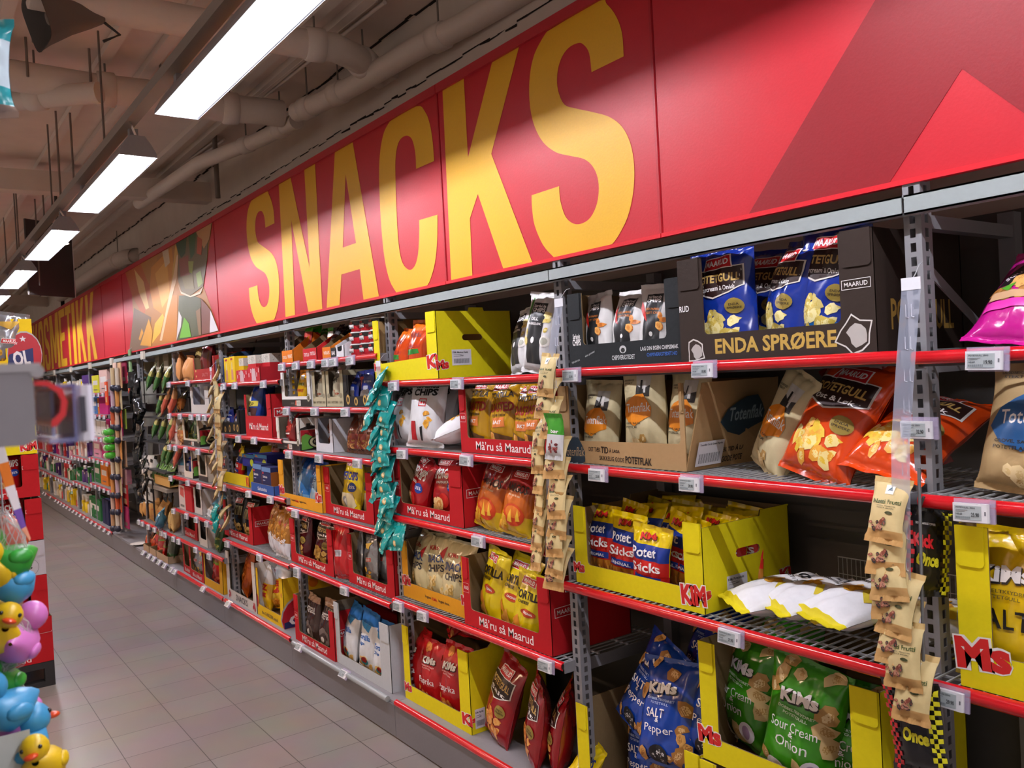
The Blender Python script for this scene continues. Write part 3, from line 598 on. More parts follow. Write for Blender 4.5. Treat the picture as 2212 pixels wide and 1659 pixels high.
BAGS = dict(
 potet_blue=dict(size=(.215, .315, .11), col='#12308f', art=potet('#1c3fa0', 'Sourcream & Onion', CHIPY, '#1668b8')),
 potet_orange=dict(size=BIG, col='#d6440c', art=potet('#', 'Ost & Løk', ['#e6c23c', '#e8a83a', '#f0dc90']), wr=.007),
 potet_dark=dict(size=(.225, .34, .1), col='#8c1119', art=potet('#', 'Salt', CHIPO), wr=.007),
 potet_gold=dict(size=(.23, .3, .1), col='#4a0e16', art=potet('#', 'Salt', ['#b88a3c', '#8a6224', '#d0aa5c'], y=.68)),
 potet_black=dict(size=(.2, .29, .1), col='#1d1a17', kind='film', art=maarud_small(.0, .84, .62) + [('R', -.4, .5, .4, .72, '#8c8460'), ('ST', -.38, .51, .38, .71, 9, '#1d1a17'), ('CH', 0, .2, .34, .16, 18, .1, ['#b08a44', '#8a6224', '#cfae6a'], 8)]),
 brown_potet=dict(size=(.19, .27, .085), col='#3b2a26', kind='film', bands=[(0, .86, '#3b2a26'), (.86, 1, '#a08068')], art=[('T', 'POTETGULL', 0, .68, .72, .12, '#cfc8c0', .05), ('B', 0, .25, .25, '#6e605a', 5), ('B', .0, .25, .17, '#3b2a26', 6), ('E', -.02, .22, .07, .06, '#d8d2cc')]),
 toten_orange=dict(size=(.20, .32, .10), col='#cfc39a', kind='paper', art=toten('#e58a1c', CHIPB), wr=.008),
 toten_blue=dict(size=(.235, .32, .11), col='#b79c6e', kind='paper', art=toten('#29609a', CHIPB), wr=.008, bands=[(0, .9, '#b79c6e'), (.9, 1, '#9c8055')]),
 sticks=dict(size=(.16, .25, .06), col='#ecd000', bands=[(0, .28, '#c07a28'), (.28, .4, '#cf241e'), (.4, 1, '#ecd000')], art=sticks()),
 kims_green=dict(size=(.235, .33, .115), col='#3f971b', art=scatter(3, 13, .1, CHIPB) + [('E', -.2, .08, .16, .1, '#e8e6e2'), ('CH', -.2, .06, .1, .05, 9, .03, ['#1d1d1d', '#444444'], 5), ('E', .28, .2, .12, .09, '#e0dce2'), ('E', .28, .2, .07, .06, '#a890b0')] + kims('', [('T', 'DOBBELTKRYDRET', 0, .615, .5, .022, '#cfe6c0'), ('T', 'POTETGULL', 0, .58, .34, .022, '#cfe6c0'), ('T', 'Sour Cream', 0, .49, .62, .075, W1, .05, .0), ('T', '&', 0, .43, .08, .04, W1), ('T', 'Onion', 0, .36, .42, .085, W1, .05, .0)])),
 kims_blue=dict(size=(.235, .33, .11), col='#113f9e', art=scatter(8, 13, .1, ['#d9a45a', '#a87434', '#e6c088']) + [('E', 0, .12, .17, .09, '#15161a'), ('CH', 0, .12, .13, .06, 22, .02, ['#e6e6e6', '#1d1d1d'], 7)] + kims('', [('T', 'DOBBELTKRYDRET', 0, .615, .5, .022, '#a8c0ea'), ('T', 'POTETGULL', 0, .58, .34, .022, '#a8c0ea'), ('T', 'SALT', -.06, .49, .36, .08, W1, .04, .01), ('T', '&', 0, .43, .08, .04, W1), ('T', 'Pepper', 0, .34, .52, .09, W1, .04, .0)])),
 kims_yellow=dict(size=(.235, .34, .11), col='#dcb810', art=scatter(5, 10, .1, CHIPY) + kims('', [('T', 'DOBBELTKRYDRET', 0, .615, .5, .022, '#6a5a10'), ('T', 'POTETGULL', 0, .58, .34, .022, '#6a5a10'), ('T', 'SALT', 0, .45, .56, .12, '#1d1a16', .03, .01), ('E', -.1, .12, .17, .1, '#e8e6e2')])),
 kims_red=dict(size=(.2, .3, .09), col='#b3171a', art=scatter(6, 12, .1, CHIPO) + kims('', [('T', 'DOBBELTKRYDRET', 0, .615, .5, .022, '#eab0a8'), ('T', 'POTETGULL', 0, .58, .34, .022, '#eab0a8'), ('T', 'Paprika', 0, .38, .62, .12, W1, .06, .0)], cy=.70)),
 kims_mexican=dict(size=(.155, .25, .09), col='#d8560e', bands=[(0, .22, '#e87a18'), (.22, .8, '#c8440e'), (.8, 1, '#e06a14')], art=[('T', 'KiMs', 0, .72, .5, .09, '#7a1410', .05), ('P', [(-.4, .36), (.3, .4), (.25, .48), (-.35, .46)], '#2a7a2a'), ('T', 'MEXICAN', 0, .52, .6, .06, '#b01818', .05, .03), ('CH', 0, .16, .4, .1, 14, .12, CHIPO, 3)]),
 chili_white=dict(size=(.145, .24, .08), col='#dad9d7', kind='paper', art=[('R', -.24, .1, .24, .86, '#2b2d2f'), ('T', 'Sørlands', 0, .82, .4, .035, W1), ('T', 'CHIPS', 0, .77, .4, .05, W1, 0, .03), ('T', 'RØD PAPRIKA', 0, .66, .38, .03, '#d8823a'), ('T', '& LITT CHILI', 0, .61, .38, .03, '#d8823a'), ('P', [(-.36, .78), (-.2, .6), (-.12, .5), (-.2, .52), (-.38, .68)], '#b8201c'), ('E', .02, .34, .05, .03, W1), ('CH', .24, .48, .1, .12, 4, .1, CHIPO, 3), ('CH', -.26, .18, .1, .06, 3, .1, CHIPO, 5), ('E', .24, .2, .12, .06, '#5a2a1c'), ('E', .24, .205, .09, .042, '#c4581c')]),
 dill_white=dict(size=(.19, .32, .1), col='#dedddc', kind='paper', art=[('R', -.22, .12, .24, .86, '#2b2d2f'), ('T', 'Sørlands', .02, .82, .38, .035, W1), ('T', 'CHIPS', .02, .77, .38, .05, W1, 0, .03), ('P', [(-.4, .75), (-.34, .92), (-.3, .92), (-.24, .74), (-.3, .62)], '#4f8a3a'), ('CH', -.26, .42, .12, .1, 3, .1, CHIPY, 3), ('CH', .3, .62, .1, .1, 3, .1, CHIPY, 4), ('E', .34, .4, .12, .07, '#ece8e0'), ('E', .34, .4, .08, .045, '#b0b0a0'), ('E', 0, .4, .06, .04, W1), ('T', 'DILL', 0, .66, .24, .04, W1), ('T', '& GRESSLØK', 0, .6, .4, .03, W1)]),
 sor_white=dict(size=(.2, .31, .11), col='#d8d9db', kind='paper', art=[('T', 'Sørlands', 0, .86, .66, .07, '#1c1c1e', .03, .02), ('T', 'CHIPS', 0, .77, .7, .10, '#1c1c1e', .03, .04), ('L', -.12, .57, .12, .68, .02, '#c81c2a'), ('E', -.04, .625, .03, .02, '#c81c2a'), ('E', .05, .625, .03, .02, '#c81c2a'), ('P', [(-.3, .36), (-.14, .36), (-.12, .1), (-.3, .1)], '#b01e28'), ('CH', .18, .42, .07, .08, 3, .09, ['#e3a83c', '#c88a28'], 2), ('P', [(.0, .28), (.06, .3), (.04, .1), (.0, .1)], '#2a2a2c')]),
 firstprice=dict(size=(.21, .30, .085), col='#e2e3e6', kind='paper', bands=[(0, .085, '#d8c81a'), (.085, 1, '#e2e3e6')], seal=.018, art=[('T', 'CHIPS', .1, .78, .62, .13, '#1c1c1e', 0, .04), ('T', 'BEST i TEST', .02, .64, .5, .04, '#2a2a2c'), ('P', [(-.38, .61), (-.26, .63), (-.25, .70), (-.37, .68)], '#c0203c'), ('CH', -.02, .46, .12, .07, 4, .1, ['#dda83c', '#c08828'], 3), ('P', [(.16, .46), (.34, .36), (.38, .42), (.2, .52)], '#d8c23a'), ('P', [(-.26, .40), (-.05, .44), (-.05, .455), (-.26, .415)], '#3a3a3c'), ('T', 'oo', -.3, .36, .1, .03, '#3a3a3c')]),
 roasted=dict(size=(.185, .29, .09), col='#b98a12', art=maarud_small(-.05, .9, .5) + [('T', 'TORTILLA', 0, .78, .8, .085, '#2a1c10', .03, .03), ('T', 'ROASTED', 0, .61, .86, .13, '#9c1c16', .03, .03), ('T', 'GRILLED CHEESE', 0, .5, .5, .03, '#2a1c10'), ('P', [(-.24, .46), (.22, .47), (.24, .34), (-.2, .33)], '#d87a3a'), ('T', 'BAKT', 0, .4, .3, .05, W1), ('P', [(-.4, .3), (.4, .2), (.2, .03), (-.3, .05)], '#6a4a30'), ('CH', -.25, .14, .15, .08, 5, .13, CHIPO, 4)]),
 super_red=dict(size=(.25, .29, .105), col='#a31019', art=maarud_small(-.18, .9, .4) + [('T', 'SUPERCHIPS', -.02, .73, .86, .16, '#e9e4e2', .1, .03), ('T', 'PAPRIKA', .0, .59, .42, .04, W1, .08, .02), ('E', .3, .54, .12, .085, '#1c3f9a'), ('T', '35%', .3, .54, .16, .055, W1, .1, .02), ('E', .08, .3, .16, .12, '#c01c16'), ('CH', -.1, .17, .3, .1, 11, .13, ['#dfae6a', '#c98a44', '#ecc88c'], 4)]),
 super_yellow=dict(size=(.23, .3, .1), col='#e6c912', art=maarud_small(-.1, .88, .3) + [('T', 'SUPERCHIPS', 0, .68, .84, .15, '#20317e', .1, .035), ('E', .25, .5, .13, .085, '#20409a'), ('T', '35%', .25, .5, .16, .055, W1, .1, .02), ('P', [(-.45, .34), (.3, .4), (.45, .2), (.2, .02), (-.42, .03)], '#d8cba2'), ('E', .0, .22, .15, .1, '#8b8d8f'), ('E', .0, .22, .09, .06, '#e2e0da'), ('CH', -.24, .12, .14, .08, 5, .13, CHIPB, 4)]),
 amigos=dict(size=(.21, .33, .1), col='#dcb914', bands=[(0, .3, '#d8b414'), (.3, .62, '#c8641a'), (.62, .94, '#8f1c16'), (.94, 1, '#dcb914')], art=maarud_small(-.02, .84, .4) + [('T', 'AMIGOS', 0, .66, .7, .11, '#2a1210', 0, .02), ('T', 'ekte ost & mais', 0, .56, .4, .03, '#e8c8a0'), ('E', .05, .3, .33, .15, '#c8421a'), ('E', .05, .34, .24, .08, '#dd7a2a'), ('P', [(-.1, .2), (.0, .38), (.06, .2)], '#ecc040'), ('P', [(.14, .22), (.2, .4), (.28, .24)], '#ecc040'), ('CH', -.26, .14, .14, .08, 5, .13, ['#e8b83a', '#d8921e'], 4)]),
 snack_cream=dict(size=(.19, .29, .09), col='#d6cb9c', art=[('T', 'KiMs', -.1, .78, .36, .07, '#b81c1c', .06), ('T', 'SNACK', 0, .62, .66, .12, '#2a4a8a', .05, .02), ('T', 'CHIPS', .05, .48, .6, .11, '#2a2a3a', .05, .02), ('P', [(.15, .7), (.36, .82), (.3, .62)], '#b81c1c'), ('CH', 0, .2, .36, .14, 12, .1, ['#d8b868', '#c09a48', '#ead49a'], 4)]),
 tort_yellow=dict(size=(.21, .31, .1), col='#dcc514', art=maarud_small(-.08, .87, .46) + [('T', 'TORTILLA', 0, .70, .84, .11, '#1f1a14', .06, .03), ('T', 'CHEESE', -.1, .6, .34, .04, '#1f1a14', .04, .02), ('E', .08, .48, .22, .05, '#b8401a'), ('T', 'ORIGINAL', .08, .48, .3, .03, W1), ('P', [(-.4, .3), (-.2, .42), (-.05, .22)], '#d98a2a'), ('P', [(-.3, .14), (-.02, .32), (.08, .1)], '#e0a040'), ('P', [(-.44, .2), (-.3, .3), (-.2, .08)], '#c87820')]),
 magenta=dict(size=(.30, .34, .10), col='#bf1787', kind='film', art=[('P', [(-.4, .46), (-.24, .93), (.42, .86), (.4, .5)], '#1c1418'), ('T', 'FOOD TRUCK', .06, .87, .62, .09, '#e8dce4', -.06, .02), ('T', 'SQUARE', -.24, .62, .3, .05, '#e8dce4', .9), ('T', 'SALSA', .12, .72, .34, .06, '#e8dce4'), ('CH', .05, .5, .3, .06, 14, .07, ['#d9a860', '#c08a48', '#e8c890'], 4), ('CH', .0, .4, .4, .04, 8, .08, ['#8a5a2a', '#b07a3a'], 5), ('P', [(-.4, .4), (.44, .42), (.42, .36), (-.4, .32)], '#c8a07a'), ('P', [(-.34, .44), (-.2, .48), (-.24, .4)], '#4f9a2a'), ('P', [(-.4, .3), (.46, .36), (.47, .3), (-.42, .22)], '#d833a2')]),
 crisp_blue=dict(size=(.2, .3, .1), col='#154a98', bands=[(0, .2, '#7ab0dc'), (.2, .7, '#2f78c0'), (.7, 1, '#12408a')], art=[('P', [(-.3, .02), (.0, .75), (.2, .5), (.1, .05)], '#a8cdea'), ('T', 'RILLER', -.1, .6, .5, .12, '#2a4a8a', .2, .02), ('T', 'CHIPS', -.14, .46, .4, .1, '#2a4a8a', .2, .02)] + [('P', [(x, y), (x + .03, y), (x + .13, y + .2), (x + .1, y + .2)], '#dcd2b8') for x, y in ((-.3, .1), (-.1, .14), (.05, .22), (.15, .06), (-.2, .3))]),
 tort_white=dict(size=(.185, .31, .095), col='#c8d2da', kind='paper', bands=[(0, .78, '#d4d9de'), (.78, 1, '#1d5f9e')], art=[('P', [(-.3, .78), (.3, .78), (.22, .66), (-.24, .7)], '#2f86c2'), ('T', 'Tortilla', 0, .56, .66, .09, '#1d5fa8', .05, .03), ('T', 'Chips', -.08, .45, .4, .07, '#1d5fa8', .05, .03), ('CH', .1, .13, .3, .08, 12, .12, ['#d8a84c', '#b98430', '#e6c27a'], 4), ('E', .12, .18, .15, .06, '#2f8a90'), ('E', .12, .2, .12, .045, '#8a1c1c')]),
 silver=dict(size=(.16, .24, .07), col='#aeb1b6', kind='foil', wr=.009, art=maarud_small(.1, .5, .4) + [('CH', -.1, .2, .3, .12, 8, .1, ['#d8a83c', '#b07a28'], 3), ('P', [(-.4, .8), (.3, .86), (.1, .7)], '#d0a84a')]),
 red_back=dict(size=(.15, .28, .07), col='#b0141a', art=[('R', -.2, .42, .24, .54, '#c9c6cc'), ('ST', -.18, .43, .22, .53, 18, '#3a3a44'), ('R', -.5, .0, -.36, .6, '#d6d4d4')]),
 peanut=dict(size=(.15, .29, .07), col='#9a6a24', kind='film', bands=[(0, .36, '#d4d9e2'), (.36, 1, '#a06a1e')], wr=.008, art=[('CH', 0, .62, .36, .2, 24, .08, ['#b9802e', '#8a5418', '#d09a48'], 4), ('P', [(-.1, .75), (.2, .8), (.15, .68)], '#a8301c'), ('CH', .0, .39, .4, .05, 8, .1, ['#b9802e', '#d4d9e2'], 9)]),
 doodle=dict(size=(.27, .36, .12), col='#b9581c', art=[('CH', 0, .5, .4, .42, 60, .07, ['#d8741e', '#b8541a', '#e8943a', '#c9641c'], 4), ('B', -.2, .22, .1, '#e2ded8', 3), ('B', .1, .16, .1, '#e2ded8', 4), ('B', .3, .1, .08, '#e2ded8', 5), ('T', 'doodles', .1, .82, .5, .07, '#8a1c1c', .1)]),
 cheez=dict(size=(.22, .32, .11), col='#d9d8d6', bands=[(0, .62, '#dfb41a'), (.62, 1, '#cfcfd0')], art=[('E', -.24, .72, .14, .1, '#a81c24'), ('T', 'CHEEZ', 0, .52, .8, .13, '#b81c1c', .05, .05), ('T', 'Doodlez', 0, .38, .8, .12, '#b81c1c', .05, .05), ('B', -.1, .27, .22, '#ecd85a', 4, .4), ('T', 'ORIGINAL', -.15, .2, .3, .035, W1), ('CH', .06, .1, .36, .07, 14, .1, ['#e0922a', '#c8741e', '#f0b84a'], 4)]),
 mex_small=dict(size=(.125, .2, .05), col='#e8a814', bands=[(0, .82, '#eab60e'), (.82, 1, '#c97a14')], res=(12, 16), art=[('T', 'Mexican', 0, .6, .8, .12, '#6a8a1c', .05), ('R', -.1, .72, .24, .84, '#e8e4dc'), ('T', 'SPICE', .15, .4, .5, .08, '#c8421c', 0, .03), ('E', -.05, .16, .16, .05, '#8a4a1c')]),
 nut_cream=dict(size=(.1, .21, .05), col='#bdb598', bands=[(0, .7, '#cfc8ac'), (.7, 1, '#8f887c')], res=(12, 16), art=[('T', 'POTET', 0, .6, .7, .14, '#2a2a26', .3, .03), ('CH', .1, .25, .24, .12, 7, .13, ['#a0503a', '#b9a078', '#d8cfae'], 3), ('E', -.1, .1, .24, .06, '#e6dfc4')]),
 choc_blue=dict(size=(.13, .17, .05), col='#1a2f86', bands=[(0, .2, '#6a78c0'), (.2, 1, '#1a2f86')], res=(12, 16), art=[('E', -.2, .6, .12, .2, '#8a4a4a'), ('E', -.2, .78, .16, .06, '#b02028'), ('R', .05, .42, .25, .54, '#c9cde2'), ('P', [(-.4, .4), (.3, .44), (.3, .16), (-.4, .16)], '#7a706a'), ('T', 'NÖTTER', .2, .66, .4, .06, W1)]),
 chili_red=dict(size=(.12, .21, .06), col='#8f1a1c', res=(12, 16), art=[('R', -.2, .72, .24, .92, '#d8dcc8'), ('T', 'Chili', 0, .52, .7, .16, '#e0403c', .1), ('R', -.3, .36, .3, .40, '#e8d8d0'), ('CH', .1, .12, .3, .08, 8, .1, ['#c8783a', '#a85a28'], 3)]),
 pretzel=dict(size=(.105, .19, .05), col='#5a2a1e', res=(12, 16), bands=[(0, .12, '#5a2a1e'), (.12, .5, '#a8443a'), (.5, 1, '#6a3424')], art=[('CH', 0, .28, .36, .15, 16, .1, ['#b8783c', '#8a4a24', '#d8a060'], 3), ('E', -.2, .52, .1, .05, '#d8a8a0'), ('T', 'Salt', .1, .6, .3, .05, '#d8c8b8')]),
 nuts_bag=dict(size=(.11, .1, .06), col='#7a3a24', res=(12, 14), art=[('CH', 0, .5, .4, .4, 26, .1, ['#8a3f24', '#6a2a18', '#b0623c'], 3), ('P', [(-.3, .5), (-.05, .62), (.1, .5), (-.1, .4)], '#c9c9d0')]),
 popcorn=dict(size=(.2, .28, .11), col='#173a92', art=[('B', 0, .62, .2, '#e8e2d0', 3), ('P', [(-.45, .44), (.45, .56), (.45, .44), (-.45, .3)], '#cfc050'), ('T', 'MICROPOP', 0, .44, .7, .08, '#1d1a14', .12), ('P', [(-.45, .3), (.45, .4), (.45, 0), (-.45, 0)], '#4a2a2c'), ('P', [(.0, .05), (.3, .1), (.24, .28), (-.02, .25)], '#d8cfd0'), ('E', .14, .16, .08, .05, '#b0203a')]),
 orange_plain=dict(size=(.17, .24, .09), col='#c98a52', kind='paper', res=(14, 20), wr=.009),
 maroon=dict(size=(.17, .28, .09), col='#6a1418', res=(14, 20), art=[('P', [(-.1, .6), (.1, .72), (.2, .56), (.04, .5)], '#e6dede'), ('T', 'SALTY', 0, .42, .4, .05, '#b87a74', .2)]),
 gold_plain=dict(size=(.15, .27, .06), col='#a08a50', res=(12, 16)),
 green_leaf=dict(size=(.12, .17, .05), col='#4f7a34', res=(12, 14), art=[('CH', 0, .5, .3, .3, 7, .12, ['#6a9a44', '#8ab060', '#3a5a2a'], 3)]),
 kraft=dict(size=(.12, .19, .07), col='#b98a4c', kind='paper', res=(12, 14), bands=[(0, .84, '#b98a4c'), (.84, 1, '#cf9f5c')], art=[('R', -.2, .5, .2, .56, '#b8642a'), ('E', 0, .22, .14, .08, '#9a4a24'), ('E', .05, .2, .06, .04, '#d8b070')]),
 tan_cookie=dict(size=(.13, .19, .07), col='#c2a266', kind='paper', res=(12, 14), art=[('CH', 0, .5, .36, .4, 12, .06, ['#8a5a2a', '#a8743c'], 3)]),
 blue_white=dict(size=(.14, .2, .06), col='#b9c6d2', kind='film', res=(12, 14), bands=[(0, .4, '#c8ccd0'), (.4, 1, '#4a86a4')]),
 red_pack=dict(size=(.13, .2, .05), col='#b01a18', res=(12, 14), bands=[(0, .6, '#b81a18'), (.6, .68, '#7a8a2a'), (.68, 1, '#8a4a20')], art=[('CH', .1, .2, .3, .12, 5, .14, ['#d84a30', '#e8785a'], 3)]),
 carrot_pack=dict(size=(.1, .22, .04), col='#b0481c', res=(12, 14), bands=[(0, .5, '#d8502c'), (.5, 1, '#5a3a20')], art=[('P', [(-.3, .1), (.0, .1), (.3, .8), (.0, .8)], '#e08a50')]),
 forest=dict(size=(.17, .25, .08), col='#3c4630', res=(12, 16), bands=[(0, .3, '#2f5224'), (.3, 1, '#444a36')]),
 gold_nuts=dict(size=(.15, .19, .07), col='#a8763c', res=(12, 14), bands=[(0, .55, '#a8622c'), (.55, 1, '#5a5030')], art=[('CH', 0, .3, .4, .24, 16, .1, ['#c07a3c', '#8a4a24', '#d8a860'], 3)]),
 green_veg=dict(size=(.12, .24, .07), col='#33502a', res=(12, 14), kind='film', art=[('CH', .1, .3, .3, .24, 9, .12, ['#7a8a3a', '#a8a050', '#4a6a30'], 3)]),
)
CREAM = '#d3bf8a'
DOTS = ['#3a3432', '#8a4a3a', '#c48a72']
POUCH = dict(
 cream=dict(size=(.085, .145, .028), col=CREAM, kind='paper', res=(12, 14), wr=.004, seal=.012, name='snack_pouch', bands=[(0, .2, '#c49a60'), (.2, .92, CREAM), (.92, 1, '#c9ab70')], art=[('R', -.12, .74, .14, .88, '#e6e4da'), ('P', [(-.06, .79), (.1, .79), (.04, .86)], '#3a5a6a'), ('T', 'Nøtti Frutti', 0, .62, .8, .07, '#4a5a2c', .03), ('T', 'CASHEW, PEANØTTER,', 0, .555, .6, .02, '#5a5236'), ('T', 'PAPAYA & ROSIN', 0, .525, .5, .02, '#5a5236'), ('E', .12, .46, .12, .025, '#3a4020'), ('CH', -.1, .27, .3, .1, 13, .07, DOTS, 5)]),
 cream_far=dict(size=(.085, .145, .028), col='#bfa877', kind='paper', res=(8, 10), wr=.004, name='snack_pouch', bands=[(0, .2, '#b08a58'), (.2, .9, '#c4b080'), (.9, 1, '#b9945c')], art=[('CH', .0, .4, .3, .2, 5, .09, ['#8a8068', '#a88a6a'], 5), ('R', -.1, .6, .2, .75, '#9a9a80')]),
 green=dict(size=(.085, .15, .028), col='#c9cdd0', res=(12, 14), kind='film', wr=.003, name='snack_pouch', bands=[(0, .55, '#c8cacc'), (.55, 1, '#3f9a2a')], art=[('CH', -.02, .3, .3, .12, 12, .09, ['#7a2a30', '#a85a54', '#5a1c20'], 3), ('T', 'bær', .1, .62, .4, .08, W1)]),
 teal=dict(size=(.085, .125, .034), col='#128f8c', res=(12, 14), wr=.006, name='snack_pouch', sealc='#0f8684', art=[('E', -.06, .24, .13, .1, '#c9a868'), ('E', -.06, .24, .08, .06, '#d9c79a'), ('T', 'Knott', .06, .55, .5, .09, '#9adad6', .2)]),
 black=dict(size=(.07, .13, .03), col='#191a1c', res=(8, 10), wr=.007, name='black_pouch', kind='gloss'),
 kick=dict(size=(.125, .2, .035), col='#17171a', res=(16, 20), wr=.004, name='liquorice_bag', art=[('T', 'SOFT LAKRISTOPPER', 0, .8, .4, .025, W1, -.1), ('T', 'Kick', -.06, .62, .42, .15, '#d8222e', -.12, .05), ('T', 'Once', .02, .42, .5, .15, '#d8d02a', -.12, .05)] + [('R', -.47 + .06 * i, .03 + .05 * j, -.41 + .06 * i, .08 + .05 * j, '#c8242c') for j in range(18) for i in range(3) if (i + j) % 2] + [('R', .29 + .06 * i, .03 + .05 * j, .35 + .06 * i, .08 + .05 * j, '#d6d01e') for j in range(18) for i in range(3) if (i + j) % 2]),
)
BAGS.update({'p_' + k: v for k, v in POUCH.items()})
# ================================================================ CARTONS, PRICE TAGS, STRIPS
def proj(P):
    v = Vector(P) - CAMP; z = v.dot(FW); return W / 2 + FPX * v.dot(RX) / z, H / 2 - FPX * v.dot(UX) / z
def Xat(px, y, z):                                  # where along the aisle the photograph's column px meets the line (y, z)
    lo, hi = -30., .9
    for _ in range(50):
        mid = (lo + hi) / 2
        if proj((mid, y, z))[0] < px: lo = mid
        else: hi = mid
    return (lo + hi) / 2
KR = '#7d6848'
def rcorner(cx, cz, r, a0, a1, n=4): return [(cx + r * math.cos(a0 + (a1 - a0) * i / n), cz + r * math.sin(a0 + (a1 - a0) * i / n)) for i in range(n + 1)]
def carton(short, label, x0, x1, z, h, col, yf=.03, d=.38, lip=.06, post=.075, inner=KR, front=(), side=(), tabs=True, rpost=None, lipr=None, cut=None, hole=None, flare=0, backh=None, group='display cartons on the shelves', sticker=None, lowfront=None, name='display_carton'):
    w = x1 - x0; t = thing(name, label, 'carton', (x0, yf, z + .0005), 0, group); th = .004
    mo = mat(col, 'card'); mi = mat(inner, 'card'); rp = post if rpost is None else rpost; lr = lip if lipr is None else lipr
    hp = math.pi / 2; r = min(.014, post * .8)
    pts = [(0, 0), (w, 0), (w, h), (w - rp, h)] + rcorner(w - rp - r, lr + r, r, 0, -hp) + rcorner(post + r, lip + r, r, -hp, -2 * hp) + [(post, h), (0, h)]
    if post <= 0: pts = [(0, 0), (w, 0), (w, lr), (0, lip)]
    m = MB(); m.prism3([(x, 0, q) for x, q in pts], (0, th, 0), mo, mi)
    cutp = cut or [(0, 0), (d, 0), (d, h), (0, h if post > 0 else lip)]
    R = [(w + flare * q / h * (1 - y / d * .6), y + .0002, q) for y, q in cutp]
    if hole:
        hy, hz, hw, hh = hole; hl = [(w, hy + x, hz + q) for x, q in rcorner(hw / 2, 0, hh / 2, -hp, hp) + rcorner(-hw / 2, 0, hh / 2, hp, 3 * hp)]
        tri = geometry.tessellate_polygon([[Vector(q) for q in R], [Vector(q) for q in hl]]); vs = R + hl
        m.add(vs, [tuple(q) for q in tri], mo); m.add([(x - th, y, q) for x, y, q in vs], [tuple(q) for q in tri], mi)
        n = len(hl); m.add(hl + [(x - th, y, q) for x, y, q in hl], [(i, (i + 1) % n, n + (i + 1) % n, n + i) for i in range(n)], mi)
    else: m.prism3(R, (-th, 0, 0), mo, mi)
    m.prism3([(0, y + .0002, q) for y, q in cutp], (th, 0, 0), mo, mi)
    m.prism3([(0, d, 0), (w, d, 0), (w, d, backh or h), (0, d, backh or h)], (0, -th, 0), mo, mi)
    m.box((th, th, 0), (w - th, d - th, th), mi)
    if front: art(m, front, (0, 0, 0), (1, 0, 0), (0, 0, 1), w, h, 'ink')
    if side and not flare: art(m, side, (w, 0, 0), (0, 1, 0), (0, 0, 1), d, h, 'ink')
    if side and flare:
        a = Vector((flare, 0, h)).normalized(); art(m, side, (w + .0004, 0, 0), (-flare * .3 / d, 1, 0), a, d, h * 1.05, 'ink', eps=.012)
    m.build('carton_body', t)
    if tabs and post > .03:
        for a, b in ((.004, post - .008), (w - rp + .008, w - .004)):
            q = [(a, h + .001), (b, h + .001)] + [(x, y) for x, y in rcorner(b - .01, h - .075, .01, 0, -hp)] + [(x, y) for x, y in rcorner(a + .01, h - .075, .01, -hp, -2 * hp)]
            MB().prism3([(x, -.0035, y) for x, y in q], (0, .0032, 0), mo).build('tuck_tab', t)
    if sticker:
        sy, sz, sw, sh, txt = sticker; m = MB(); m.box((w + .0006, sy, sz), (w + .0012, sy + sw, sz + sh), mat('#d9d7dc', 'paper'))
        art(m, [('T', txt, 0.44, .82, .78, .13, '#3a3a40'), ('R', .08, .66, .5, .69, '#8a8a90'), ('R', .08, .56, .4, .59, '#8a8a90'), ('T', '4.407', .5, .6, .2, .09, '#3a3a40'), ('ST', .1, .12, .9, .42, 30, '#3a3a40')], (w + .0012, sy, sz), (0, 1, 0), (0, 0, 1), sw, sh)
        o = m.build('price_label', t); o['label'] = 'white printed bar-code label'
    return dict(x0=x0, x1=x1, y=yf, z=z, h=h, w=w, short=short, d=d, t=t, th=th)
def row(c, kind, desc, xs, y=None, tilt=0, lean=6, yaw=0, dz=0, sc=1, where=None, var=None):
    """bags standing in a carton; xs are fractions of its width, or (above 2) photograph columns of the bags' middles."""
    g = lambda v, i: v[i] if isinstance(v, (list, tuple)) else v
    d = BAGS[kind]['size'][2]; n = len(xs)
    for i, f in enumerate(xs):
        yy = c['y'] + (d * .62 + .004 if y is None else g(y, i)); zz = c['z'] + .006 + g(dz, i); hh = BAGS[kind]['size'][1] * g(sc, i)
        xx = c['x0'] + f * c['w'] if f <= 2 else Xat(f, yy, zz + .5 * hh) - .5 * hh * math.sin(math.radians(g(tilt, i)))
        pos = (xx, yy, zz)
        who = (ORD[i] + ' from left in ') if n > 1 else 'in '
        bag(kind, pos, f"{desc}, {where or who}{c['short']}", g(tilt, i), g(lean, i), g(yaw, i), None if var is None else g(var, i), g(sc, i), group=f"bags in {c['short']}")
MARU = lambda y=.12, h=.13, w=.62: [('T', "Må’ru så Maarud", .5, y, w, h, '#efe6e4', 0, .0), ('T', "Må’ru så Maarud", .5015, y, w, h, '#efe6e4', 0, .008)]
def logo(x, y, w, asp, c='#f0e4e2'):               # outlined name plate; asp = field width / height
    h = w * .34 * asp
    q = [(x - w / 2, y - h * .48), (x + w / 2, y - h * .42), (x + w / 2, y + h * .5), (x - w / 2, y + h * .42)]; t = w * .018
    out = []
    for i in range(4):
        a, b = q[i], q[(i + 1) % 4]; dx, dy = b[0] - a[0], (b[1] - a[1]) / asp; L = math.hypot(dx, dy); nx, ny = -dy / L * t, dx / L * t
        out.append(('P', [a, b, (b[0] + nx, b[1] + ny * asp), (a[0] + nx, a[1] + ny * asp)], c))
    return out + [('T', 'MAARUD', x, y, w * .8, h * .42, c, .02, .01)]
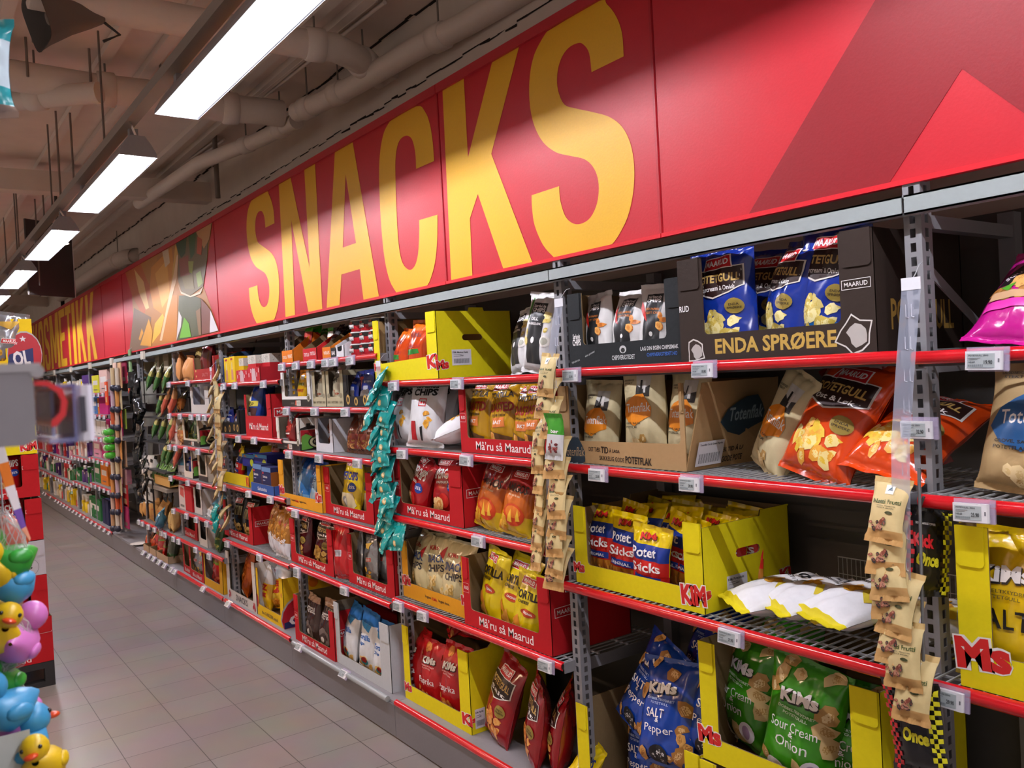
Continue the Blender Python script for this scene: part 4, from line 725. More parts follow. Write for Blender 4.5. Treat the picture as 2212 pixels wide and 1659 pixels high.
def kmark(x, y, w, asp, txt='KiMs', c='#cf2626'):
    h = w * .62 * asp; k = w / len(txt) * 4 * .0
    return [('T', txt, x, y, w * 1.06, h * 1.1, '#e9e6e0', .08, .13), ('T', txt, x, y, w, h, c, .08, .05)]
YEL2 = '#e2d312'; REDC = '#b3161f'; ORC = '#d99a1e'
def red_carton(short, label, x0, x1, z, h, yf, **k):
    w = x1 - x0; d = k.pop('d', .38)
    side = logo(.2, .55, .30, d / h) if k.pop('slogo', True) else []
    return carton(short, label, x0, x1, z, h, REDC, yf=yf, d=d, front=MARU() + [('T', 'RUD', post_x(k, w) * .5, .55, .05, .05, '#f0e4e2'), ('L', .0, .48, post_x(k, w) * .85, .62, .002, '#e0b8b4')], side=side, **k)
def post_x(k, w): return k.get('post', .075) / w

# ---- electronic price tags
CASE = mat('#d9dade', 'plastic', rough=.4); SCR = mat('#a9b2b4', 'plastic', rough=.25); CLIP = mat('#c8bcd8', 'plastic', rough=.15, alpha=.35)
def tag_meshes(price, big=False):
    m = MB(); m.cbox((-.036, -.010, -.019), (.036, 0, .019), CASE, .003)
    m.box((.028, -.0104, -.004), (.031, -.0099, .004), mat('#6a6a72', 'plastic')); case = m.mesh('tag_case')
    m = MB(); m.box((-.031, -.0107, -.0145), (.022, -.0100, .0145), SCR)
    o = [('T', 'POTETGULL 250G', .42, .86, .72, .12, '#4c5558'), ('R', .06, .66, .5, .70, '#7a8488'), ('R', .06, .56, .4, .60, '#7a8488'), ('T', '143.60', .18, .4, .24, .13, '#4c5558'), ('ST', .06, .08, .6, .24, 22, '#5a6468'), ('T', price, .78, .38, .3, .3, '#2f3638'), ('R', .02, .0, .98, .03, '#88939a')]
    art(m, o, (-.031, -.0107, -.0145), (1, 0, 0), (0, 0, 1), .053, .029); return case, m.mesh('tag_screen')
TM = [tag_meshes(p) for p in ('19.90', '25.90', '29.90', '27.90', '32.90')]
m = MB(); m.box((-.037, .0, .017), (.046, .001, .028), CLIP); m.box((.036, -.004, -.020), (.046, .001, .026), CLIP); m.box((-.034, .0, -.022), (.044, .0012, .02), CLIP)
clip_me = m.mesh('clip_holder')
_tn = [0]
def ptag(x, z, label, pi=None, y=-.0175, roll=0, tip=0, group='electronic price tags on the shelf edges'):
    _tn[0] += 1; cs, sr = TM[_tn[0] % 5 if pi is None else pi]
    t = thing('price_tag', label, 'price tag', (x, y - .001, z - .026), 0, group); t.rotation_euler = (math.radians(tip), math.radians(roll), math.radians(2))
    link('tag_case', cs, t, (0, -.001, 0)); link('tag_screen', sr, t, (0, -.001, 0)); link('clip_holder', clip_me, t)
TAGS = {(0, 0): [2128], (0, 1): [2100], (0, 2): [2047], (1, 0): [1234, 1519], (1, 1): [1291, 1491], (1, 2): [1577], (2, 0): [850, 987], (2, 1): [869, 1007], (2, 2): [1033], (2, 3): [861, 913, 1179],
        (3, 0): [609, 639, 672, 704, 721, 757], (3, 1): [619, 680, 746], (3, 2): [624, 689, 772], (3, 3): [638], (3, 4): [642, 744], (4, 0): [463, 483, 507, 569], (4, 1): [480, 515, 549], (4, 2): [483, 537, 584], (4, 3): [491, 561, 642],
        (5, 0): [365, 406], (5, 1): [366, 389, 413, 429, 442], (5, 2): [366, 379, 401, 428], (5, 3): [369, 406, 430], (5, 4): [375, 403, 424, 447], (5, 5): [386, 423, 452], (6, 0): [300, 308, 321, 334, 349, 357, 375]}
PI = {(0, 0): 0, (0, 1): 1, (0, 2): 2}
SHN = ['top', 'second', 'third', 'fourth', 'fifth', 'sixth']
for (k, i), xs in TAGS.items():
    z = (LV.get(k) or LVF[k])[i]
    for j, px in enumerate(xs):
        nm = f"{SHN[i] if k < 6 else 'lowest'} shelf edge, {BAYN.get(k, 'bay 7 from right')}"
        ptag(Xat(px, -.02, z - .03), z, f"small grey-screened price tag, {ORD[j] + ' from left on ' if len(xs) > 1 else 'on '}{nm}", PI.get((k, i)), roll=random.Random(k * 9 + i * 3 + j).uniform(-2, 2), tip=-4)
for k, xs in {3: [646, 742], 4: [492], 5: [377, 438], 6: [309, 321, 331, 343, 355, 369]}.items():
    for j, px in enumerate(xs):
        ptag(Xat(px, -.04, .17), .195, f"price tag tipped upward on the bottom edge, {ORD[j]} from left in bay {k + 1}", y=-.036, tip=-38)
ptag(-1.0, 1.505, 'price tag clipped to the upright behind the rightmost clear strip', y=.03, roll=0)

# ---- clear merchandising strips with pouches
STRIPM = mat('#c3cbe0', 'plastic', rough=.12, alpha=.42); RIB = mat('#dfe4f2', 'plastic', rough=.2, alpha=.7)
def clip_strip(label, pts, wd=.042):
    P = [Vector(q) for q in pts]; t = thing('clip_strip', label, 'clip strip', P[0]); m = MB(); o = P[0]
    for a, b in zip(P, P[1:]):
        a = a - o; b = b - o; m.add([a + Vector((-wd / 2, 0, 0)), a + Vector((wd / 2, 0, 0)), b + Vector((wd / 2, 0, 0)), b + Vector((-wd / 2, 0, 0))], [(0, 1, 2, 3)], STRIPM)
    m.build('strip', t); L = (P[-1] - P[0]); n = int(L.length / .066); m = MB()
    for i in range(n):
        q = L * ((i + .7) / n)
        for s in (-.006, .006): m.tube([q + Vector((s - .003, -.002, .014)), q + Vector((s - .003, -.003, -.012)), q + Vector((s + .003, -.003, -.014))], .0011, RIB, 5)
    m.build('hook_ribs', t)
    MB().box((-wd / 2, -.001, -.004), (wd / 2, .001, .022), mat('#e4e6ec', 'plastic')).build('header', t)
    MB().tube([(0, 0, .012), (.006, .01, .03), (.004, .03, .05), (0, .05, .055)], .0012, WIRE, 5).build('wire_hook', t)
    return t
def chain(kind, desc, pts, y, lean, seed, group, yaw=0, tiltr=6):
    rd = random.Random(seed)
    for i, (px, py) in enumerate(pts):
        p = atY(px, py, y + rd.uniform(-.006, .006))
        n = ORD[i] if i < 12 else str(i + 1) + 'th'
        bag(kind, p, f'{desc}, {n} from the top', rd.uniform(-tiltr, tiltr), lean + rd.uniform(-5, 5), yaw + rd.uniform(-9, 9), group=group, cat='snack pouch')
q7 = lambda X, Y: (1120 + X * .683, 640 + Y * .683); q6 = lambda X, Y: (770 + X * .43, 800 + Y * .4307); q5 = lambda X, Y: (400 + X * .43, 850 + Y * .4307)
clip_strip('clear plastic strip hanging at the rightmost upright, above cream pouches', [atY(1968, 622, -.06), atY(1955, 800, -.06), atY(1945, 960, -.06), atY(1950, 1500, -.045)])
chain('p_cream', 'cream nut pouch on the rightmost clear strip', [c2(*q) for q in [(1545, 600), (1560, 750), (1575, 872), (1590, 960), (1588, 1040), (1600, 1175), (1640, 1290), (1680, 1450)]], -.085, 13, 1, 'cream pouches on the rightmost strip', yaw=8)
clip_strip('clear plastic strip hanging at the second upright from right, among cream pouches', [atY(1207, 660, -.06), atY(1190, 780, -.05), atY(1186, 1270, -.03)])
chain('p_cream', 'cream nut pouch in the front column of the second clear strip', [q7(*q) for q in [(82, 318), (76, 388), (92, 452), (112, 578), (118, 646), (120, 706), (118, 766), (114, 826), (110, 888), (110, 930)]], -.08, 12, 2, 'cream pouches on the second strip', yaw=10)
bag('p_green', atY(*q7(112, 518), -.085), 'white and green pouch of red nuts among the cream pouches', 2, 8, 6, cat='snack pouch')
chain('p_cream', 'cream nut pouch in the rear column of the second clear strip', [q7(*q) for q in [(62, 500), (60, 562), (58, 626), (60, 690), (60, 750), (54, 806), (52, 868)]], -.05, 12, 3, 'cream pouches on the second strip', yaw=-14)
clip_strip('clear plastic strip carrying teal pouches between bays 3 and 4', [atY(817, 790, -.03), atY(822, 900, -.03), atY(838, 1180, -.03)])
chain('p_teal', 'shiny teal sweet pouch in the left column between bays 3 and 4', [q6(*q) for q in [(88, 110), (55, 176), (68, 236), (42, 300), (66, 360), (60, 400), (84, 455), (76, 528), (78, 600), (72, 665), (112, 738), (92, 824), (120, 912)]], -.075, 30, 4, 'teal pouches between bays 3 and 4', yaw=-18, tiltr=16)
chain('p_teal', 'shiny teal sweet pouch in the right column between bays 3 and 4', [q6(*q) for q in [(118, 200), (126, 282), (128, 350), (132, 420), (128, 484), (142, 560), (138, 632), (148, 694), (140, 756), (132, 840), (200, 905), (160, 900)]], -.055, 22, 5, 'teal pouches between bays 3 and 4', yaw=16, tiltr=14)
clip_strip('clear plastic strip carrying tan pouches between bays 5 and 6', [atY(455, 800, -.03), atY(462, 900, -.03), atY(478, 1140, -.03)])
clip_strip('bare clear plastic strip beside the tan pouches between bays 5 and 6', [atY(478, 842, -.05), atY(477, 900, -.05), atY(474, 1000, -.05)])
chain('p_cream_far', 'tan paper pouch in the right column between bays 5 and 6', [(466, 866), (469, 893), (470, 922), (471, 948), (472, 971), (473, 998), (474, 1017), (475, 1060)], -.075, 6, 6, 'tan pouches between bays 5 and 6', yaw=6, tiltr=3)
chain('p_cream_far', 'tan paper pouch in the left column between bays 5 and 6', [(456, 832), (450, 858), (449, 892), (450, 920), (449, 950), (451, 976), (453, 1003), (457, 1022), (459, 1052), (462, 1078), (464, 1108), (469, 1128), (477, 1148)], -.055, 30, 7, 'tan pouches between bays 5 and 6', yaw=-20, tiltr=14)
for i, (px, py) in enumerate([(458, 1126), (462, 1150)]): bag('p_teal', atY(px, py, -.08), f'teal pouch hanging below the tan pouches, {("upper", "lower")[i]} one', 8, 15, 0, cat='snack pouch', group='teal pouches below the tan ones')
# liquorice bags on a wire beside the rightmost upright
P = atY(*c2(1725, 640), -.02); bag('p_kick', atY(*c2(1725, 850), -.01), 'black chequered liquorice bag seen edge-on beside the rightmost upright', 6, 2, 62, cat='sweet bag', sc=1.0)
bag('p_kick', atY(*c2(1735, 1690), -.06), 'black liquorice bag with red and yellow chequers, lowest at the rightmost upright', -6, 4, 6, cat='sweet bag', sc=1.0)
a, b = atY(1985, 1010, -.03), atY(1998, 1560, -.045)
tag(MB().tube([a, a.lerp(b, .3), b], .0035, mat('#6f7276', 'plastic'), 6).tube([atY(1996, 1072, -.02), atY(1982, 1110, -.025), atY(1979, 1112, -.02)], .003, DGREY, 6).build('hanging_string'), 'grey cord hanging in front of the rightmost upright', 'cord')
# ================================================================ GOODS IN THE NEAR BAYS
# --- bay 2 from right (the wide one in the middle of the picture) and bay 1
c = carton('black carton, bay 2 top shelf', 'black display carton with white print, left on the top shelf of bay 2 from right', -2.209, -1.69, 1.656, .245, '#25282a', yf=.05, lip=.073, post=.072, d=.36,
    front=[('T', 'Sørlands', .075, .42, .07, .07, W1), ('T', 'CHIPS', .075, .34, .08, .09, W1, 0, .03), ('T', 'CHIPSVERKSTEDET', .5, .10, .2, .06, '#c9cccc'), ('E', .5, .2, .03, .05, '#c9cccc'), ('E', .5, .19, .018, .03, '#25282a'), ('T', 'LAG DIN EGEN CHIPSSMAK', .8, .19, .3, .05, '#d9dcdc'), ('T', 'CHIPSVERKSTEDET.NO', .82, .11, .24, .045, '#3f6ab8'), ('T', 'ekte poteter', .2, .17, .1, .035, '#a8acac', .3), ('T', 'FJELLBRYGG', .06, .08, .08, .03, '#a8acac', .2), ('CH', .07, .88, .02, .06, 3, .04, ['#b99a64', '#a5854e'], 3)])
row(c, 'chili_white', 'white crisp bag with black label', [1289, 1355, 1415], tilt=[-4, 0, 3], lean=8, yaw=[-8, 4, 6], dz=.0)
bag('chili_white', (-1.96, .20, 1.72), 'white crumpled bag tipped over on top of the black carton, bay 2 top shelf', 92, 40, 10, sc=1.15)
c = carton('wide brown carton, bay 2 top shelf', 'wide dark brown carton with gold lettering on the top shelf of bay 2 from right', -1.680, -1.082, 1.656, .285, '#332822', yf=.02, lip=.072, post=.088, rpost=.088, d=.40, inner='#4a3a2c',
    front=[('T', 'ENDA SPRØERE', .52, .13, .62, .15, '#c2a04e', 0, .03), ('B', .09, .1, .055, '#d8d4ce', 3), ('B', .09, .1, .048, '#332822', 3), ('B', .1, .09, .03, '#b8b4ae', 5), ('B', .91, .15, .075, '#d8d4ce', 8), ('B', .91, .15, .068, '#332822', 8), ('B', .92, .14, .04, '#b8b4ae', 5), ('T', 'RUD', .035, .52, .06, .06, W1)] + logo(.925, .56, .125, 2.1, '#e6e2de'),
    side=[('T', 'POTETGULL', .52, .30, .72, .26, '#a8853e', 0, .02)])
row(c, 'potet_blue', 'glossy blue crisp bag', [1566, 1700, 1785], tilt=[-2, 6, 8], lean=[4, 10, 8], yaw=[6, -30, -4], dz=[0, .005, .012], sc=[.98, .95, .98], y=[.075, .11, .10])
row(c, 'potet_blue', 'blue crisp bag behind the first', [1641], tilt=4, lean=12, yaw=4, y=.2, dz=.0, where='second row of ')
c = carton('kraft carton, bay 2 second shelf', 'brown kraft carton with dark blue oval print, second shelf of bay 2 from right', -2.262, -1.69, 1.34, .255, '#a98a60', yf=.03, lip=.072, post=.055, rpost=.018, lipr=.078, d=.40, flare=.075, inner='#93764e', tabs=True,
    front=[('B', .125, .14, .115, '#2c3f4c', 4, .85), ('T', 'Totenflak', .125, .14, .19, .12, '#c2a67c', .03, .0), ('T', 'DET TÆK', .31, .185, .10, .055, '#2a2119', -.02, .02), ('T', 'TID', .395, .185, .06, .085, '#2a2119', -.02, .03), ('T', 'Å LAGA', .475, .185, .085, .055, '#2a2119', -.02, .02), ('T', 'SKIKKELIG GODE', .45, .08, .2, .055, '#2a2119', -.02, .01), ('T', 'POTETFLAK', .66, .08, .2, .09, '#2a2119', -.02, .03)],
    side=[('B', .55, .62, .26, '#2c3f4c', 4, .6), ('T', 'Totenflak', .55, .62, .42, .16, '#8fa0a8', .02), ('T', 'DET TÆK TID Å LAGA', .42, .22, .5, .07, '#2a2119', 0, .02), ('T', 'SKIKKELIG GODE POTETFLAK', .42, .1, .6, .07, '#2a2119', 0, .02), ('R', .04, .06, .34, .34, '#d6d4d8'), ('ST', .07, .09, .31, .2, 26, '#3a3a40'), ('T', 'Totenflak Ost & Grønn Paprika', .19, .3, .26, .03, '#3a3a40')])
row(c, 'toten_orange', 'cream paper crisp bag with orange label', [1248, 1294, 1390, 1481], tilt=[0, 2, -1, 2], lean=[8, 8, 5, 8], yaw=[-20, 4, 4, -4], dz=[0, -.01, .028, .012], sc=[.8, .86, .9, .88], y=[.14, .08, .075, .09])
Z = 1.34
bag('toten_orange', (Xat(1650, .15, 1.36), .15, Z), 'cream paper crisp bag leaning right of the kraft carton, bay 2 second shelf', 22, 18, -20, sc=.95)
bag('potet_orange', (Xat(1752, .08, 1.36), .08, Z), 'orange-red crisp bag leaning back, standing right of the kraft carton', 14, 24, -4, var=0, sc=1.02)
bag('potet_orange', (Xat(1893, .04, 1.36), .04, Z + .03), 'orange-red crisp bag lying low behind the rightmost clear strip', 16, 58, 6, var=1)
bag('potet_dark', (-1.16, .30, Z), 'dark crisp bag turned round behind the orange-red bags, bay 2', 20, 14, 176)
c = carton('yellow stick carton, bay 2 third shelf', 'yellow carton packed with potato stick bags, third shelf of bay 2 from right', -2.203, -1.643, .937, .257, YEL2, yf=.024, lip=.066, post=.062, rpost=.07, d=.40, hole=(.2, .15, .085, .026), backh=.257,
    cut=[(0, 0), (.40, 0), (.40, .262), (.265, .262), (.26, .245), (0, .245)], front=kmark(.03, .2, .1, 2.18, 'Ms') + kmark(.93, .19, .17, 2.18, 'KiM'), side=kmark(.03, .2, .10, 1.56, 's') + kmark(.93, .2, .14, 1.56, 'Ki'), sticker=(.1, .03, .09, .06, 'KiMs Potetsticks'))
row(c, 'sticks', 'yellow, blue and red potato stick bag', [1298, 1350, 1409, 1454, 1476], tilt=[0, 4, 5, 9, 4], lean=[6, 6, -2, 10, 12], yaw=[-3, 4, 6, -14, -16], dz=[.0, -.012, -.03, .01, .0], y=[.075, .07, .045, .12, .11], sc=[.98, .98, .98, .95, .95])
for i in range(3):
    for j in range(6):
        bag('sticks', (c['x0'] + (.1 + .155 * j + .03 * (i % 2)) * c['w'], c['y'] + .15 + .08 * i, c['z'] + .014 + .006 * ((i + j) % 2)), f'yellow stick bag top, {ORD[j]} from left, row {i + 2} of the stick carton', (-1) ** j * 5, 16 + 6 * ((j + i) % 3), 8 * (j % 3) - 8, sc=.98, group='stick bags packed behind the front ones')
for i, (x, y, yw, zz, wd) in enumerate([(-1.56, .03, -4, 0, 1), (-1.44, .035, -2, .014, 1), (-1.285, .005, 10, .02, 1.04), (-1.12, .08, -2, .006, 1), (-1.02, .12, 24, .0, 1)]):
    bag('firstprice', (x, y, .937 + .045 + zz), f'white crisp bag with yellow seam lying flat, {ORD[i]} from left on bay 2 third shelf', 0, 84, -28 + yw, sc=wd, group='white bags lying flat on bay 2 third shelf')
m = MB()
for i in range(34): m.tube([(-1.5 + i * .0145, .46, .94), (-1.5 + i * .0145, .46, 1.05)], .0012, WIRE, 5)
m.tube([(-1.5, .459, 1.05), (-1.02, .459, 1.05)], .002, WIRE, 5); m.tube([(-1.5, .459, 1.0), (-1.02, .459, 1.0)], .0015, WIRE, 5)
tag(m.build('wire_divider'), 'low wire divider at the back of bay 2 third shelf', 'wire divider')
# bottom of bay 2: a blue-bag carton, and a green-bag carton stacked on another yellow carton
kf = lambda asp: kmark(.035, .2, .11, asp, 'Ms')
c = carton('yellow carton of blue bags', 'yellow carton heaped with blue crisp bags, bottom of bay 2 from right', -2.262, -1.705, .17, .337, YEL2, yf=.04, lip=.066, post=.06, front=kf(1.6), d=.40)
for i, (x, y, zz, tl, le, yw) in enumerate([(.30, .16, .0, -6, 12, -6), (.72, .15, .02, 6, 10, 8), (.30, .10, .255, 16, 26, -8), (.62, .07, .20, -4, 16, 4), (.86, .12, .25, 8, 20, 12), (.58, .26, .36, 4, 24, -6), (.80, .22, .30, 3, 16, 2)]):
    bag('kims_blue', (c['x0'] + x * c['w'], c['y'] + y, .18 + zz), f'royal blue crisp bag with brown crisps, {ORD[i]} from the bottom of the yellow carton heap', tl, le, yw, group='blue crisp bags heaped in the yellow carton')
c0 = carton('lower yellow carton, bay 2', 'yellow carton on the bottom shelf under the green-bag carton', -1.695, -1.135, .17, .337, YEL2, yf=.03, lip=.066, post=.06, front=kf(1.6), d=.40)
row(c0, 'kims_green', 'green crisp bag', [.3, .7], lean=4, sc=.9)
c = carton('yellow carton of green bags', 'yellow carton of green crisp bags stacked on another carton, bay 2 from right', -1.69, -1.13, .508, .343, YEL2, yf=.04, lip=.07, post=.062, rpost=.078, front=kmark(.05, .22, .15, 1.6, 'Ms'), d=.40)
row(c, 'kims_green', 'bright green crisp bag with white print', [1612, 1731, 1827], tilt=[6, 9, 4], lean=[9, 5, 10], yaw=[-14, 4, 16], dz=[.012, -.004, -.03], y=[.13, .07, .12], sc=[.98, 1.02, .96])
row(c, 'kims_green', 'green crisp bag behind the front ones', [1690], tilt=-4, lean=14, yaw=8, y=.24, dz=.03, where='second row of ')
# --- bay 1 (right edge)
for i, (x, y, zz, tl, le, yw) in enumerate([(-.80, .06, 0, 10, 44, 2), (-.55, .10, .01, 14, 40, 14)]):
    bag('magenta', (x, y, 1.654 + zz), f'magenta crisp bag leaning back, {("left", "right")[i]} one on bay 1 top shelf', tl, le, yw, group='magenta bags on bay 1 top shelf', sc=.82)
bag('toten_blue', (-.80, .09, 1.341), 'brown paper crisp bag with blue label on bay 1 second shelf', 5, 14, 2, sc=.98)
bag('toten_blue', (-.54, .12, 1.341), 'brown paper crisp bag cut by the right edge, bay 1 second shelf', 3, 10, 2, sc=.98)
c = carton('yellow carton, bay 1', 'yellow carton cut by the right edge, third shelf of bay 1 from right', -.918, -.36, .937, .343, YEL2, yf=.006, lip=.078, post=.068, front=kmark(.085, .22, .2, 1.6, 'Ms'), d=.40)
row(c, 'kims_yellow', 'yellow crisp bag with black lettering', [2184, 2320], tilt=[2, 0], lean=5, dz=-.012, sc=1.0)
bag('potet_gold', (-.86, .2, .17), 'dark crisp bag in the shadow at the bottom of bay 1', 0, 12, 10)
bag('potet_orange', (-.62, .2, .17), 'orange crisp bag in the shadow at the bottom of bay 1', 0, 14, -6)
c = carton('lowest carton, bay 1', 'yellow carton low behind the chequered bag, bottom of bay 1', -.93, -.5, .17, .25, YEL2, yf=.13, lip=.07, post=.06, front=kf(1.8), d=.34)

# --- bay 3 from right
c = carton('yellow carton, bay 3 top shelf', 'yellow carton with hand holes on the top shelf of bay 3 from right', -3.545, -2.985, 1.642, .275, YEL2, yf=-.004, lip=.078, post=.055, rpost=.08, lipr=.092, d=.38, hole=(.175, .165, .075, .026), inner='#9a7c50',
    front=kmark(.045, .24, .11, 2.05, 'Ms') + kmark(.93, .26, .16, 2.05, 'Ki'), side=kmark(.06, .2, .16, 1.4, 'Ms'), sticker=(.07, .05, .095, .065, 'KiMs Mexican Fiesta'), cut=[(0, 0), (.38, 0), (.38, .275), (.24, .275), (.235, .29), (.165, .29), (.16, .275), (0, .275)])
row(c, 'kims_mexican', 'orange-red crisp bag', [867, 904], tilt=[6, 3], lean=[10, 6], yaw=[-12, 4], dz=[-.01, .005], sc=[.96, 1.0])
bag('dill_white', (Xat(1119, .16, 1.75), .16, 1.642), 'white black-labelled crisp bag leaning back, left of the second clear strip', -8, 16, -14, sc=.86)
bag('dill_white', (Xat(1163, .1, 1.79) - .02, .10, 1.642), 'white black-labelled crisp bag upright beside the second clear strip', 8, 7, 4, var=0, sc=.93)
Z = 1.344
for i, (x, y, tl, le, yw) in enumerate([(Xat(876, .07, 1.48), .07, -4, 8, 0), (Xat(915, .05, 1.48), .05, 4, 8, 24), (Xat(945, .2, 1.5), .2, 4, 10, 0)]):
    bag('sor_white', (x, y, Z), f'white upright crisp bag, {ORD[i]} from left on bay 3 second shelf', tl, le, yw, group='white bags standing on bay 3 second shelf')
for i, (x, y, yw, zz) in enumerate([(Xat(945, .03, 1.38), .03, -40, .05), (Xat(985, .10, 1.38), .10, -20, .05)]):
    bag('sor_white', (x, y, Z + zz), f'white crisp bag fallen flat, {("left", "right")[i]} one on bay 3 second shelf', 10, 70, yw, group='white bags fallen on bay 3 second shelf', sc=.9)
c = red_carton('red carton, bay 3 second shelf', 'red carton of mustard tortilla bags on the second shelf of bay 3 from right', -2.876, -2.31, Z, .25, .02, lip=.058, post=.05)
row(c, 'roasted', 'mustard tortilla bag with red lettering', [1037, 1087, 1138, 1160], tilt=[2, -2, 3, 0], lean=[6, 7, 7, 7], yaw=[-8, 6, 2, 4], dz=[.0, -.002, -.01, 0], sc=[.98, .96, .93, .9])
c = red_carton('red carton, bay 3 third shelf', 'red carton of red paprika bags on the third shelf of bay 3 from right', -3.455, -2.885, 1.036, .248, .018, lip=.056, post=.056, rpost=.1)
row(c, 'super_red', 'red crisp bag with white lettering', [912, 967], tilt=[16, 2], lean=[8, 7], yaw=[-16, 6], dz=[-.005, 0], sc=[.93, .9])
for i, (x, y, tl, le, yw) in enumerate([(Xat(1053, .07, 1.08), .07, 12, 8, 4), (Xat(1110, .06, 1.08), .06, 10, 9, 10), (Xat(1150, .13, 1.08), .13, 4, 10, 16)]):
    bag('amigos', (x, y, 1.036), f'yellow and dark red crisp bag, {ORD[i]} from left on bay 3 third shelf', tl, le, yw, group='yellow and red bags on bay 3 third shelf', sc=.9 - .06 * (i > 0))
c = carton('orange carton, bay 3 fourth shelf', 'orange-yellow carton on the fourth shelf of bay 3 from right', -3.472, -2.912, .653, .257, ORC, yf=.042, lip=.068, post=.052, d=.38, front=[('T', 'Ingen', .40, .13, .09, .06, '#2a2119'), ('T', 'KiMs.', .50, .13, .085, .06, '#c8241c', 0, .02), ('T', 'Ingen kos.', .64, .13, .16, .06, '#2a2119')] + kmark(.06, .3, .14, 2.1, 'KiMs', '#b81c1c') + kmark(.95, .3, .12, 2.1, 'Ki', '#b81c1c'))
row(c, 'snack_cream', 'cream snack bag with blue lettering', [907, 945, 983], tilt=[4, -3, 4], lean=[8, 9, 8], yaw=[-12, 6, 10], dz=[0, .005, -.01])
c = red_carton('red carton, bay 3 fourth shelf', 'red carton of yellow tortilla bags on the fourth shelf of bay 3 from right', -2.897, -2.335, .653, .27, .006, lip=.066, post=.05, rpost=.07)
row(c, 'tort_yellow', 'yellow tortilla bag with black lettering', [1065, 1113, 1143], tilt=[8, 8, 10], lean=[8, 9, 6], yaw=[-8, 0, 8], dz=[.0, -.008, -.03], sc=[.97, .95, .9], y=[.075, .08, .055])
c = carton('yellow carton, bay 3 bottom', 'yellow carton of red paprika bags on the bottom shelf of bay 3 from right', -3.512, -2.952, .17, .340, YEL2, yf=.044, lip=.07, post=.055, rpost=.08, front=kmark(.055, .17, .12, 1.65, 'Ms') + kmark(.95, .17, .14, 1.65, 'Ki'), side=kmark(.05, .17, .08, 1.1, 's'), d=.40, cut=[(0, 0), (.4, 0), (.4, .36), (.12, .36), (.1, .34), (0, .34)], sticker=(.02, .02, .05, .08, 'KiMs Paprika'))
row(c, 'kims_red', 'red crisp bag with orange crisps', [897, 934, 977], tilt=[2, 4, 2], lean=[7, 5, 6], yaw=[-8, 4, 4], dz=[.005, -.012, -.002], sc=[1, .98, 1.0])
for i, (x, y, zz, yw) in enumerate([(.25, .16, .30, -20), (.62, .18, .31, 30), (.42, .28, .35, 4)]):
    bag('kims_red', (c['x0'] + x * c['w'], c['y'] + y, .17 + zz), f'red crisp bag thrown on top of bay 3 bottom carton, {ORD[i]} from left', 8, 60, yw, group='red bags lying on the bottom carton of bay 3', sc=.95)
for i, (x, y, tl, le, yw) in enumerate([(Xat(1070, .09, .2), .09, 11, 12, -10), (Xat(1150, .09, .2), .09, 9, 11, -30), (Xat(1205, .13, .2), .13, 8, 10, -44)]):
    bag('potet_dark', (x, y, .172), f'dark red crisp bag with black label, {ORD[i]} from left, bottom of bay 3', tl, le, yw, group='dark red bags at the bottom of bay 3', var=i % 2, sc=1.02 - .03 * i)
bag('super_yellow', (-2.31, .02, .172), 'yellow crisp bag fallen beside the second upright at the bottom of bay 3', 4, 40, -20, sc=.7)
# ================================================================ GOODS IN BAYS 4, 5 AND 6
def X2(a, b, z, y=.03): return Xat(a, y, z), Xat(b, y, z)
def box(name, label, x0, x1, z, h, col, y=.03, d=.12, ops=(), sops=(), group=None, cat='box', lid=None):
    m = MB(); m.box((x0, y, z + .0008), (x1, y + d, z + h), mat(col, 'card'))
    if ops: art(m, ops, (x0, y, z), (1, 0, 0), (0, 0, 1), x1 - x0, h)
    if sops: art(m, sops, (x1, y, z), (0, 1, 0), (0, 0, 1), d, h)
    o = m.build(name)
    if lid: MB().box((x0 - .001, y - .001, z + h), (x1 + .001, y + d, z + h + lid[0]), mat(lid[1], 'card')).build('box_lid', o)
    return tag(o, label, cat, group)
def jar(label, x, y, z, r, h, prof, cols, group, cat='jar', name='jar', ops=None):
    t = thing(name, label, cat, (x, y, z + .0008), 0, group)
    MB().lathe([(r * a, h * b) for a, b in prof[0]], mat(cols[0], 'gloss'), n=16).build('jar_body', t)
    MB().lathe([(r * a, h * b) for a, b in prof[1]], mat(cols[1], 'plastic'), n=16).build('jar_lid', t)
    return t
RINGS = [('E', x, y, .045, .16 * q, '#c8a258') for x, y, q in ((.1, .22, 1), (.3, .16, .8), (.52, .2, 1), (.74, .26, .9), (.9, .24, 1))] + [('E', x, y, .022, .085 * q, '#241f1c') for x, y, q in ((.1, .22, 1), (.3, .16, .8), (.52, .2, 1), (.74, .26, .9), (.9, .24, 1))]
HOUSES = [('R', 0, 0, 1, .2, '#1e1c1b'), ('R', .02, .26, .40, .62, '#a8202a'), ('P', [(.0, .62), (.42, .66), (.42, .72), (.2, .76), (.02, .68)], '#2a2624'), ('R', .14, .72, .22, .82, '#2a2624'), ('P', [(.42, .2), (.42, .72), (.66, .86), (.92, .62), (.92, .2)], '#cc7238'), ('R', .60, .82, .68, .92, '#b06030'), ('R', .10, .38, .19, .54, '#7a1620'), ('R', .25, .38, .34, .54, '#7a1620'), ('R', .52, .42, .6, .58, '#8a4420'), ('R', .7, .42, .78, .58, '#8a4420'), ('B', .14, .24, .15, '#5f9a3c', 3), ('E', .36, .24, .2, .2, '#23201c'), ('E', .36, .24, .17, .17, '#b9b48c'), ('E', .36, .24, .12, .12, '#23201c'), ('T', '100%', .36, .25, .16, .07, '#b9b48c'), ('R', .84, .24, 1, .5, '#1c1c1e')]
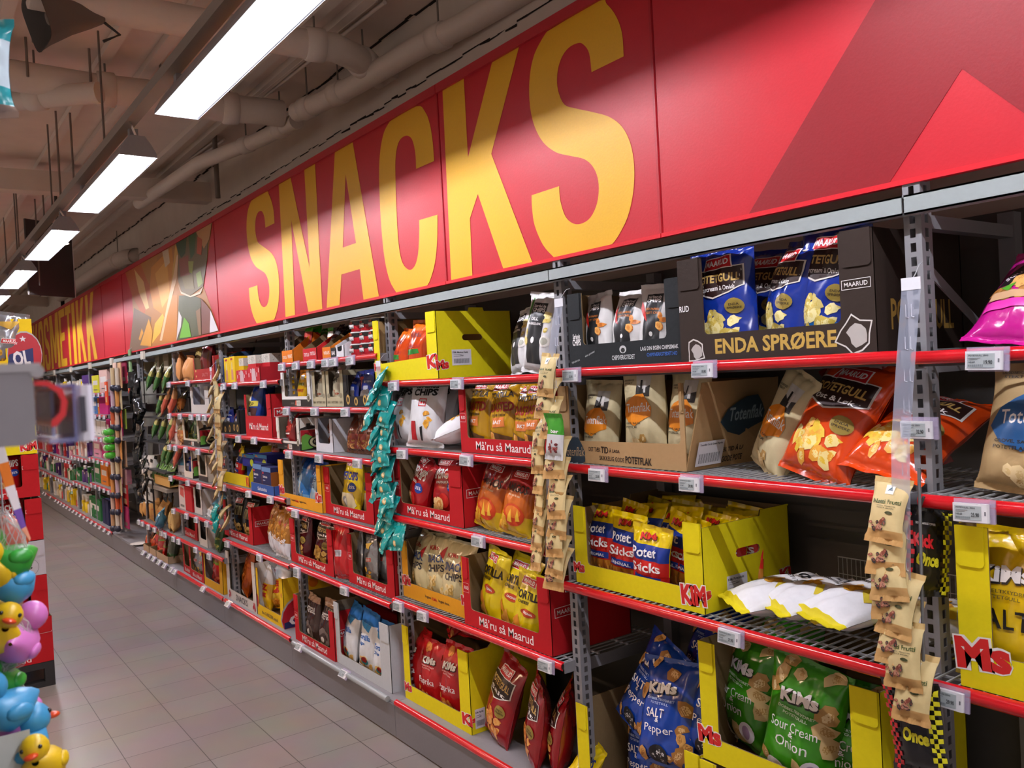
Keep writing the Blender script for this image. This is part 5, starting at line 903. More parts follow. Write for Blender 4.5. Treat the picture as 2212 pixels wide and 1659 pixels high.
BADGE = [('E', .92, .24, .05, .12, '#5a5442'), ('E', .92, .24, .042, .10, '#cfc8ae'), ('E', .92, .24, .028, .07, '#5a5442'), ('R', .52, .02, .66, .17, '#e6e4dc'), ('P', [(.46, .03), (.52, .03), (.52, .17), (.48, .17)], '#b8543a'), ('T', 'NØTTE', .59, .12, .1, .04, '#5a7a3a'), ('T', 'FABRIKKEN', .59, .07, .1, .03, '#3a3a36'), ('T', 'EKTE NØTTER', .38, .09, .1, .04, '#9a948a')]
NOTT = [('R', 0, 0, 1, .2, '#2b2724')] + BADGE
# --- bay 4 from right, top shelf
b4 = 'bay 4'
Z = 1.772
BAGS['wrap_orange'] = dict(size=(.075, .19, .04), col='#d8761e', res=(10, 12), bands=[(0, .7, '#dd8a3c'), (.7, .88, '#e8e2d8'), (.88, 1, '#44a824')], art=[('T', 'WRAP', .0, .6, .7, .1, W1), ('R', -.4, .4, .4, .5, '#e8d0b0')])
BAGS['wrap_red'] = dict(size=(.075, .2, .04), col='#b82a24', res=(10, 12), bands=[(0, .74, '#b5382c'), (.74, 1, '#3fae22')], art=[('P', [(-.3, .2), (.1, .6), (.3, .2)], '#d8a88a')])
BAGS['bar_grey'] = dict(size=(.05, .16, .02), col='#2a2828', res=(8, 10), bands=[(0, .4, '#a8a6a6'), (.4, 1, '#2c2a2b')])
TRI = lambda d, h, lo: [(0, 0), (d, 0), (d, lo * 1.4), (d * .55, h), (0, lo)]
x0, x1 = X2(609, 632, Z + .05)
c = carton('orange tray, bay 4 top shelf', 'orange peaked tray of wraps, leftmost on the top shelf of bay 4', x0, x1, Z, .07, '#d9761a', post=0, lip=.07, d=.24, cut=TRI(.24, .17, .07), front=[('T', 'TORTILLA', .28, .45, .4, .26, '#f0e0cc'), ('T', 'WRAPS', .74, .5, .4, .32, '#f0e0cc')], tabs=False)
row(c, 'wrap_orange', 'orange wrap packet with green top', [620, 629], lean=20, y=[.08, .11], yaw=10)
x0, x1 = X2(654, 683, Z + .05)
c = carton('red tray, bay 4 top shelf', 'red peaked tray of wraps on the top shelf of bay 4', x0, x1, Z, .065, '#c01f24', post=0, lip=.065, d=.24, cut=TRI(.24, .15, .065), front=[('T', 'TORTILLA', .28, .5, .4, .3, '#f0e0e0'), ('T', 'TORTILLA', .74, .55, .4, .3, '#f0e0e0')], tabs=False)
row(c, 'wrap_red', 'red wrap packet with bright green top', [648, 660, 668, 676, 684], lean=[24, 10, 16, 12, 18], y=[.06, .09, .12, .14, .17], yaw=12, dz=[.0, .02, .02, .01, .0])
x0, x1 = X2(696, 714, Z + .05)
c = carton('small orange tray, bay 4 top shelf', 'small orange tray between red and black trays, bay 4 top shelf', x0, x1, Z, .06, '#d9761a', post=0, lip=.06, d=.2, cut=TRI(.2, .13, .06), front=[('T', 'WRAPS', .5, .5, .7, .3, '#f0e0cc')], tabs=False)
row(c, 'wrap_orange', 'blue-topped wrap packet', [706], lean=14, y=.1, sc=.9)
x0, x1 = X2(714, 726, Z + .04)
c = carton('black tray, bay 4 top shelf', 'narrow black tray of dark bars on the top shelf of bay 4', x0, x1, Z, .05, '#2a2829', post=0, lip=.05, d=.22, cut=TRI(.22, .09, .05), front=[('T', 'BAR', .5, .5, .6, .4, W1)], tabs=False)
row(c, 'bar_grey', 'dark bar packet', [708, 716, 724, 731, 738], lean=38, y=[.05, .08, .1, .13, .16], yaw=10, dz=[.05, .04, .035, .03, .02])
x0, x1 = X2(724, 742, Z + .05)
c = carton('white tray, bay 4 top shelf', 'white tray with sloping side beside the red jars, bay 4 top shelf', x0, x1, Z, .06, '#dcdcde', post=.02, lip=.03, d=.28, inner='#c9c9cc', cut=[(0, 0), (.28, 0), (.28, .17), (.2, .17), (0, .06)], tabs=False)
row(c, 'bar_grey', 'grey bar packet', [736, 744, 752], lean=36, y=[.05, .1, .15], yaw=10)
JP = ([(.9, 0), (1, .06), (1, .86), (.92, .92)], [(1.0, .86), (1.03, .88), (1.03, 1), (.9, 1)])
JB = MB()
jar_me = None
for ci, px in enumerate((775, 800, 823)):
    for r in range(3):
        jx = Xat(px, .07 + .02 * ci, Z + .03 + .058 * r); t = thing('salsa_jar', f'red and black salsa tin, column {ci + 1} from left, {("bottom", "middle", "top")[r]} one, bay 4 top shelf', 'jar', (jx, .075 + .012 * ci, Z + .001 + .0585 * r), 0, 'red tins stacked on bay 4 top shelf')
        MB().lathe([(.040, 0), (.043, .003), (.043, .03)], mat('#c0202c', 'gloss'), n=20).lathe([(.0432, .03), (.0432, .052)], mat('#1e1b1c', 'gloss'), n=20).box((-.02, -.0455, .016), (.02, -.0425, .034), mat('#e0dcdc', 'ink')).build('jar_body', t)
        m = MB(); art(m, [('T', 'KiMs', .5, .78, .5, .2, '#d0242c', .05), ('T', 'CRUNCHY', .5, .52, .9, .2, W1), ('T', 'SALSA', .5, .28, .7, .2, '#1e1b1c', 0, .03)], (-.026, -.0462, .004), (1, 0, 0), (0, 0, 1), .052, .05); m.build('jar_label', t)
        MB().lathe([(.044, .052), (.0445, .056), (.043, .058), (.001, .058)], mat('#d8d6d6', 'metal'), n=20).build('jar_lid', t)
# second shelf
Z = 1.522
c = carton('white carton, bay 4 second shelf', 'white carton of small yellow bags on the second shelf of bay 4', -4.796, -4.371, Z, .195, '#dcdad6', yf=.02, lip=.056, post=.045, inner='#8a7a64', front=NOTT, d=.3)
row(c, 'mex_small', 'small yellow bag with green script', [627, 651, 660], lean=6, tilt=[0, 1, 0], y=[.05, .05, .09])
for i, (a, b, px) in enumerate(((-4.368, -4.197, 691), (-4.185, -3.978, 729))):
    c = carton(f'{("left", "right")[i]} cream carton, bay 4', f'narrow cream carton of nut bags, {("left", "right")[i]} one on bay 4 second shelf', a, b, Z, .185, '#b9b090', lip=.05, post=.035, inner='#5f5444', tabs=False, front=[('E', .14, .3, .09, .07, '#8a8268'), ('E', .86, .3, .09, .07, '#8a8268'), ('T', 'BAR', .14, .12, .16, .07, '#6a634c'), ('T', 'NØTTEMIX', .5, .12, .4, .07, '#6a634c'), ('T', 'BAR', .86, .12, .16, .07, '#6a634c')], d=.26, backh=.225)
    row(c, 'nut_cream', 'cream and brown nut bag', [px - 1, px + 5], lean=[3, 10], tilt=4, y=[.035, .09], dz=[.0, .01])
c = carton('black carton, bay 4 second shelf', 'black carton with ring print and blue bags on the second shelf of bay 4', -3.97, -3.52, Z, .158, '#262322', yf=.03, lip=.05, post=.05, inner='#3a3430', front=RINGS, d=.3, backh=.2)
row(c, 'choc_blue', 'blue nut bag', [764, 792], lean=[6, 6], tilt=[3, -4], yaw=[-6, 8], y=[.05, .05])
# third shelf
Z = 1.276
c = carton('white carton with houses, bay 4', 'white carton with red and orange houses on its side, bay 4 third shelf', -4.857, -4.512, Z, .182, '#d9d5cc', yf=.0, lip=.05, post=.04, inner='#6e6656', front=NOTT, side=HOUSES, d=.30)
row(c, 'chili_red', 'red nut bag with pink script', [628], lean=4, tilt=-1, y=.05)
c = carton('plain white carton, bay 4', 'plain white carton with cut-out front on the third shelf of bay 4', -4.405, -4.183, Z, .178, '#d3d5dc', yf=.05, lip=.045, post=.035, inner='#9a9aa0', d=.28)
for i in range(2): bag('nuts_bag', (Xat(700 + 2 * i, .11, Z + .06), .12, Z + .02 + .07 * i), f'brown nut bag inside the plain white carton, {("lower", "upper")[i]} one', 6 - 12 * i, 30, 10, group='nut bags in the plain white carton')
for i, px in enumerate((759, 783, 797)): bag('pretzel', (Xat(px, .1, Z + .1), .1, Z + .002), f'brown and pink stick bag, {ORD[i]} from left on bay 4 third shelf', (2, -2, 6)[i], 8, 4, group='brown stick bags on bay 4 third shelf', sc=1.05)
# fourth shelf
Z = .947
c = carton('orange carton, bay 4 fourth shelf', 'orange-yellow carton of blue bags on the fourth shelf of bay 4', -4.925, -4.302, Z, .257, ORC, yf=.022, lip=.066, post=.075, rpost=.06, d=.38, front=[('T', 'Ingen', .34, .13, .09, .06, '#2a2119'), ('T', 'KiMs.', .43, .13, .085, .06, '#c8241c', 0, .02), ('T', 'Ingen kos.', .57, .13, .16, .06, '#2a2119')] + kmark(.06, .32, .14, 2.4, 'Ms', '#c8281c') + kmark(.93, .32, .14, 2.4, 'Kim', '#c8281c'))
row(c, 'crisp_blue', 'blue crisp bag with pale sticks', [634, 656, 685], tilt=[4, 6, 2], lean=[8, 8, 8], yaw=[-10, 4, 6], dz=[0, .0, -.02], y=[.13, .08, .09], sc=[.95, .97, .9])
c = red_carton('red carton, bay 4 fourth shelf', 'red carton of yellow and navy bags on the fourth shelf of bay 4', -4.305, -3.73, Z, .25, .04, lip=.058, post=.075)
row(c, 'super_yellow', 'yellow crisp bag with navy lettering', [738, 760, 790], tilt=[8, 5, 2], lean=8, yaw=[-20, -4, 6], dz=[-.01, 0, 0], sc=[.9, .98, .95], y=[.14, .07, .12])
# fifth shelf
Z = .62
c = red_carton('first red carton, bay 4 fifth shelf', 'red carton of dark red and gold bags, left on the fifth shelf of bay 4', -4.788, -4.195, Z, .25, .02, lip=.056, post=.07)
row(c, 'potet_gold', 'dark red crisp bag with gold crisps', [660, 700], tilt=[4, 6], lean=8, yaw=[-12, 6], dz=[-.01, -.01], sc=[.98, .98])
c = red_carton('second red carton, bay 4 fifth shelf', 'red carton of silver bags, right on the fifth shelf of bay 4', -4.04, -3.545, Z, .25, .035, lip=.056, post=.05, rpost=.07)
row(c, 'silver', 'crumpled silver bag with red badge', [768, 783, 800, 817, 826], tilt=[-6, 4, -4, 5, 0], lean=[8, 14, 6, 10, 6], yaw=[-10, 20, -6, 12, 0], y=[.06, .1, .06, .1, .15], dz=[.02, .03, .0, .0, .03])
bag('red_back', (Xat(738, .04, Z + .12), .045, Z), 'red bag turned backwards between the two red cartons, bay 4 fifth shelf', -6, 6, 8)
# bottom
Z = .17
c = red_carton('red carton, bay 4 bottom', 'red carton of dark brown bags on the bottom shelf of bay 4', -4.761, -4.211, Z, .264, .008, lip=.058, post=.06)
row(c, 'brown_potet', 'dark brown crisp bag with white print', [677, 709], tilt=[3, 2], lean=6, yaw=[-4, 6])
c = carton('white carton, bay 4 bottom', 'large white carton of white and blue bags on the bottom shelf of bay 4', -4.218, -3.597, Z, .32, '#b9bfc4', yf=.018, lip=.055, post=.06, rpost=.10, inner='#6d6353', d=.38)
row(c, 'tort_white', 'white tortilla bag with blue top', [757, 793, 824], tilt=[5, 6, 3], lean=8, yaw=[-8, 2, 6], dz=[.0, -.005, -.012], sc=[.98, 1, .92])
# --- bay 5 from right
Z = 1.68
c = carton('navy carton, bay 5 top shelf', 'navy carton with white print on the top shelf of bay 5', -6.03, -5.842, Z, .16, '#25385c', yf=.02, lip=.055, post=.025, tabs=False, d=.2, front=[('B', .5, .2, .2, '#c9cdd4', 3)] + [('R', .1 + .13 * i, .06 + .1 * (i % 2), .13 + .13 * i, .14 + .1 * (i % 2), '#c9cdd4') for i in range(7)], cut=[(0, 0), (.2, 0), (.2, .21), (.1, .21), (0, .16)])
BAGS['navy_pouch'] = dict(size=(.13, .2, .05), col='#1c2c66', res=(12, 14), bands=[(0, .6, '#1c2c66'), (.6, 1, '#7a5a44')], art=[('T', 'SALT', 0, .45, .5, .1, '#8a98c0', .2)])
row(c, 'navy_pouch', 'navy and copper pouch', [472], lean=8, tilt=3, y=.06, dz=.03)
for i in range(2):
    a = -5.835 + i * .112
    box('biscuit_box', f'tall yellow box with pink print, {("left", "right")[i]} one on bay 5 top shelf', a, a + .108, Z, .168 + .004 * i, '#dcb81c', .02, .16, [('R', .25, .86, .65, .94, '#b8282c'), ('P', [(.3, .1), (.7, .1), (.66, .5), (.34, .5)], '#c98a7a'), ('P', [(.38, .5), (.62, .5), (.56, .78), (.46, .78)], '#d8c890')], group='yellow boxes on bay 5 top shelf')
x0, x1 = X2(512, 536, Z + .05, .02)
PW = [('R', .1 + .16 * i, .3 + .3 * (i % 2), .14 + .16 * i, .6 + .3 * (i % 2), '#e6d2d0') for i in range(6)] + [('B', .5, .4, .2, '#cfb0b4', 3)]
c1t = carton('left red tray, bay 5', 'low red tray with white print, left one on bay 5 top shelf', x0, x1 - .002, Z, .075, '#b3202a', yf=.015, post=0, lip=.075, d=.34, tabs=False, front=PW)
c2t = carton('right red tray, bay 5', 'low red tray with white print, right one on bay 5 top shelf', x1 + .002, Xat(561, .015, Z + .05), Z, .085, '#b3202a', yf=.015, post=0, lip=.085, d=.42, tabs=False, front=PW, side=[])
SPK = lambda c: [('R', 0, .66, 1, 1, '#c9c4ba'), ('CH', .5, .84, .46, .12, 30, .05, ['#8f8a80', '#e2ded6'], 5), ('T', 'SALT', .5, .34, .3, .2, '#e8dcd0', 1.2), ('R', .3, .1, .7, .22, '#e8dcd0')]
for i, (px0, px1, col, yy, dz) in enumerate([(513, 535, '#d6ae18', .05, 0), (536, 562, '#b81e26', .05, .01), (566, 592, '#b81e26', .09, .012), (596, 612, '#9c1a22', .2, .012)]):
    x0, x1 = X2(px0, px1 - 9, Z + .1, yy)
    box('salt_box', f'{"yellow" if i == 0 else "red"} box with speckled white top, {ORD[i]} from left on bay 5 top shelf', x0, x1, Z + .005, .15 + dz, col, yy, .11, SPK(col), SPK(col)[:2], group='speckle-topped boxes on bay 5 top shelf')
x0, x1 = X2(487, 545, Z + .2, .3); box('blue_box', 'dark blue box at the back of bay 5 top shelf', x0, x1, Z, .2, '#2f5a86', .3, .15)
bag('p_black', (Xat(520, .26, Z + .2), .25, Z + .2), 'black crumpled bag lying on the blue box, bay 5 top shelf', 80, 30, 10, sc=1.8, cat='bag')
Z = 1.335
c = carton('black carton, bay 5', 'black carton with ring print on the second shelf of bay 5', -6.05, -5.612, Z, .158, '#262322', yf=.03, lip=.075, post=.05, inner='#3a3430', front=RINGS, d=.3)
row(c, 'choc_blue', 'blue nut bag', [497, 513], lean=6, tilt=[2, 8], y=.06)
c = carton('red carton, bay 5 second shelf', 'red carton with high front tray on the second shelf of bay 5', -5.397, -4.932, Z, .26, REDC, yf=.0, lip=.128, post=.035, rpost=.075, d=.34, front=[('T', "Må’ru så Maarud", .5, .24, .72, .16, '#efe6e4', 0, .01), ('R', 0, .483, 1, .49, '#8a1018')], side=logo(.3, .58, .5, 1.3))
row(c, 'popcorn', 'blue popcorn bag with yellow and black band', [552, 566], tilt=[6, -6], lean=[10, 14], yaw=[-8, 20], dz=[.06, .05], y=[.07, .16], sc=[1.02, .9])
Z = .99
c = carton('yellow carton, bay 5 third shelf', 'yellow carton of stick bags on the third shelf of bay 5', -6.03, -5.49, Z, .20, '#d9c214', yf=.03, lip=.075, post=.0, rpost=.0, d=.36, tabs=False, front=[('T', 'Ki', .95, .18, .1, .3, '#cf2626', 0, .05)], cut=[(0, 0), (.36, 0), (.36, .26), (.1, .26), (0, .075)])
row(c, 'sticks', 'yellow, blue and red potato stick bag', [487, 503, 517], tilt=[-6, 6, 10], lean=[8, 10, 8], yaw=[-8, 10, -10], y=[.05, .09, .06], sc=.98)
for i, (a, b, zz) in enumerate([(524, 549, .0), (548, 577, .01)]):
    x0, x1 = X2(a, b, Z + .16, .06); box('snack_multipack', f'shiny blue multipack with lime spots, {("left", "right")[i]} one on bay 5 third shelf', x0, x1, Z + .13 + zz, .08, '#2a2f86', .06, .16, [('R', 0, .72, 1, 1, '#2f86c8'), ('E', .8, .35, .14, .3, '#b9d01a'), ('P', [(.1, .8), (.4, .75), (.2, .95)], '#c8783a')], group='blue multipacks on bay 5 third shelf')
    box('snack_multipack', f'dark blue multipack below, {("left", "right")[i]} one on bay 5 third shelf', x0 + .02, x1 + .02, Z, .125, '#1c4f9a', .08, .16, group='blue multipacks on bay 5 third shelf')
x0, x1 = X2(547, 596, Z + .02, .0)
c = carton('blue tray, bay 5', 'blue tray of navy cracker packs on the third shelf of bay 5', x0, x1, Z, .055, '#2c4f96', yf=-.012, post=0, lip=.055, d=.3, tabs=False, front=[('T', 'Saltsticks', .5, .45, .4, .4, '#d0d6e6')], cut=[(0, 0), (.3, 0), (.3, .075), (0, .055)])
CRK = [('R', 0, .82, 1, 1, '#5f86b8'), ('R', .08, .72, .2, .8, '#c8282c'), ('T', 'Saltsticks', .36, .62, .5, .09, W1), ('R', .1, .46, .36, .49, '#a8b0cc'), ('P', [(.05, .14), (.5, .14), (.46, .26), (.06, .28)], '#d8d2c8'), ('CH', .34, .19, .1, .04, 5, .05, ['#9a5a34', '#b8784a'], 3)]
for i in range(2): box('cracker_pack', f'navy cracker pack, {("left", "right")[i]} one in the blue tray, bay 5', x0 + .012 + i * .16, x0 + .165 + i * .16, Z + .006, .165 - .01 * i, '#1f2450', .0, .09, CRK, [('R', 0, 0, 1, .82, '#8a4f22')], group='navy cracker packs in the blue tray')
for i in range(2): bag('pretzel', (Xat(585 + 10 * i, .2, Z + .25), .2, Z + .15), f'dark stick bag behind the blue tray, {("left", "right")[i]} one', 0, 6, 0, group='dark stick bags behind the blue tray')
Z = .605
c = red_carton('red carton, bay 5 fourth shelf', 'red carton of black and gold bags on the fourth shelf of bay 5', -6.12, -5.52, Z, .25, .045, lip=.055, post=.06, rpost=.065)
row(c, 'potet_black', 'black crisp bag with gold print', [497, 517, 538], lean=7, tilt=[2, 0, 3], yaw=[-6, 2, 6], sc=[.95, .98, .92])
for i, px in enumerate((586, 601, 613, 623)): bag('peanut', (Xat(px, .07, Z + .1), .08 - .012 * i, Z), f'brown nut bag with white lower half, {ORD[i]} from left on bay 5 fourth shelf', (4, 2, -3, 3)[i], 6, (-10, 0, 8, 4)[i], group='brown and white nut bags on bay 5 fourth shelf', sc=(1.02, 1, .96, .94)[i])
Z = .17
c = carton('white carton, bay 5 bottom', 'tall white carton with black lettering on the bottom shelf of bay 5', -6.062, -5.462, Z, .332, '#cbc5be', yf=.025, lip=.07, post=.065, d=.38, inner='#5f5342', front=[('T', 'SNACKS', .5, .1, .4, .13, '#2a2624', 0, .015)] + [('B', x, y, .025, '#b02a34', k) for k, (x, y) in enumerate(((.08, .15), (.11, .1), (.07, .06), (.92, .15), (.9, .1), (.94, .07)))])
row(c, 'doodle', 'orange puffed-snack bag', [532, 552], lean=[14, 18], tilt=[8, 4], yaw=[-14, 6], sc=[.95, .9], y=[.12, .2])
STAR = lambda x, y, r, a: ('P', [(x + r * (1 if k % 2 == 0 else .42) * math.sin(math.pi * k / 5), y + r * (1 if k % 2 == 0 else .42) * a * math.cos(math.pi * k / 5)) for k in range(10)], '#d6d2d4')
OLW = lambda a: [('E', .5, .2, .56, .48, '#a8a6a2'), ('E', .5, .17, .54, .47, '#a81c28'), ('P', [(.0, .12), (1, .30), (1, .06), (.0, -.0)], '#1c2458'), ('T', 'OLW', .52, .19, .86, .2, '#dcd8d8', .12, .04), STAR(.62, .46, .12, a), STAR(.24, .38, .06, a), STAR(.8, .03, .06, a), ('E', .58, .82, .09, .09 * a, '#c8721a')]
c = carton('yellow carton with stars, bay 5', 'yellow carton with red star emblem on the bottom shelf of bay 5', -5.478, -4.995, Z, .305, '#d9b414', yf=.03, lip=.07, post=.05, rpost=.055, d=.34, tabs=False, front=[('T', 'the CHEEZIER snack', .5, .1, .6, .07, '#2a2010')] + [('E', .95, .66, .02, .05, '#c8721a'), ('E', .05, .3, .04, .14, '#a81c28')], side=OLW(1.1), cut=[(0, 0), (.34, 0), (.34, .2), (.18, .305), (0, .305)])
row(c, 'cheez', 'yellow and white puffed-snack bag with red lettering', [577, 600, 612], lean=[8, 12, 16], tilt=[6, -4, 8], yaw=[-10, 16, 0], sc=[.98, .95, .9], y=[.08, .12, .2], dz=[0, .02, .05])
# --- bay 6 from right
Z = 1.717
for i, px in enumerate((388, 404, 413)): bag('orange_plain', (Xat(px, .07, Z + .1), .07 - .01 * i, Z), f'plain orange paper bag, {ORD[i]} from left on bay 6 top shelf', (6, 2, 6)[i], 10, (-20, 0, 10)[i], sc=(1, .85, .8)[i], group='orange paper bags on bay 6 top shelf')
x0, x1 = X2(419, 463, Z + .05, .03)
c = carton('red carton, bay 6 top shelf', 'red carton with scooped front on the top shelf of bay 6', x0, x1, Z, .16, '#a82a26', lip=.075, post=.02, rpost=.03, d=.26, tabs=False, front=[('T', 'SALTY', .55, .2, .3, .16, '#b8605a'), ('E', .1, .4, .03, .06, '#c8a04a'), ('E', .12, .15, .03, .05, '#c8a04a')], cut=[(0, 0), (.26, 0), (.26, .2), (0, .16)])
row(c, 'maroon', 'maroon crisp bag', [445], lean=6, tilt=6, sc=1.05, y=.07, dz=.02)
row(c, 'gold_plain', 'gold-backed bag', [428], lean=6, tilt=-6, y=.1, dz=.02)
Z = 1.464
x0, x1 = X2(398, 414, Z + .05); box('carton_side', 'white carton with green and red print on bay 6 second shelf', x0, x1, Z, .26, '#c9c6c0', .1, .2, [('B', .4, .08, .3, '#4f9a3a', 3), ('B', .5, .62, .36, '#4f9a3a', 4), ('R', .1, .3, .6, .5, '#2a2422')], name_ok if False else (), None) if False else box('snack_carton', 'white carton with green print on bay 6 second shelf', x0, x1, Z, .25, '#c9c6c0', .1, .2, [('B', .4, .08, .3, '#4f9a3a', 3), ('B', .5, .62, .36, '#4f9a3a', 4), ('R', .1, .3, .6, .5, '#2a2422')])
x0, x1 = X2(413, 452, Z + .05)
c = carton('pale carton, bay 6 second shelf', 'pale grey carton with tall window, second shelf of bay 6', x0, x1, Z, .20, '#c4bfb9', lip=.065, post=.06, rpost=.1, d=.2, inner='#a3a2ac')
bag('gold_nuts', (Xat(389, .08, Z + .08), .07, Z), 'small brown nut bag left of the white carton, bay 6 second shelf', -10, 14, -10)
Z = 1.21
for i in range(2):
    x0, x1 = X2(367 + i * 4, 384 + i * 1, Z + .05 + .1 * (1 - i)); box('nut_box', f'white box with red edge, {("upper", "lower")[i]} of two on bay 6 third shelf', x0, x1, Z + .102 * (1 - i), .1, '#d2c6bd', .02, .14, [('R', 0, .9, 1, 1, '#a82a34'), ('T', 'Nøttelur', .5, .3, .7, .22, '#b8605a')], group='white boxes on bay 6 third shelf')
bag('gold_nuts', (Xat(391, .03, Z + .1), .04, Z), 'yellow and white nut bag on bay 6 third shelf', 0, 5, 0, sc=1.1)
x0, x1 = X2(396, 431, Z + .05)
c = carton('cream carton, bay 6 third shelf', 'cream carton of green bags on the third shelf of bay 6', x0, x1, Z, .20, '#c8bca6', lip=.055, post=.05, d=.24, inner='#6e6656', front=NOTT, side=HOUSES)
row(c, 'green_veg', 'dark green bag', [406, 414, 424], lean=5, sc=.85, y=[.05, .07, .05])
Z = .955
x0, x1 = X2(398, 416, Z + .06)
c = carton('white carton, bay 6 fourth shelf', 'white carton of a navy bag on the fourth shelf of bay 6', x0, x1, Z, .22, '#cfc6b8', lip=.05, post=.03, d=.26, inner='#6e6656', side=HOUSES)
row(c, 'choc_blue', 'navy bag', [408], lean=5, sc=1.1)
x0, x1 = X2(429, 448, Z + .06)
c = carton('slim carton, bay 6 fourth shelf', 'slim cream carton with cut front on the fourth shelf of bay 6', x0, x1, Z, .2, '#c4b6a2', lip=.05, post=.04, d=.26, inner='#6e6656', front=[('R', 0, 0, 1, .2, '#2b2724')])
bag('blue_white', (Xat(394, .06, Z + .1), .06, Z), 'pale blue pouch behind the white carton, bay 6 fourth shelf', 0, 5, 0)
Z = .69
x0, x1 = X2(390, 418, Z + .06); box('gift_box', 'red box with white ribbon print on bay 6 fifth shelf', x0, x1, Z, .19, '#b01a22', .02, .2, [('P', [(.0, 0), (.5, 0), (.45, 1), (.02, 1)], '#cfc2bc'), ('P', [(.1, .6), (.4, .5), (.42, .9), (.15, .95)], '#c8504a'), ('R', .1, .1, .4, .2, '#6a6a62')])
x0, x1 = X2(420, 437, Z + .06)
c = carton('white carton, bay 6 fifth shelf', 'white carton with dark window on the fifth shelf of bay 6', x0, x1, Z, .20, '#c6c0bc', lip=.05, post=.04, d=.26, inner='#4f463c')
bag('blue_white', (Xat(449, .05, Z + .05), .05, Z), 'white and blue pouch tipped over, bay 6 fifth shelf', 20, 40, 10)
Z = .455
x0, x1 = X2(384, 418, Z + .06)
c = red_carton('red carton, bay 6 sixth shelf', 'red carton of a clear snack bag on the sixth shelf of bay 6', x0, x1, Z, .24, .06, lip=.07, post=.06, slogo=False, d=.3)
row(c, 'gold_nuts', 'clear and gold snack bag', [411], lean=10, tilt=6, y=.1, sc=1.1)
for i, (a, b) in enumerate(((426, 436), (437, 454))):
    x0, x1 = X2(a, b, Z + .06, .05)
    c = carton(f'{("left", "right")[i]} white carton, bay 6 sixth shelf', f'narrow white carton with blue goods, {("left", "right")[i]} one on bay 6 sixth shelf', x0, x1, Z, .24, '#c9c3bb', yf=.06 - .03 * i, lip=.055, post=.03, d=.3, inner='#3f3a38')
    row(c, 'navy_pouch', 'blue pouch', [.5], lean=6, sc=.8)
bag('green_veg', (Xat(468, .04, Z + .1), .05, Z), 'clear green nut bag below the tan pouches, bay 6', 6, 12, -10, sc=1.15)
Z = .17
x0, x1 = X2(396, 412, Z + .1, .03); c = red_carton('left red carton, bay 6 bottom', 'red carton of dark bags, left on the bottom shelf of bay 6', x0, x1, Z, .24, .03, lip=.06, post=.035, slogo=False, d=.3)
row(c, 'maroon', 'dark brown bag', [405], lean=6, sc=.85)
x0, x1 = X2(413, 443, Z + .1, .03); c = red_carton('right red carton, bay 6 bottom', 'red carton of grey bags, right on the bottom shelf of bay 6', x0, x1, Z, .24, .02, lip=.06, post=.03, slogo=False, d=.3)
row(c, 'silver', 'grey snack bag', [425, 436], lean=6, sc=1.0)
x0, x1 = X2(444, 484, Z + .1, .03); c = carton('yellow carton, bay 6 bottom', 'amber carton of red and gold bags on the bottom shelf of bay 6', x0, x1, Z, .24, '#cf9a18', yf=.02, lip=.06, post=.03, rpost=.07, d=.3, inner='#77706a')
row(c, 'red_pack', 'red and gold snack bag', [468, 474], lean=6, sc=1.3, tilt=[4, -3], y=[.06, .12])
# ================================================================ HANGING GOODS AND COSMETICS FAR ALONG THE WALL
rd = random.Random(11)
PACKC = ['#c9aa98', '#b9906a', '#a89a86', '#c2b08a', '#b59aa6', '#c25a34', '#cfc4b4', '#c7a99a', '#cbbfae', '#c98a4a']
for j, yy in enumerate((812, 858, 897, 925, 966, 1004, 1044, 1080, 1116)):
    for i, px in enumerate((248, 258)):
        p = atY(px, yy, -.02); t = thing('hair_tool_pack', f'hanging hair tool on a pale card, {("left", "right")[i]} column, {ORD[j]} from the top', 'hair tool', p, 0, 'hair tools hanging in bay 8')
        MB().box((-.075, .0, -.12), (.075, .008, .13), mat(PACKC[(j * 2 + i) % 10], 'card')).build('backing_card', t)
        MB().tube([(0, -.02, .08), (0, -.02, -.1)], .02, mat(PACKC[(j + 5 * i + 3) % 10], 'plastic'), 8).build('handle', t)
        MB().ball((0, -.02, -.12), .036, mat('#26283a', 'plastic'), 10, 6).build('brush_head', t)
for i, (px, yy, c, w, h, lab) in enumerate([(267, 800, '#8a1c3c', .2, .26, 'dark pink hanging cloth in bay 8'), (277, 827, '#c8281c', .05, .2, 'slim red hanging card in bay 8'), (229, 850, '#d84a1c', .11, .24, 'orange-red hanging card with white print in front of the cosmetics'), (270, 1070, '#a82428', .2, .22, 'red framed card hanging low in bay 8'), (272, 1115, '#a02a5c', .2, .24, 'magenta card hanging lowest in bay 8'), (268, 905, '#8a9a3a', .12, .2, 'olive pack hanging in bay 8'), (268, 980, '#a5846a', .14, .26, 'brown paper pack hanging in bay 8'), (280, 790, '#7a9a6a', .08, .3, 'pale green pack hanging beside the upright, bay 8'), (268, 1035, '#b88a86', .16, .2, 'dusty pink pack hanging in bay 8')]):
    p = atY(px, yy, .02 if i != 2 else -.06); m = MB(); m.box((-w / 2, 0, -h / 2), (w / 2, .012, h / 2), mat(c, 'card')); art(m, [('R', .15, .6, .85, .85, '#d8cfc4'), ('R', .2, .12, .8, .35, '#c9a070')] if i in (1, 2, 3) else [('R', .2, .1, .8, .25, '#6a5a50')], (-w / 2, 0, -h / 2), (1, 0, 0), (0, 0, 1), w, h)
    m.tube([(0, .0, h / 2), (0, .03, h / 2 + .02), (0, .06, h / 2 + .02)], .003, WIRE, 5); tag(m.build('hanging_pack', None, p), lab, 'hanging pack')
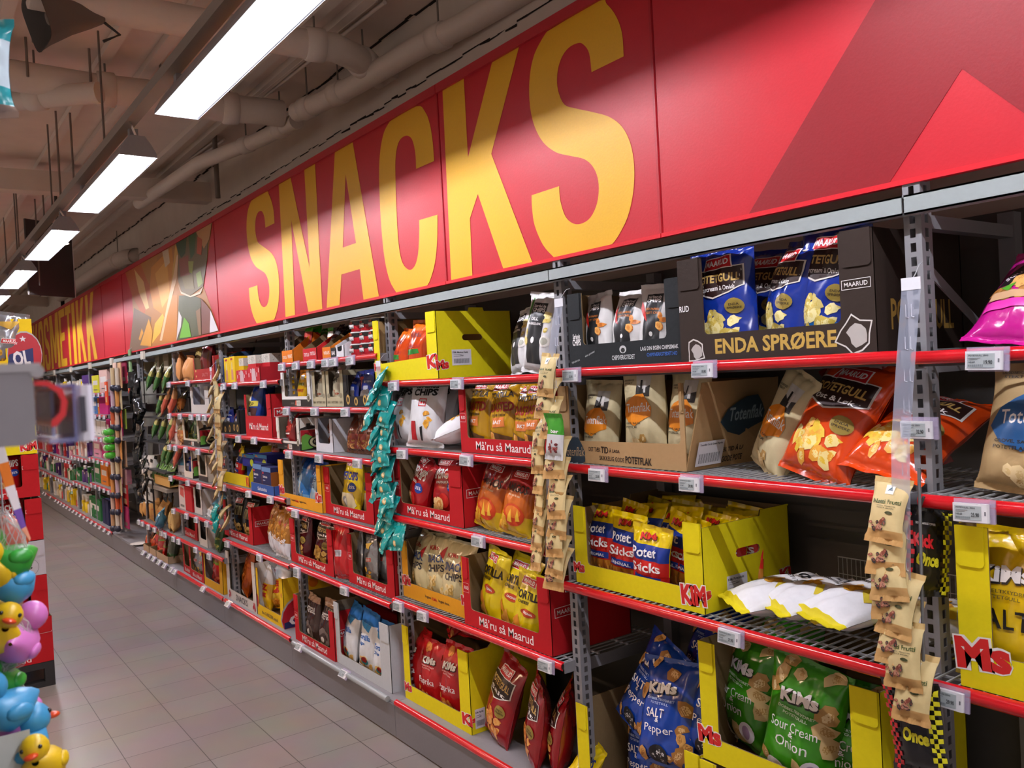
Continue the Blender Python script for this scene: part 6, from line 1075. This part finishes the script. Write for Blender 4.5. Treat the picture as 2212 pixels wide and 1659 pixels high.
for i, (px, py) in enumerate([(284, 838), (290, 852), (297, 858), (282, 872), (293, 880), (300, 892), (290, 905), (298, 916), (292, 930), (300, 944), (293, 957), (302, 965), (295, 980), (303, 993), (296, 1006), (304, 1018), (298, 1032), (306, 1045), (301, 1058), (308, 1070), (305, 1086)]):
    n = ORD[i] if i < 12 else str(i + 1) + 'th'
    bag('p_black', atY(px, py, -.05 - .03 * (i % 2)), f'shiny black pouch in the hanging cluster at the upright, {n} from the top', rd.uniform(-16, 16), 12 + rd.uniform(-8, 14), rd.uniform(-60, 60), sc=1.15, group='black pouches hanging at the bay 7 upright', cat='pouch')
GRN = mat('#3fb32a', 'gloss', alpha=.75); GRC = mat('#c4dcb8', 'gloss', alpha=.6)
for i, (px, py) in enumerate([(236, 941), (238, 957), (239, 974), (240, 991)]):
    t = thing('dome_pack', f'bright green see-through dome pack, {ORD[i]} from the top', 'dome pack', atY(px, py, -.08), 0, 'green dome packs hanging by the cosmetics')
    MB().lathe([(.0, .0), (.04, .004), (.056, .03), (.05, .06), (.01, .07)], GRN, n=14).build('green_dome', t); MB().ball((-.04, -.03, .03), .036, GRC, 10, 6).build('clear_bubble', t)
    MB().tube([(0, .0, .07), (0, .03, .1)], .004, GRN, 5).build('hanger', t)
BAGS['cone'] = dict(size=(.11, .26, .05), col='#3f6a34', res=(10, 12), bands=[(0, .55, '#3f6a34'), (.55, .72, '#a8a05a'), (.72, 1, '#7a7a54')], art=[('CH', 0, .3, .2, .1, 3, .13, ['#c86a34', '#d8c04a'], 3), ('R', -.3, .08, .3, .2, '#b8c07a')])
BAGS['cone_red'] = dict(size=(.1, .26, .05), col='#b84a34', res=(10, 12), bands=[(0, .6, '#b5503a'), (.6, 1, '#c98a54')], art=[('R', -.3, .2, .3, .3, '#c97a5a'), ('E', 0, .1, .2, .06, '#d88a4a')])
for i, (k, px, py) in enumerate([('cone', 318, 840), ('cone', 334, 843), ('cone', 352, 843), ('cone', 340, 892), ('cone_red', 350, 894), ('cone_red', 366, 894), ('cone', 330, 944), ('cone', 345, 948), ('cone', 362, 946), ('cone_red', 368, 950), ('cone', 350, 1000), ('cone', 360, 1003), ('cone_red', 376, 1008)]):
    bag(k, atY(px, py, .0), f'{"green" if k == "cone" else "orange-red"} cone pack tilted on the pegs, bay 7, {ORD[i] if i < 12 else "13th"} in reading order', 24, 20, -16, sc=1.0, group='cone packs in bay 7')
for i, yy in enumerate((848, 898, 952, 1012)):
    p = atY(345, yy, .05); tag(MB().box((p.x - .4, .0, p.z - .02), (p.x + .38, .3, p.z - .008), mat('#3b3a3a', 'metal')).build('peg_tray'), f'narrow dark tray under the cone packs, {ORD[i]} from the top in bay 7', 'tray', 'dark trays in bay 7')
CLR = mat('#c4c2b8', 'gloss', alpha=.55)
for i, (px, py, r, h) in enumerate([(308, 868, .05, .2), (318, 870, .05, .2), (328, 872, .05, .18), (312, 918, .07, .12), (324, 920, .08, .12), (308, 945, .06, .16), (318, 985, .06, .14)]):
    p = atY(px, py, .1); tag(MB().lathe([(r * .8, 0), (r, h * .9), (r * 1.05, h)], CLR, (p.x, p.y, p.z), 12).build('plastic_cup'), f'clear plastic tub or cup stack in bay 7, {ORD[i]} in reading order', 'cup', 'clear tubs in bay 7')
p = atY(322, 842, .2); tag(MB().box((p.x - .55, .18, 1.565), (p.x + .45, .5, 1.579), mat('#3b3a3a', 'metal')).build('peg_tray'), 'narrow dark shelf under the dark green candle boxes in bay 7', 'tray')
for i, (px, yy) in enumerate([(308, 792), (338, 782), (358, 780), (378, 770)]):
    p = atY(px, yy, .2); box('tea_light_box', f'pale beige pack high in bay 7, {ORD[i]} from left', p.x - .1, p.x + .1, p.z - .1, .17, '#a39678', .2, .1, [('R', .15, .2, .85, .6, '#cfc7ac')], group='pale packs high in bay 7')
for i in range(4): bag('gold_plain', atY(312 + 5 * i, 842, .25), f'dark green candle pack at the back of bay 7, {ORD[i]} from left', 0, 2, 0, group='dark green packs at the back of bay 7') if False else box('candle_box', f'slim dark green candle box at the back of bay 7, {ORD[i]} from left', Xat(306 + 6 * i, .25, 1.72), Xat(311 + 6 * i, .25, 1.72), 1.58, .3, ('#1f3a34', '#2a4a44', '#16302c', '#3a2228')[i], .25, .06, group='dark green boxes at the back of bay 7')
SPOT = mat('#d6d2ca', 'paper'); INK = mat('#1f1e1e', 'ink')
for i, px in enumerate((316, 327, 336)):
    for j in range(3):
        p = atY(px, 1085 - 32 * j, .08); t = thing('spotted_can', f'white tube with black spots, column {i + 1} from left, {("bottom", "middle", "top")[j]} one, bay 7', 'tube', p, 0, 'black-spotted white tubes in bay 7')
        MB().lathe([(.055, 0), (.055, .155), (.05, .16)], SPOT, n=14).build('tube_body', t); m = MB()
        for q in range(5): a = q * .7 - 2.9; z = .02 + .028 * q; m.add([(.0565 * math.cos(a + u), .0565 * math.sin(a + u), z + w) for u, w in ((-.25, 0), (.2, -.01), (.3, .02), (-.1, .03))], [(0, 1, 2, 3)], INK)
        m.build('spots', t)
m = MB()
for dx in (-.12, .12):
    p = atY(324, 1060, .0); m.tube([(p.x + dx, -.0, .5), (p.x + dx, -.0, .86)], .008, DARK, 6)
m.tube([(p.x - .12, 0, .86), (p.x + .12, 0, .86)], .008, DARK, 6); m.tube([(p.x - .12, 0, .66), (p.x + .12, 0, .66)], .008, DARK, 6); tag(m.build('wire_frame_rack'), 'black wire rack in front of the spotted tubes', 'rack')
for i, px in enumerate((334, 344, 352, 362, 370)): bag('green_leaf', atY(px, 1040 + i * 1.5, .06), f'leafy green packet in the tan tray, {ORD[i]} from left, bay 7', (-8, 4, -4, 6, 0)[i], 10, 0, group='green packets in bay 7', sc=1.05)
p = atY(352, 1050, .05); tag(MB().box((p.x - .33, .0, p.z - .03), (p.x + .32, .3, p.z), mat('#8d8478', 'metal')).build('tray_shelf'), 'grey shelf carrying the leafy green packets, bay 7', 'shelf')
p = atY(350, 1036, .02); tag(MB().box((p.x - .26, .02, p.z - .05), (p.x + .24, .024, p.z + .03), mat('#b98f4e', 'card')).box((p.x - .26, .024, p.z - .05), (p.x + .24, .2, p.z - .045), mat('#b98f4e', 'card')).build('display_tray'), 'tan cardboard tray edge under the leafy packets, bay 7', 'tray')
bag('maroon', atY(336, 1085, .1), 'grey-brown bag below the leafy packets, bay 7', 6, 8, 0, sc=.9)
for i in range(2): bag('p_black', atY(356 + 10 * i, 1082, .08), f'dark crumpled bag below the leafy packets, {("left", "right")[i]} one', 10, 10, 0, sc=1.5, cat='bag', group='dark bags below the leafy packets')
Z = .455
for i in range(11):
    px = (308, 316, 326, 337, 347, 313, 323, 332, 343, 353, 361)[i]; bag('kraft', (Xat(px, .06 + .11 * (i > 4), Z + .09), .06 + .11 * (i > 4), Z + .002 + .03 * (i > 4)), f'kraft paper gable bag, {ORD[i if i < 5 else i - 5]} from left in the {("front", "back")[i > 4]} row, bay 7', (-6, 3, 5, -3, 6)[i % 5], 8, (-20, -10, 4, 8, 14)[i % 5], sc=1.15, group='kraft bags on the low shelf')
for i, px in enumerate((349, 355)): bag('blue_white', (Xat(px, .03, Z + .03), .02, Z + .03), f'pale blue and white pouch slumped beside the kraft bags, {("left", "right")[i]} one', 50 + 14 * i, 20, -30, group='pale blue pouches beside the kraft bags')
for i, px in enumerate((371, 378)): bag('tan_cookie', (Xat(px, .05, Z + .08), .05, Z), f'tan spotted paper bag beside the red carton, {("left", "right")[i]} one', 3, 5, -30, sc=1.05, group='tan spotted bags, bay 6')
Z = .172
for i, px in enumerate((314, 320, 327)): bag('carrot_pack', (Xat(px, .06, Z + .1), .06, Z), f'orange packet leaning in the low trays, {ORD[i]} from left', 18, 20, -10, sc=1.05, group='orange packets in the low trays')
for i, px in enumerate((337, 345, 354)): bag('red_pack', (Xat(px, .05 + .03 * (i == 0), Z + .1), .05 + .03 * (i == 0), Z + .01), f'red packet in the low kraft trays, {ORD[i]} from left', (4, -8, 16)[i], 14, (0, 10, -20)[i], sc=(1.2, .95, .9)[i], group='red packets in the low trays')
bag('forest', (Xat(370, .06, Z + .1), .06, Z), 'large grey-green bag on the bottom shelf left of the red cartons', 12, 10, -10, sc=1.35)
for i, (a, b) in enumerate(((310, 322), (323, 337), (338, 363))):
    x0, x1 = X2(a, b, Z + .02, .0); carton(f'low kraft tray {i}', f'low kraft tray at the bottom shelf edge, {ORD[i]} from left in bay 7', x0, x1, Z, .06, '#a58a6c', yf=.0, post=0, lip=.06, d=.2, tabs=False)
p = atZ(303, 1176, .176); tag(MB().lathe([(.001, .0), (.05, .001), (.09, .012), (.092, .014), (.06, .005), (.001, .004)], mat('#d6d0c8', 'paper'), p, 20).build('paper_plate'), 'white paper plate lying on the bare bottom shelf', 'plate')
# cosmetics shelves
NAMES = {'#d9d6d0': 'white', '#cfc3b0': 'cream', '#c98aa0': 'pink', '#b01a68': 'magenta', '#4a2a6a': 'purple', '#c9c22a': 'lime', '#3a6aa0': 'blue', '#2a6a3a': 'green', '#c9701c': 'orange', '#d8b81c': 'yellow', '#23264a': 'navy', '#b9a08a': 'beige', '#c23a3a': 'red', '#2b292b': 'black', '#c9a49a': 'dusty pink'}
INV = {v: k for k, v in NAMES.items()}
def cos(kind, cname, x, z, w, h, y=.06, d=.08, sh=''):
    c = INV[cname]; lab = f'{cname} {kind} among the cosmetics, {sh}'; g = lab + 's'
    if kind == 'box': return box('cosmetics_box', lab, x, x + w, z, h, c, y, d, [('R', .15, .45, .85, .7, '#e0dad6'), ('R', .25, .15, .75, .2, '#5a5456')] if rd.random() < .6 else [], group=g)
    t = thing('cosmetics_bottle', lab, 'bottle', (x + w / 2, y + w / 2, z + .0008), 0, g); r = w / 2
    MB().lathe([(r * .9, 0), (r, .01), (r, h * .68), (r * .5, h * .78)], mat(c, 'gloss'), n=10).build('bottle_body', t); MB().lathe([(r * .45, h * .76), (r * .45, h), (r * .3, h)], mat(rd.choice(['#e4e0da', '#2b292b', '#c9c6c2']), 'plastic'), n=8).build('bottle_cap', t)
SPEC = {(8, 0): [(178, 196, 'box', 'purple', .22), (199, 213, 'box', 'lime', .2), (215, 232, 'box', 'dusty pink', .25)], (8, 1): [(199, 210, 'box', 'blue', .2), (211, 214, 'box', 'orange', .18), (215, 233, 'box', 'magenta', .2)],
        (8, 2): [(199, 208, 'box', 'white', .18), (209, 217, 'box', 'white', .17), (218, 228, 'box', 'white', .17), (230, 236, 'box', 'magenta', .2)], (8, 3): [(193, 200, 'box', 'purple', .14), (202, 217, 'box', 'pink', .22), (220, 233, 'box', 'magenta', .12)],
        (8, 4): [(203, 217, 'box', 'green', .24), (218, 233, 'box', 'orange', .24), (222, 234, 'box', 'pink', .16)], (8, 5): [(194, 218, 'box', 'green', .24), (222, 228, 'box', 'navy', .28), (229, 235, 'box', 'navy', .28)]}
PAL = [['white', 'cream', 'white', 'yellow', 'cream', 'purple', 'white'], ['white', 'blue', 'magenta', 'black', 'pink', 'yellow'], ['cream', 'white', 'beige', 'cream', 'pink'], ['pink', 'white', 'red', 'purple', 'dusty pink', 'magenta'], ['white', 'green', 'cream', 'red', 'purple', 'black'], ['white', 'yellow', 'green', 'cream', 'red', 'white']]
for k in range(8, 14):
    lv = LVF[k] + [.17]
    for i, z in enumerate(lv):
        sh = f'{SHN[i] if i < 5 else "bottom"} shelf'; done = -99.
        if (k, i) in SPEC:
            for a, b, kd, cn, h in SPEC[(k, i)]:
                x0, x1 = X2(a, b, z + .08, .05); cos(kd, cn, x0, z, x1 - x0, h, .05 + .1 * (kd == 'box' and (k, i, a) == (8, 4, 222)), .14, sh)
        x = bay(k)[0] + .03
        lim = Xat(SPEC[(k, i)][0][0], .05, z + .08) - .02 if (k, i) in SPEC else bay(k)[1] - .06
        nx = 0
        while x < lim - .1:
            w = rd.uniform(.055, .12) * (1.25 if k > 10 else 1); kd = rd.choice(['box', 'bottle', 'bottle'] if i in (0, 4, 5) else ['box', 'box', 'bottle'])
            if kd == 'bottle': w = min(w, .085)
            cos(kd, rd.choice(PAL[i]), x, z, w, rd.uniform(.12, .22), .04 + rd.uniform(0, .05), .1, sh); x += w + rd.uniform(.005, .03 if k < 11 else .08)
for k in range(8, 14):
    for i, z in enumerate(LVF[k] + [.19]):
        for j in range(5 if k < 11 else 3):
            x = bay(k)[0] + .14 + (S - .25) * j / (4 if k < 11 else 2)
            o = ptag(x, z, f'tiny price tag on the far cosmetics {SHN[i] if i < 5 else "bottom"} shelf edge', y=-.0175 if i < 5 else -.038, tip=-4 if i < 5 else -35, group=f'price tags on the far cosmetics {SHN[i] if i < 5 else "bottom"} shelf edges')
CLAMP = mat('#c9c2b4', 'plastic')
for i, x in enumerate((-8.05, -9.4, -10.6, -11.9, -13.3)):
    t = thing('rail_clamp', f'small pale clamp on the steel rail with a hanging cord, {ORD[i]} from the right', 'clamp', (x, -.0, 1.985), 0, 'clamps on the far steel rail'); MB().box((-.05, -.012, -.05), (.05, .007, .02), CLAMP).build('clamp_body', t)
    MB().tube([(.0, -.006, -.05), (.0, -.008, -.45)], .005, DARK, 5).build('cord', t)

# ================================================================ THE LEFT SIDE OF THE AISLE
# pallet stack at the far side of the aisle, faces towards the camera
PX, PY = -5.517, -1.140
def turned(c, z, y1=PY, x=PX):
    t = c['t']; t.rotation_euler = (0, 0, math.pi / 2); t.location = (x, y1 - c['w'], z + .0005); return c
def stack_bag(kind, c, f, lab, y=.08, **k): bag(kind, (PX - y, PY - c['w'] * (1 - f), c['z'] + .006), lab, yaw=90 + k.pop('yaw', 0), lean=k.pop('lean', 5), **k)
BLK = mat('#232426', 'plastic', rough=.6)
t = thing('pallet_dolly', 'black plastic pallet under the stack of red cartons', 'pallet', (PX, PY, 0))
m = MB(); m.box((-.6, -.8, .105), (.0, .0, .14), BLK); m.build('deck', t)
for a, b in ((-.06, 0), (-.6, -.54)): MB().box((a, -.8, 0), (b, 0, .03), BLK).build('skid', t)
for a in (-.06, -.6):
    for b in (-.05, -.8): MB().box((a, b, .03), (a + .06, b + .05, .105), BLK).build('leg', t)
SUP = lambda n: f'red crisp bag in the {n} carton of the pallet stack'
zz = [(.142, .255, 'lowest red', 0), (.400, .237, 'second lowest red', 0), (.84, .235, 'middle red', 0), (1.088, .239, 'upper red', 0)]
for i, (z, h, n, _) in enumerate(zz):
    c = turned(red_carton(f'{n} carton of the pallet stack', f'{n} carton of paprika crisps in the pallet stack at the left', 0, .6, z, h, 0, lip=.06, post=.085, group='cartons of the pallet stack'), z, PY - (.0, .012, .016, .02)[i])
    m = MB(); art(m, logo(.5, .5, .9, .085 / h), (.6 - .086, -.0008, .06), (1, 0, 0), (0, 0, 1), .085, h * .9); m.build('printed_logo', c['t'])
    stack_bag('super_red', c, .68, f'red crisp bag showing in the {n} carton of the pallet stack', sc=.85)
    stack_bag('super_red', c, .30, f'red crisp bag in the hidden half of the {n} carton of the pallet stack', sc=.85)
c = turned(carton('white carton of the pallet stack', 'white carton between the red ones in the pallet stack', 0, .6, .64, .195, '#b9b9c2', yf=0, lip=.05, post=.16, inner='#6a6258', front=[('E', .86, .25, .085, .26, '#8a8a92'), ('E', .86, .25, .08, .245, '#b9b9c2'), ('T', '55', .855, .26, .07, .12, '#2a2a30'), ('T', 'CHIPS', .86, .46, .09, .04, '#7a7a82')], group='cartons of the pallet stack'), .64, PY - .014)
stack_bag('brown_potet', c, .60, 'brown crisp bag showing in the white carton of the pallet stack', sc=.75)
c = turned(carton('yellow carton of the pallet stack', 'yellow carton above the red ones in the pallet stack', 0, .6, 1.332, .262, YEL2, yf=0, lip=.09, post=.09, front=kmark(.93, .17, .14, 2.2, 'KiM'), group='cartons of the pallet stack'), 1.332, PY - .022)
stack_bag('kims_yellow', c, .6, 'yellow crisp bag in the yellow carton of the pallet stack', sc=.75)
c = turned(carton('second yellow carton of the pallet stack', 'yellow carton behind the grey shelf end in the pallet stack', 0, .6, 1.598, .21, YEL2, yf=0, lip=.07, post=.09, group='cartons of the pallet stack'), 1.598, PY - .02)
c = turned(carton('topmost carton of the pallet stack', 'topmost yellow carton with red star emblem in the pallet stack', 0, .6, 1.812, .285, '#dfbc14', yf=0, lip=.05, post=.05, rpost=.135, tabs=False, front=[('E', .93, .30, .145, .46, '#a8a6a2'), ('E', .93, .28, .14, .45, '#a81c28'), ('P', [(.78, .02), (1, .1), (1, .42), (.8, .3)], '#1c2458'), ('T', 'OL', .90, .22, .14, .3, '#dcd8d8', .1, .04), STAR(.92, .6, .03, 2.1), STAR(.86, .52, .018, 2.1), ('E', .87, .88, .02, .045, '#c8721a')], group='cartons of the pallet stack'), 1.812, PY - .012)
stack_bag('silver', c, .72, 'silver crumpled bag sticking out of the topmost carton, pallet stack', sc=1.35, lean=-4, y=.05, tilt=8)
stack_bag('cheez', c, .45, 'yellow and white bag in the topmost carton, pallet stack', sc=.95)
bx = box('blue_display', 'blue cardboard display behind the pallet stack', -6.85, -6.35, .142, 1.0, '#2f6a9a', -1.72, .607)

tag(MB().box((-7.6, -1.9, .0), (-7.56, -1.165, 1.55), mat('#8f9096', 'metal')).build('end_panel'), 'grey end panel of a shelf rack behind the pallet stack', 'panel')

# the near shelf end at the left edge
A = atD(70, 788, .5); B = atD(70, 956, .5); ex, ey, ez = A.x, A.y, A.z
t = thing('wire_shelf', 'out-of-focus grey shelf end with red strip close to the camera at the left', 'shelf', (ex, ey, ez), 0)
m = MB(); pr = [(0, 0), (0, -.044), (-.006, -.047), (-.2, -.047), (-.4, -.03), (-.4, 0)]
m.prism3([(.0, y, z) for y, z in pr], (-.006, 0, 0), mat('#8d8b92', 'metal')); m.box((-.006, -.4, -.004), (.001, .004, .001), mat('#a9a8ae', 'metal')); m.tube([(.001, .002, -.004), (-.02, .004, -.004)], .004, mat('#a9a8ae', 'metal'), 8); m.build('end_bracket', t)
m = MB(); m.box((-1.2, -.42, -.010), (-.007, .0, -.003), mat('#9a9aa0', 'metal')); m.build('deck', t)
m = MB(); q = [(-y * 1.0 + .0025, z - .009) for y, z in PROF]; n = len(q); m.add([(-.004, *r) for r in q] + [(-1.2, *r) for r in q], [(i + 1, i, n + i, n + i + 1) for i in range(n - 1)], mat('#c2131d', 'gloss'), True)
tt = geometry.tessellate_polygon([[Vector((0, *r)) for r in q]]); m.add([(-.004, *r) for r in q], [tuple(x) for x in tt], mat('#d8303a', 'gloss')); m.build('edge_strip', t)
HB = mat('#8f96d0', 'gloss', alpha=.55)
t2 = thing('price_tag', 'out-of-focus price tag in a blue-tinted holder close to the camera at the left', 'price tag', (ex - .012, ey + .0, ez - .012))
m = MB(); m.box((-.07, .006, -.002), (.0, .024, .0), HB); m.box((-.07, .022, -.036), (.0, .0235, .0), HB); m.box((-.07, .008, -.036), (-.0, .022, -.033), HB); m.box((-.066, .010, -.032), (-.003, .012, -.004), HB); m.build('clip_holder', t2)
MB().cbox((-.072, .024, -.036), (-.001, .034, -.001), mat('#dfe0ee', 'plastic'), .003).build('tag_case', t2); MB().box((-.0008, .0255, -.030), (.0004, .029, -.008), mat('#4a4a58', 'plastic')).build('battery_slot', t2)
t = thing('wire_shelf', 'upper shelf of the near rack beyond the left edge of the picture', 'shelf', (ex, ey, 1.955)); MB().box((-1.2, -.42, -.012), (-.002, -.02, -.003), mat('#9a9aa0', 'metal')).build('deck', t); MB().prism3([(0, -.42, 0), (0, -.02, 0), (0, -.02, -.04), (0, -.42, -.04)], (-.004, 0, 0), mat('#8d8b92', 'metal')).build('end_bracket', t)
tag(MB().box((-1.80, -2.25, 0), (-.60, -2.2, 2.2), mat('#8b888b', 'metal')).build('rack_back_panel'), 'grey back panel of the near rack beyond the left edge', 'panel')
BAGS['nappy'] = dict(size=(.24, .20, .09), col='#1f8f9a', res=(16, 18), bands=[(0, .12, '#9a8478'), (.12, .3, '#1f939c'), (.3, .78, '#b8cdd6'), (.78, 1, '#1f8f9a')], art=[('R', -.4, .5, .4, .7, '#e2e6ee'), ('R', -.3, .3, .3, .36, '#6a7ab0')])
p = atD(-98, 256, 1.02); bag('nappy', p, 'teal and white pack on the near upper shelf, cut by the left edge', 0, 2, 64, sc=.6, cat='pack', name='nappy_pack')
# bath ducks in net bags
DC = {'orange': '#c8421a', 'green': '#2f9a34', 'yellow': '#dcb81a', 'blue': '#3f97c6', 'pink': '#cf78c0'}
DM = {}
def duck(cn, px, py, D, yaw, roll, label, s=1.0):
    t = thing('bath_duck', label, 'bath duck', atD(px, py, D), 0, 'bath ducks in the hanging nets'); t.rotation_euler = (math.radians(roll), 0, math.radians(yaw)); t.scale = (s, s, s)
    if cn not in DM:
        mt = mat(DC[cn], 'plastic', rough=.38); m = MB(); rings = []
        for x, z, rx, rz in ((-.034, .008, .002, .002), (-.028, .006, .010, .008), (-.016, .0, .021, .018), (.0, -.002, .025, .021), (.012, .001, .022, .019), (.020, .008, .014, .014), (.024, .014, .004, .004)):
            rings.append([(x, rx * math.cos(a * math.pi / 7), z + rz * math.sin(a * math.pi / 7)) for a in range(14)])
        loft(m, rings, mt); m.ball((.014, 0, .028), .0165, mt, 14, 9); m.ball((-.004, .022, .0), .011, mt, 10, 6, (1.3, .5, .8)); m.ball((-.004, -.022, .0), .011, mt, 10, 6, (1.3, .5, .8))
        b = MB().ball((.033, 0, .025), .007, mat('#d84a1c', 'plastic'), 10, 6, (1.1, 1.2, .5)); e = MB().ball((.026, .010, .032), .0026, mat('#1a1a1c', 'gloss'), 8, 5).mesh('eye'); e2 = MB().ball((.026, -.010, .032), .0026, mat('#1a1a1c', 'gloss'), 8, 5).mesh('eye')
        DM[cn] = (m.mesh('duck_body'), b.mesh('beak'), e, e2)
    for nm, me in zip(('duck_body', 'beak', 'eye', 'eye'), DM[cn]): link(nm, me, t)
f9 = lambda X, Y: (X * .319, 1130 + Y * .319)
DK = [('orange', 62, 110, 1.0, 20, 90, 1.3, 'orange bath duck at the top of the hanging nets'), ('green', 80, 262, .98, -30, 20, 1.25, 'green bath duck below the orange one'), ('yellow', -8, 345, .97, 10, 0, 1.2, 'yellow bath duck cut by the left edge beside the green one'), ('blue', 96, 436, .98, -20, 30, 1.2, 'blue bath duck with red beak below the green one'), ('yellow', 14, 570, .98, 0, 40, 1.2, 'yellow bath duck below the blue one'), ('yellow', 18, 765, .96, 40, -20, 1.15, 'yellow bath duck beside the upper pink one'), ('pink', 128, 806, .98, -160, 30, 1.3, 'upper pink bath duck in the nets'), ('green', 8, 930, 1.0, 0, 10, 1.1, 'green bath duck under the upper pink one'), ('green', 16, 1100, .98, 10, 10, 1.2, 'lower green bath duck with red beak at the left edge'), ('blue', 60, 1262, .95, -30, 0, 1.35, 'light blue bath duck facing right, beside the lower pink one'), ('pink', 170, 1302, 1.0, 80, 80, 1.35, 'lower pink bath duck upside down in the nets'), ('blue', 176, 1548, .96, 150, -10, 1.4, 'lowest blue bath duck above the yellow one'), ('yellow', 316, 1640, .95, 20, 10, 1.15, 'lowest yellow bath duck at the bottom of the nets')]
for cn, X, Y, D, yw, ro, s, lab in DK: duck(cn, *f9(X - 22, Y), D, yw - 40, ro, lab, s * .8)
NETM = mat('#cfd0cc', 'film', alpha=.16)
for i, (pl, n) in enumerate([([(20, -60, 20), (60, 60, 90), (70, 200, 95), (70, 330, 95), (90, 460, 85), (60, 560, 60)], 'top'), ([(20, 560, 40), (70, 700, 110), (100, 820, 120), (60, 940, 80), (0, 1000, 30)], 'second'), ([(-10, 980, 40), (30, 1120, 90), (90, 1240, 140), (110, 1340, 130), (20, 1400, 50)], 'third'), ([(20, 1400, 40), (120, 1500, 110), (220, 1600, 150), (260, 1700, 120)], 'lowest')]):
    t = thing('net_bag', f'thin white net bag around the bath ducks, {n} one', 'net bag', atD(*f9(pl[0][0], pl[0][1]), .98), 0, 'net bags of bath ducks'); o = t.location.copy(); m = MB(); rings = []
    for X, Y, r in pl:
        c = atD(*f9(X, Y), .98) - o; rr_ = r * .319 / FPX * .98
        rings.append([(c.x + rr_ * 1.12 * math.cos(a) * R0.x + rr_ * .95 * math.sin(a) * F0.x, c.y + rr_ * 1.12 * math.cos(a) * R0.y + rr_ * .95 * math.sin(a) * F0.y, c.z + .006 * math.sin(3 * a + X)) for a in [2 * math.pi * k / 18 for k in range(18)]])
    loft(m, rings, NETM); m.build('net', t); m = MB(); MB_ = mat('#d8d8d4', 'plastic', alpha=.5)
    for s in range(0, 18, 1):
        for dd in (1, -1):
            m.tube([rings[j][(s + dd * j * 2) % 18] for j in range(len(rings))], .00045, MB_, 4, False)
    m.build('net_threads', t)
    if i == 0: MB().tube([(0, 0, 0), (0, 0, ez - .05 - o.z)], .001, WIRE, 4).build('string', t)
p = atD(*f9(70, 1615), .93); tag(MB().box((p.x - .0, p.y - .035, p.z - .03), (p.x + .001, p.y + .02, p.z + .03), mat('#b9c0bc', 'paper')).build('paper_label'), 'white paper label among the lowest bath ducks', 'label')
m = MB(); cvp = [(-6, 955), (6, 1000), (20, 1050), (36, 1100), (50, 1140), (64, 1166)]; cl = ['#d8d6d8', '#d8782a', '#d8d6d8', '#6a4aa0', '#c98a6a']
for i in range(5):
    w0, w1 = (11, 11, 10, 8, 5, 1)[i], (11, 11, 10, 8, 5, 1)[i + 1]; a, b = cvp[i], cvp[i + 1]
    q = [atD(a[0] - w0, a[1] + 3, .80 + .02 * i), atD(a[0] + w0, a[1] - 3, .82 + .02 * i), atD(b[0] + w1, b[1] - 3, .84 + .02 * i), atD(b[0] - w1, b[1] + 3, .82 + .02 * i)]
    m.prism3(q, (.0, .0006, .0), mat(cl[i], 'paper'))
tag(m.build('paper_strip'), 'curved white paper strip with orange and purple patches at the left edge', 'paper strip')
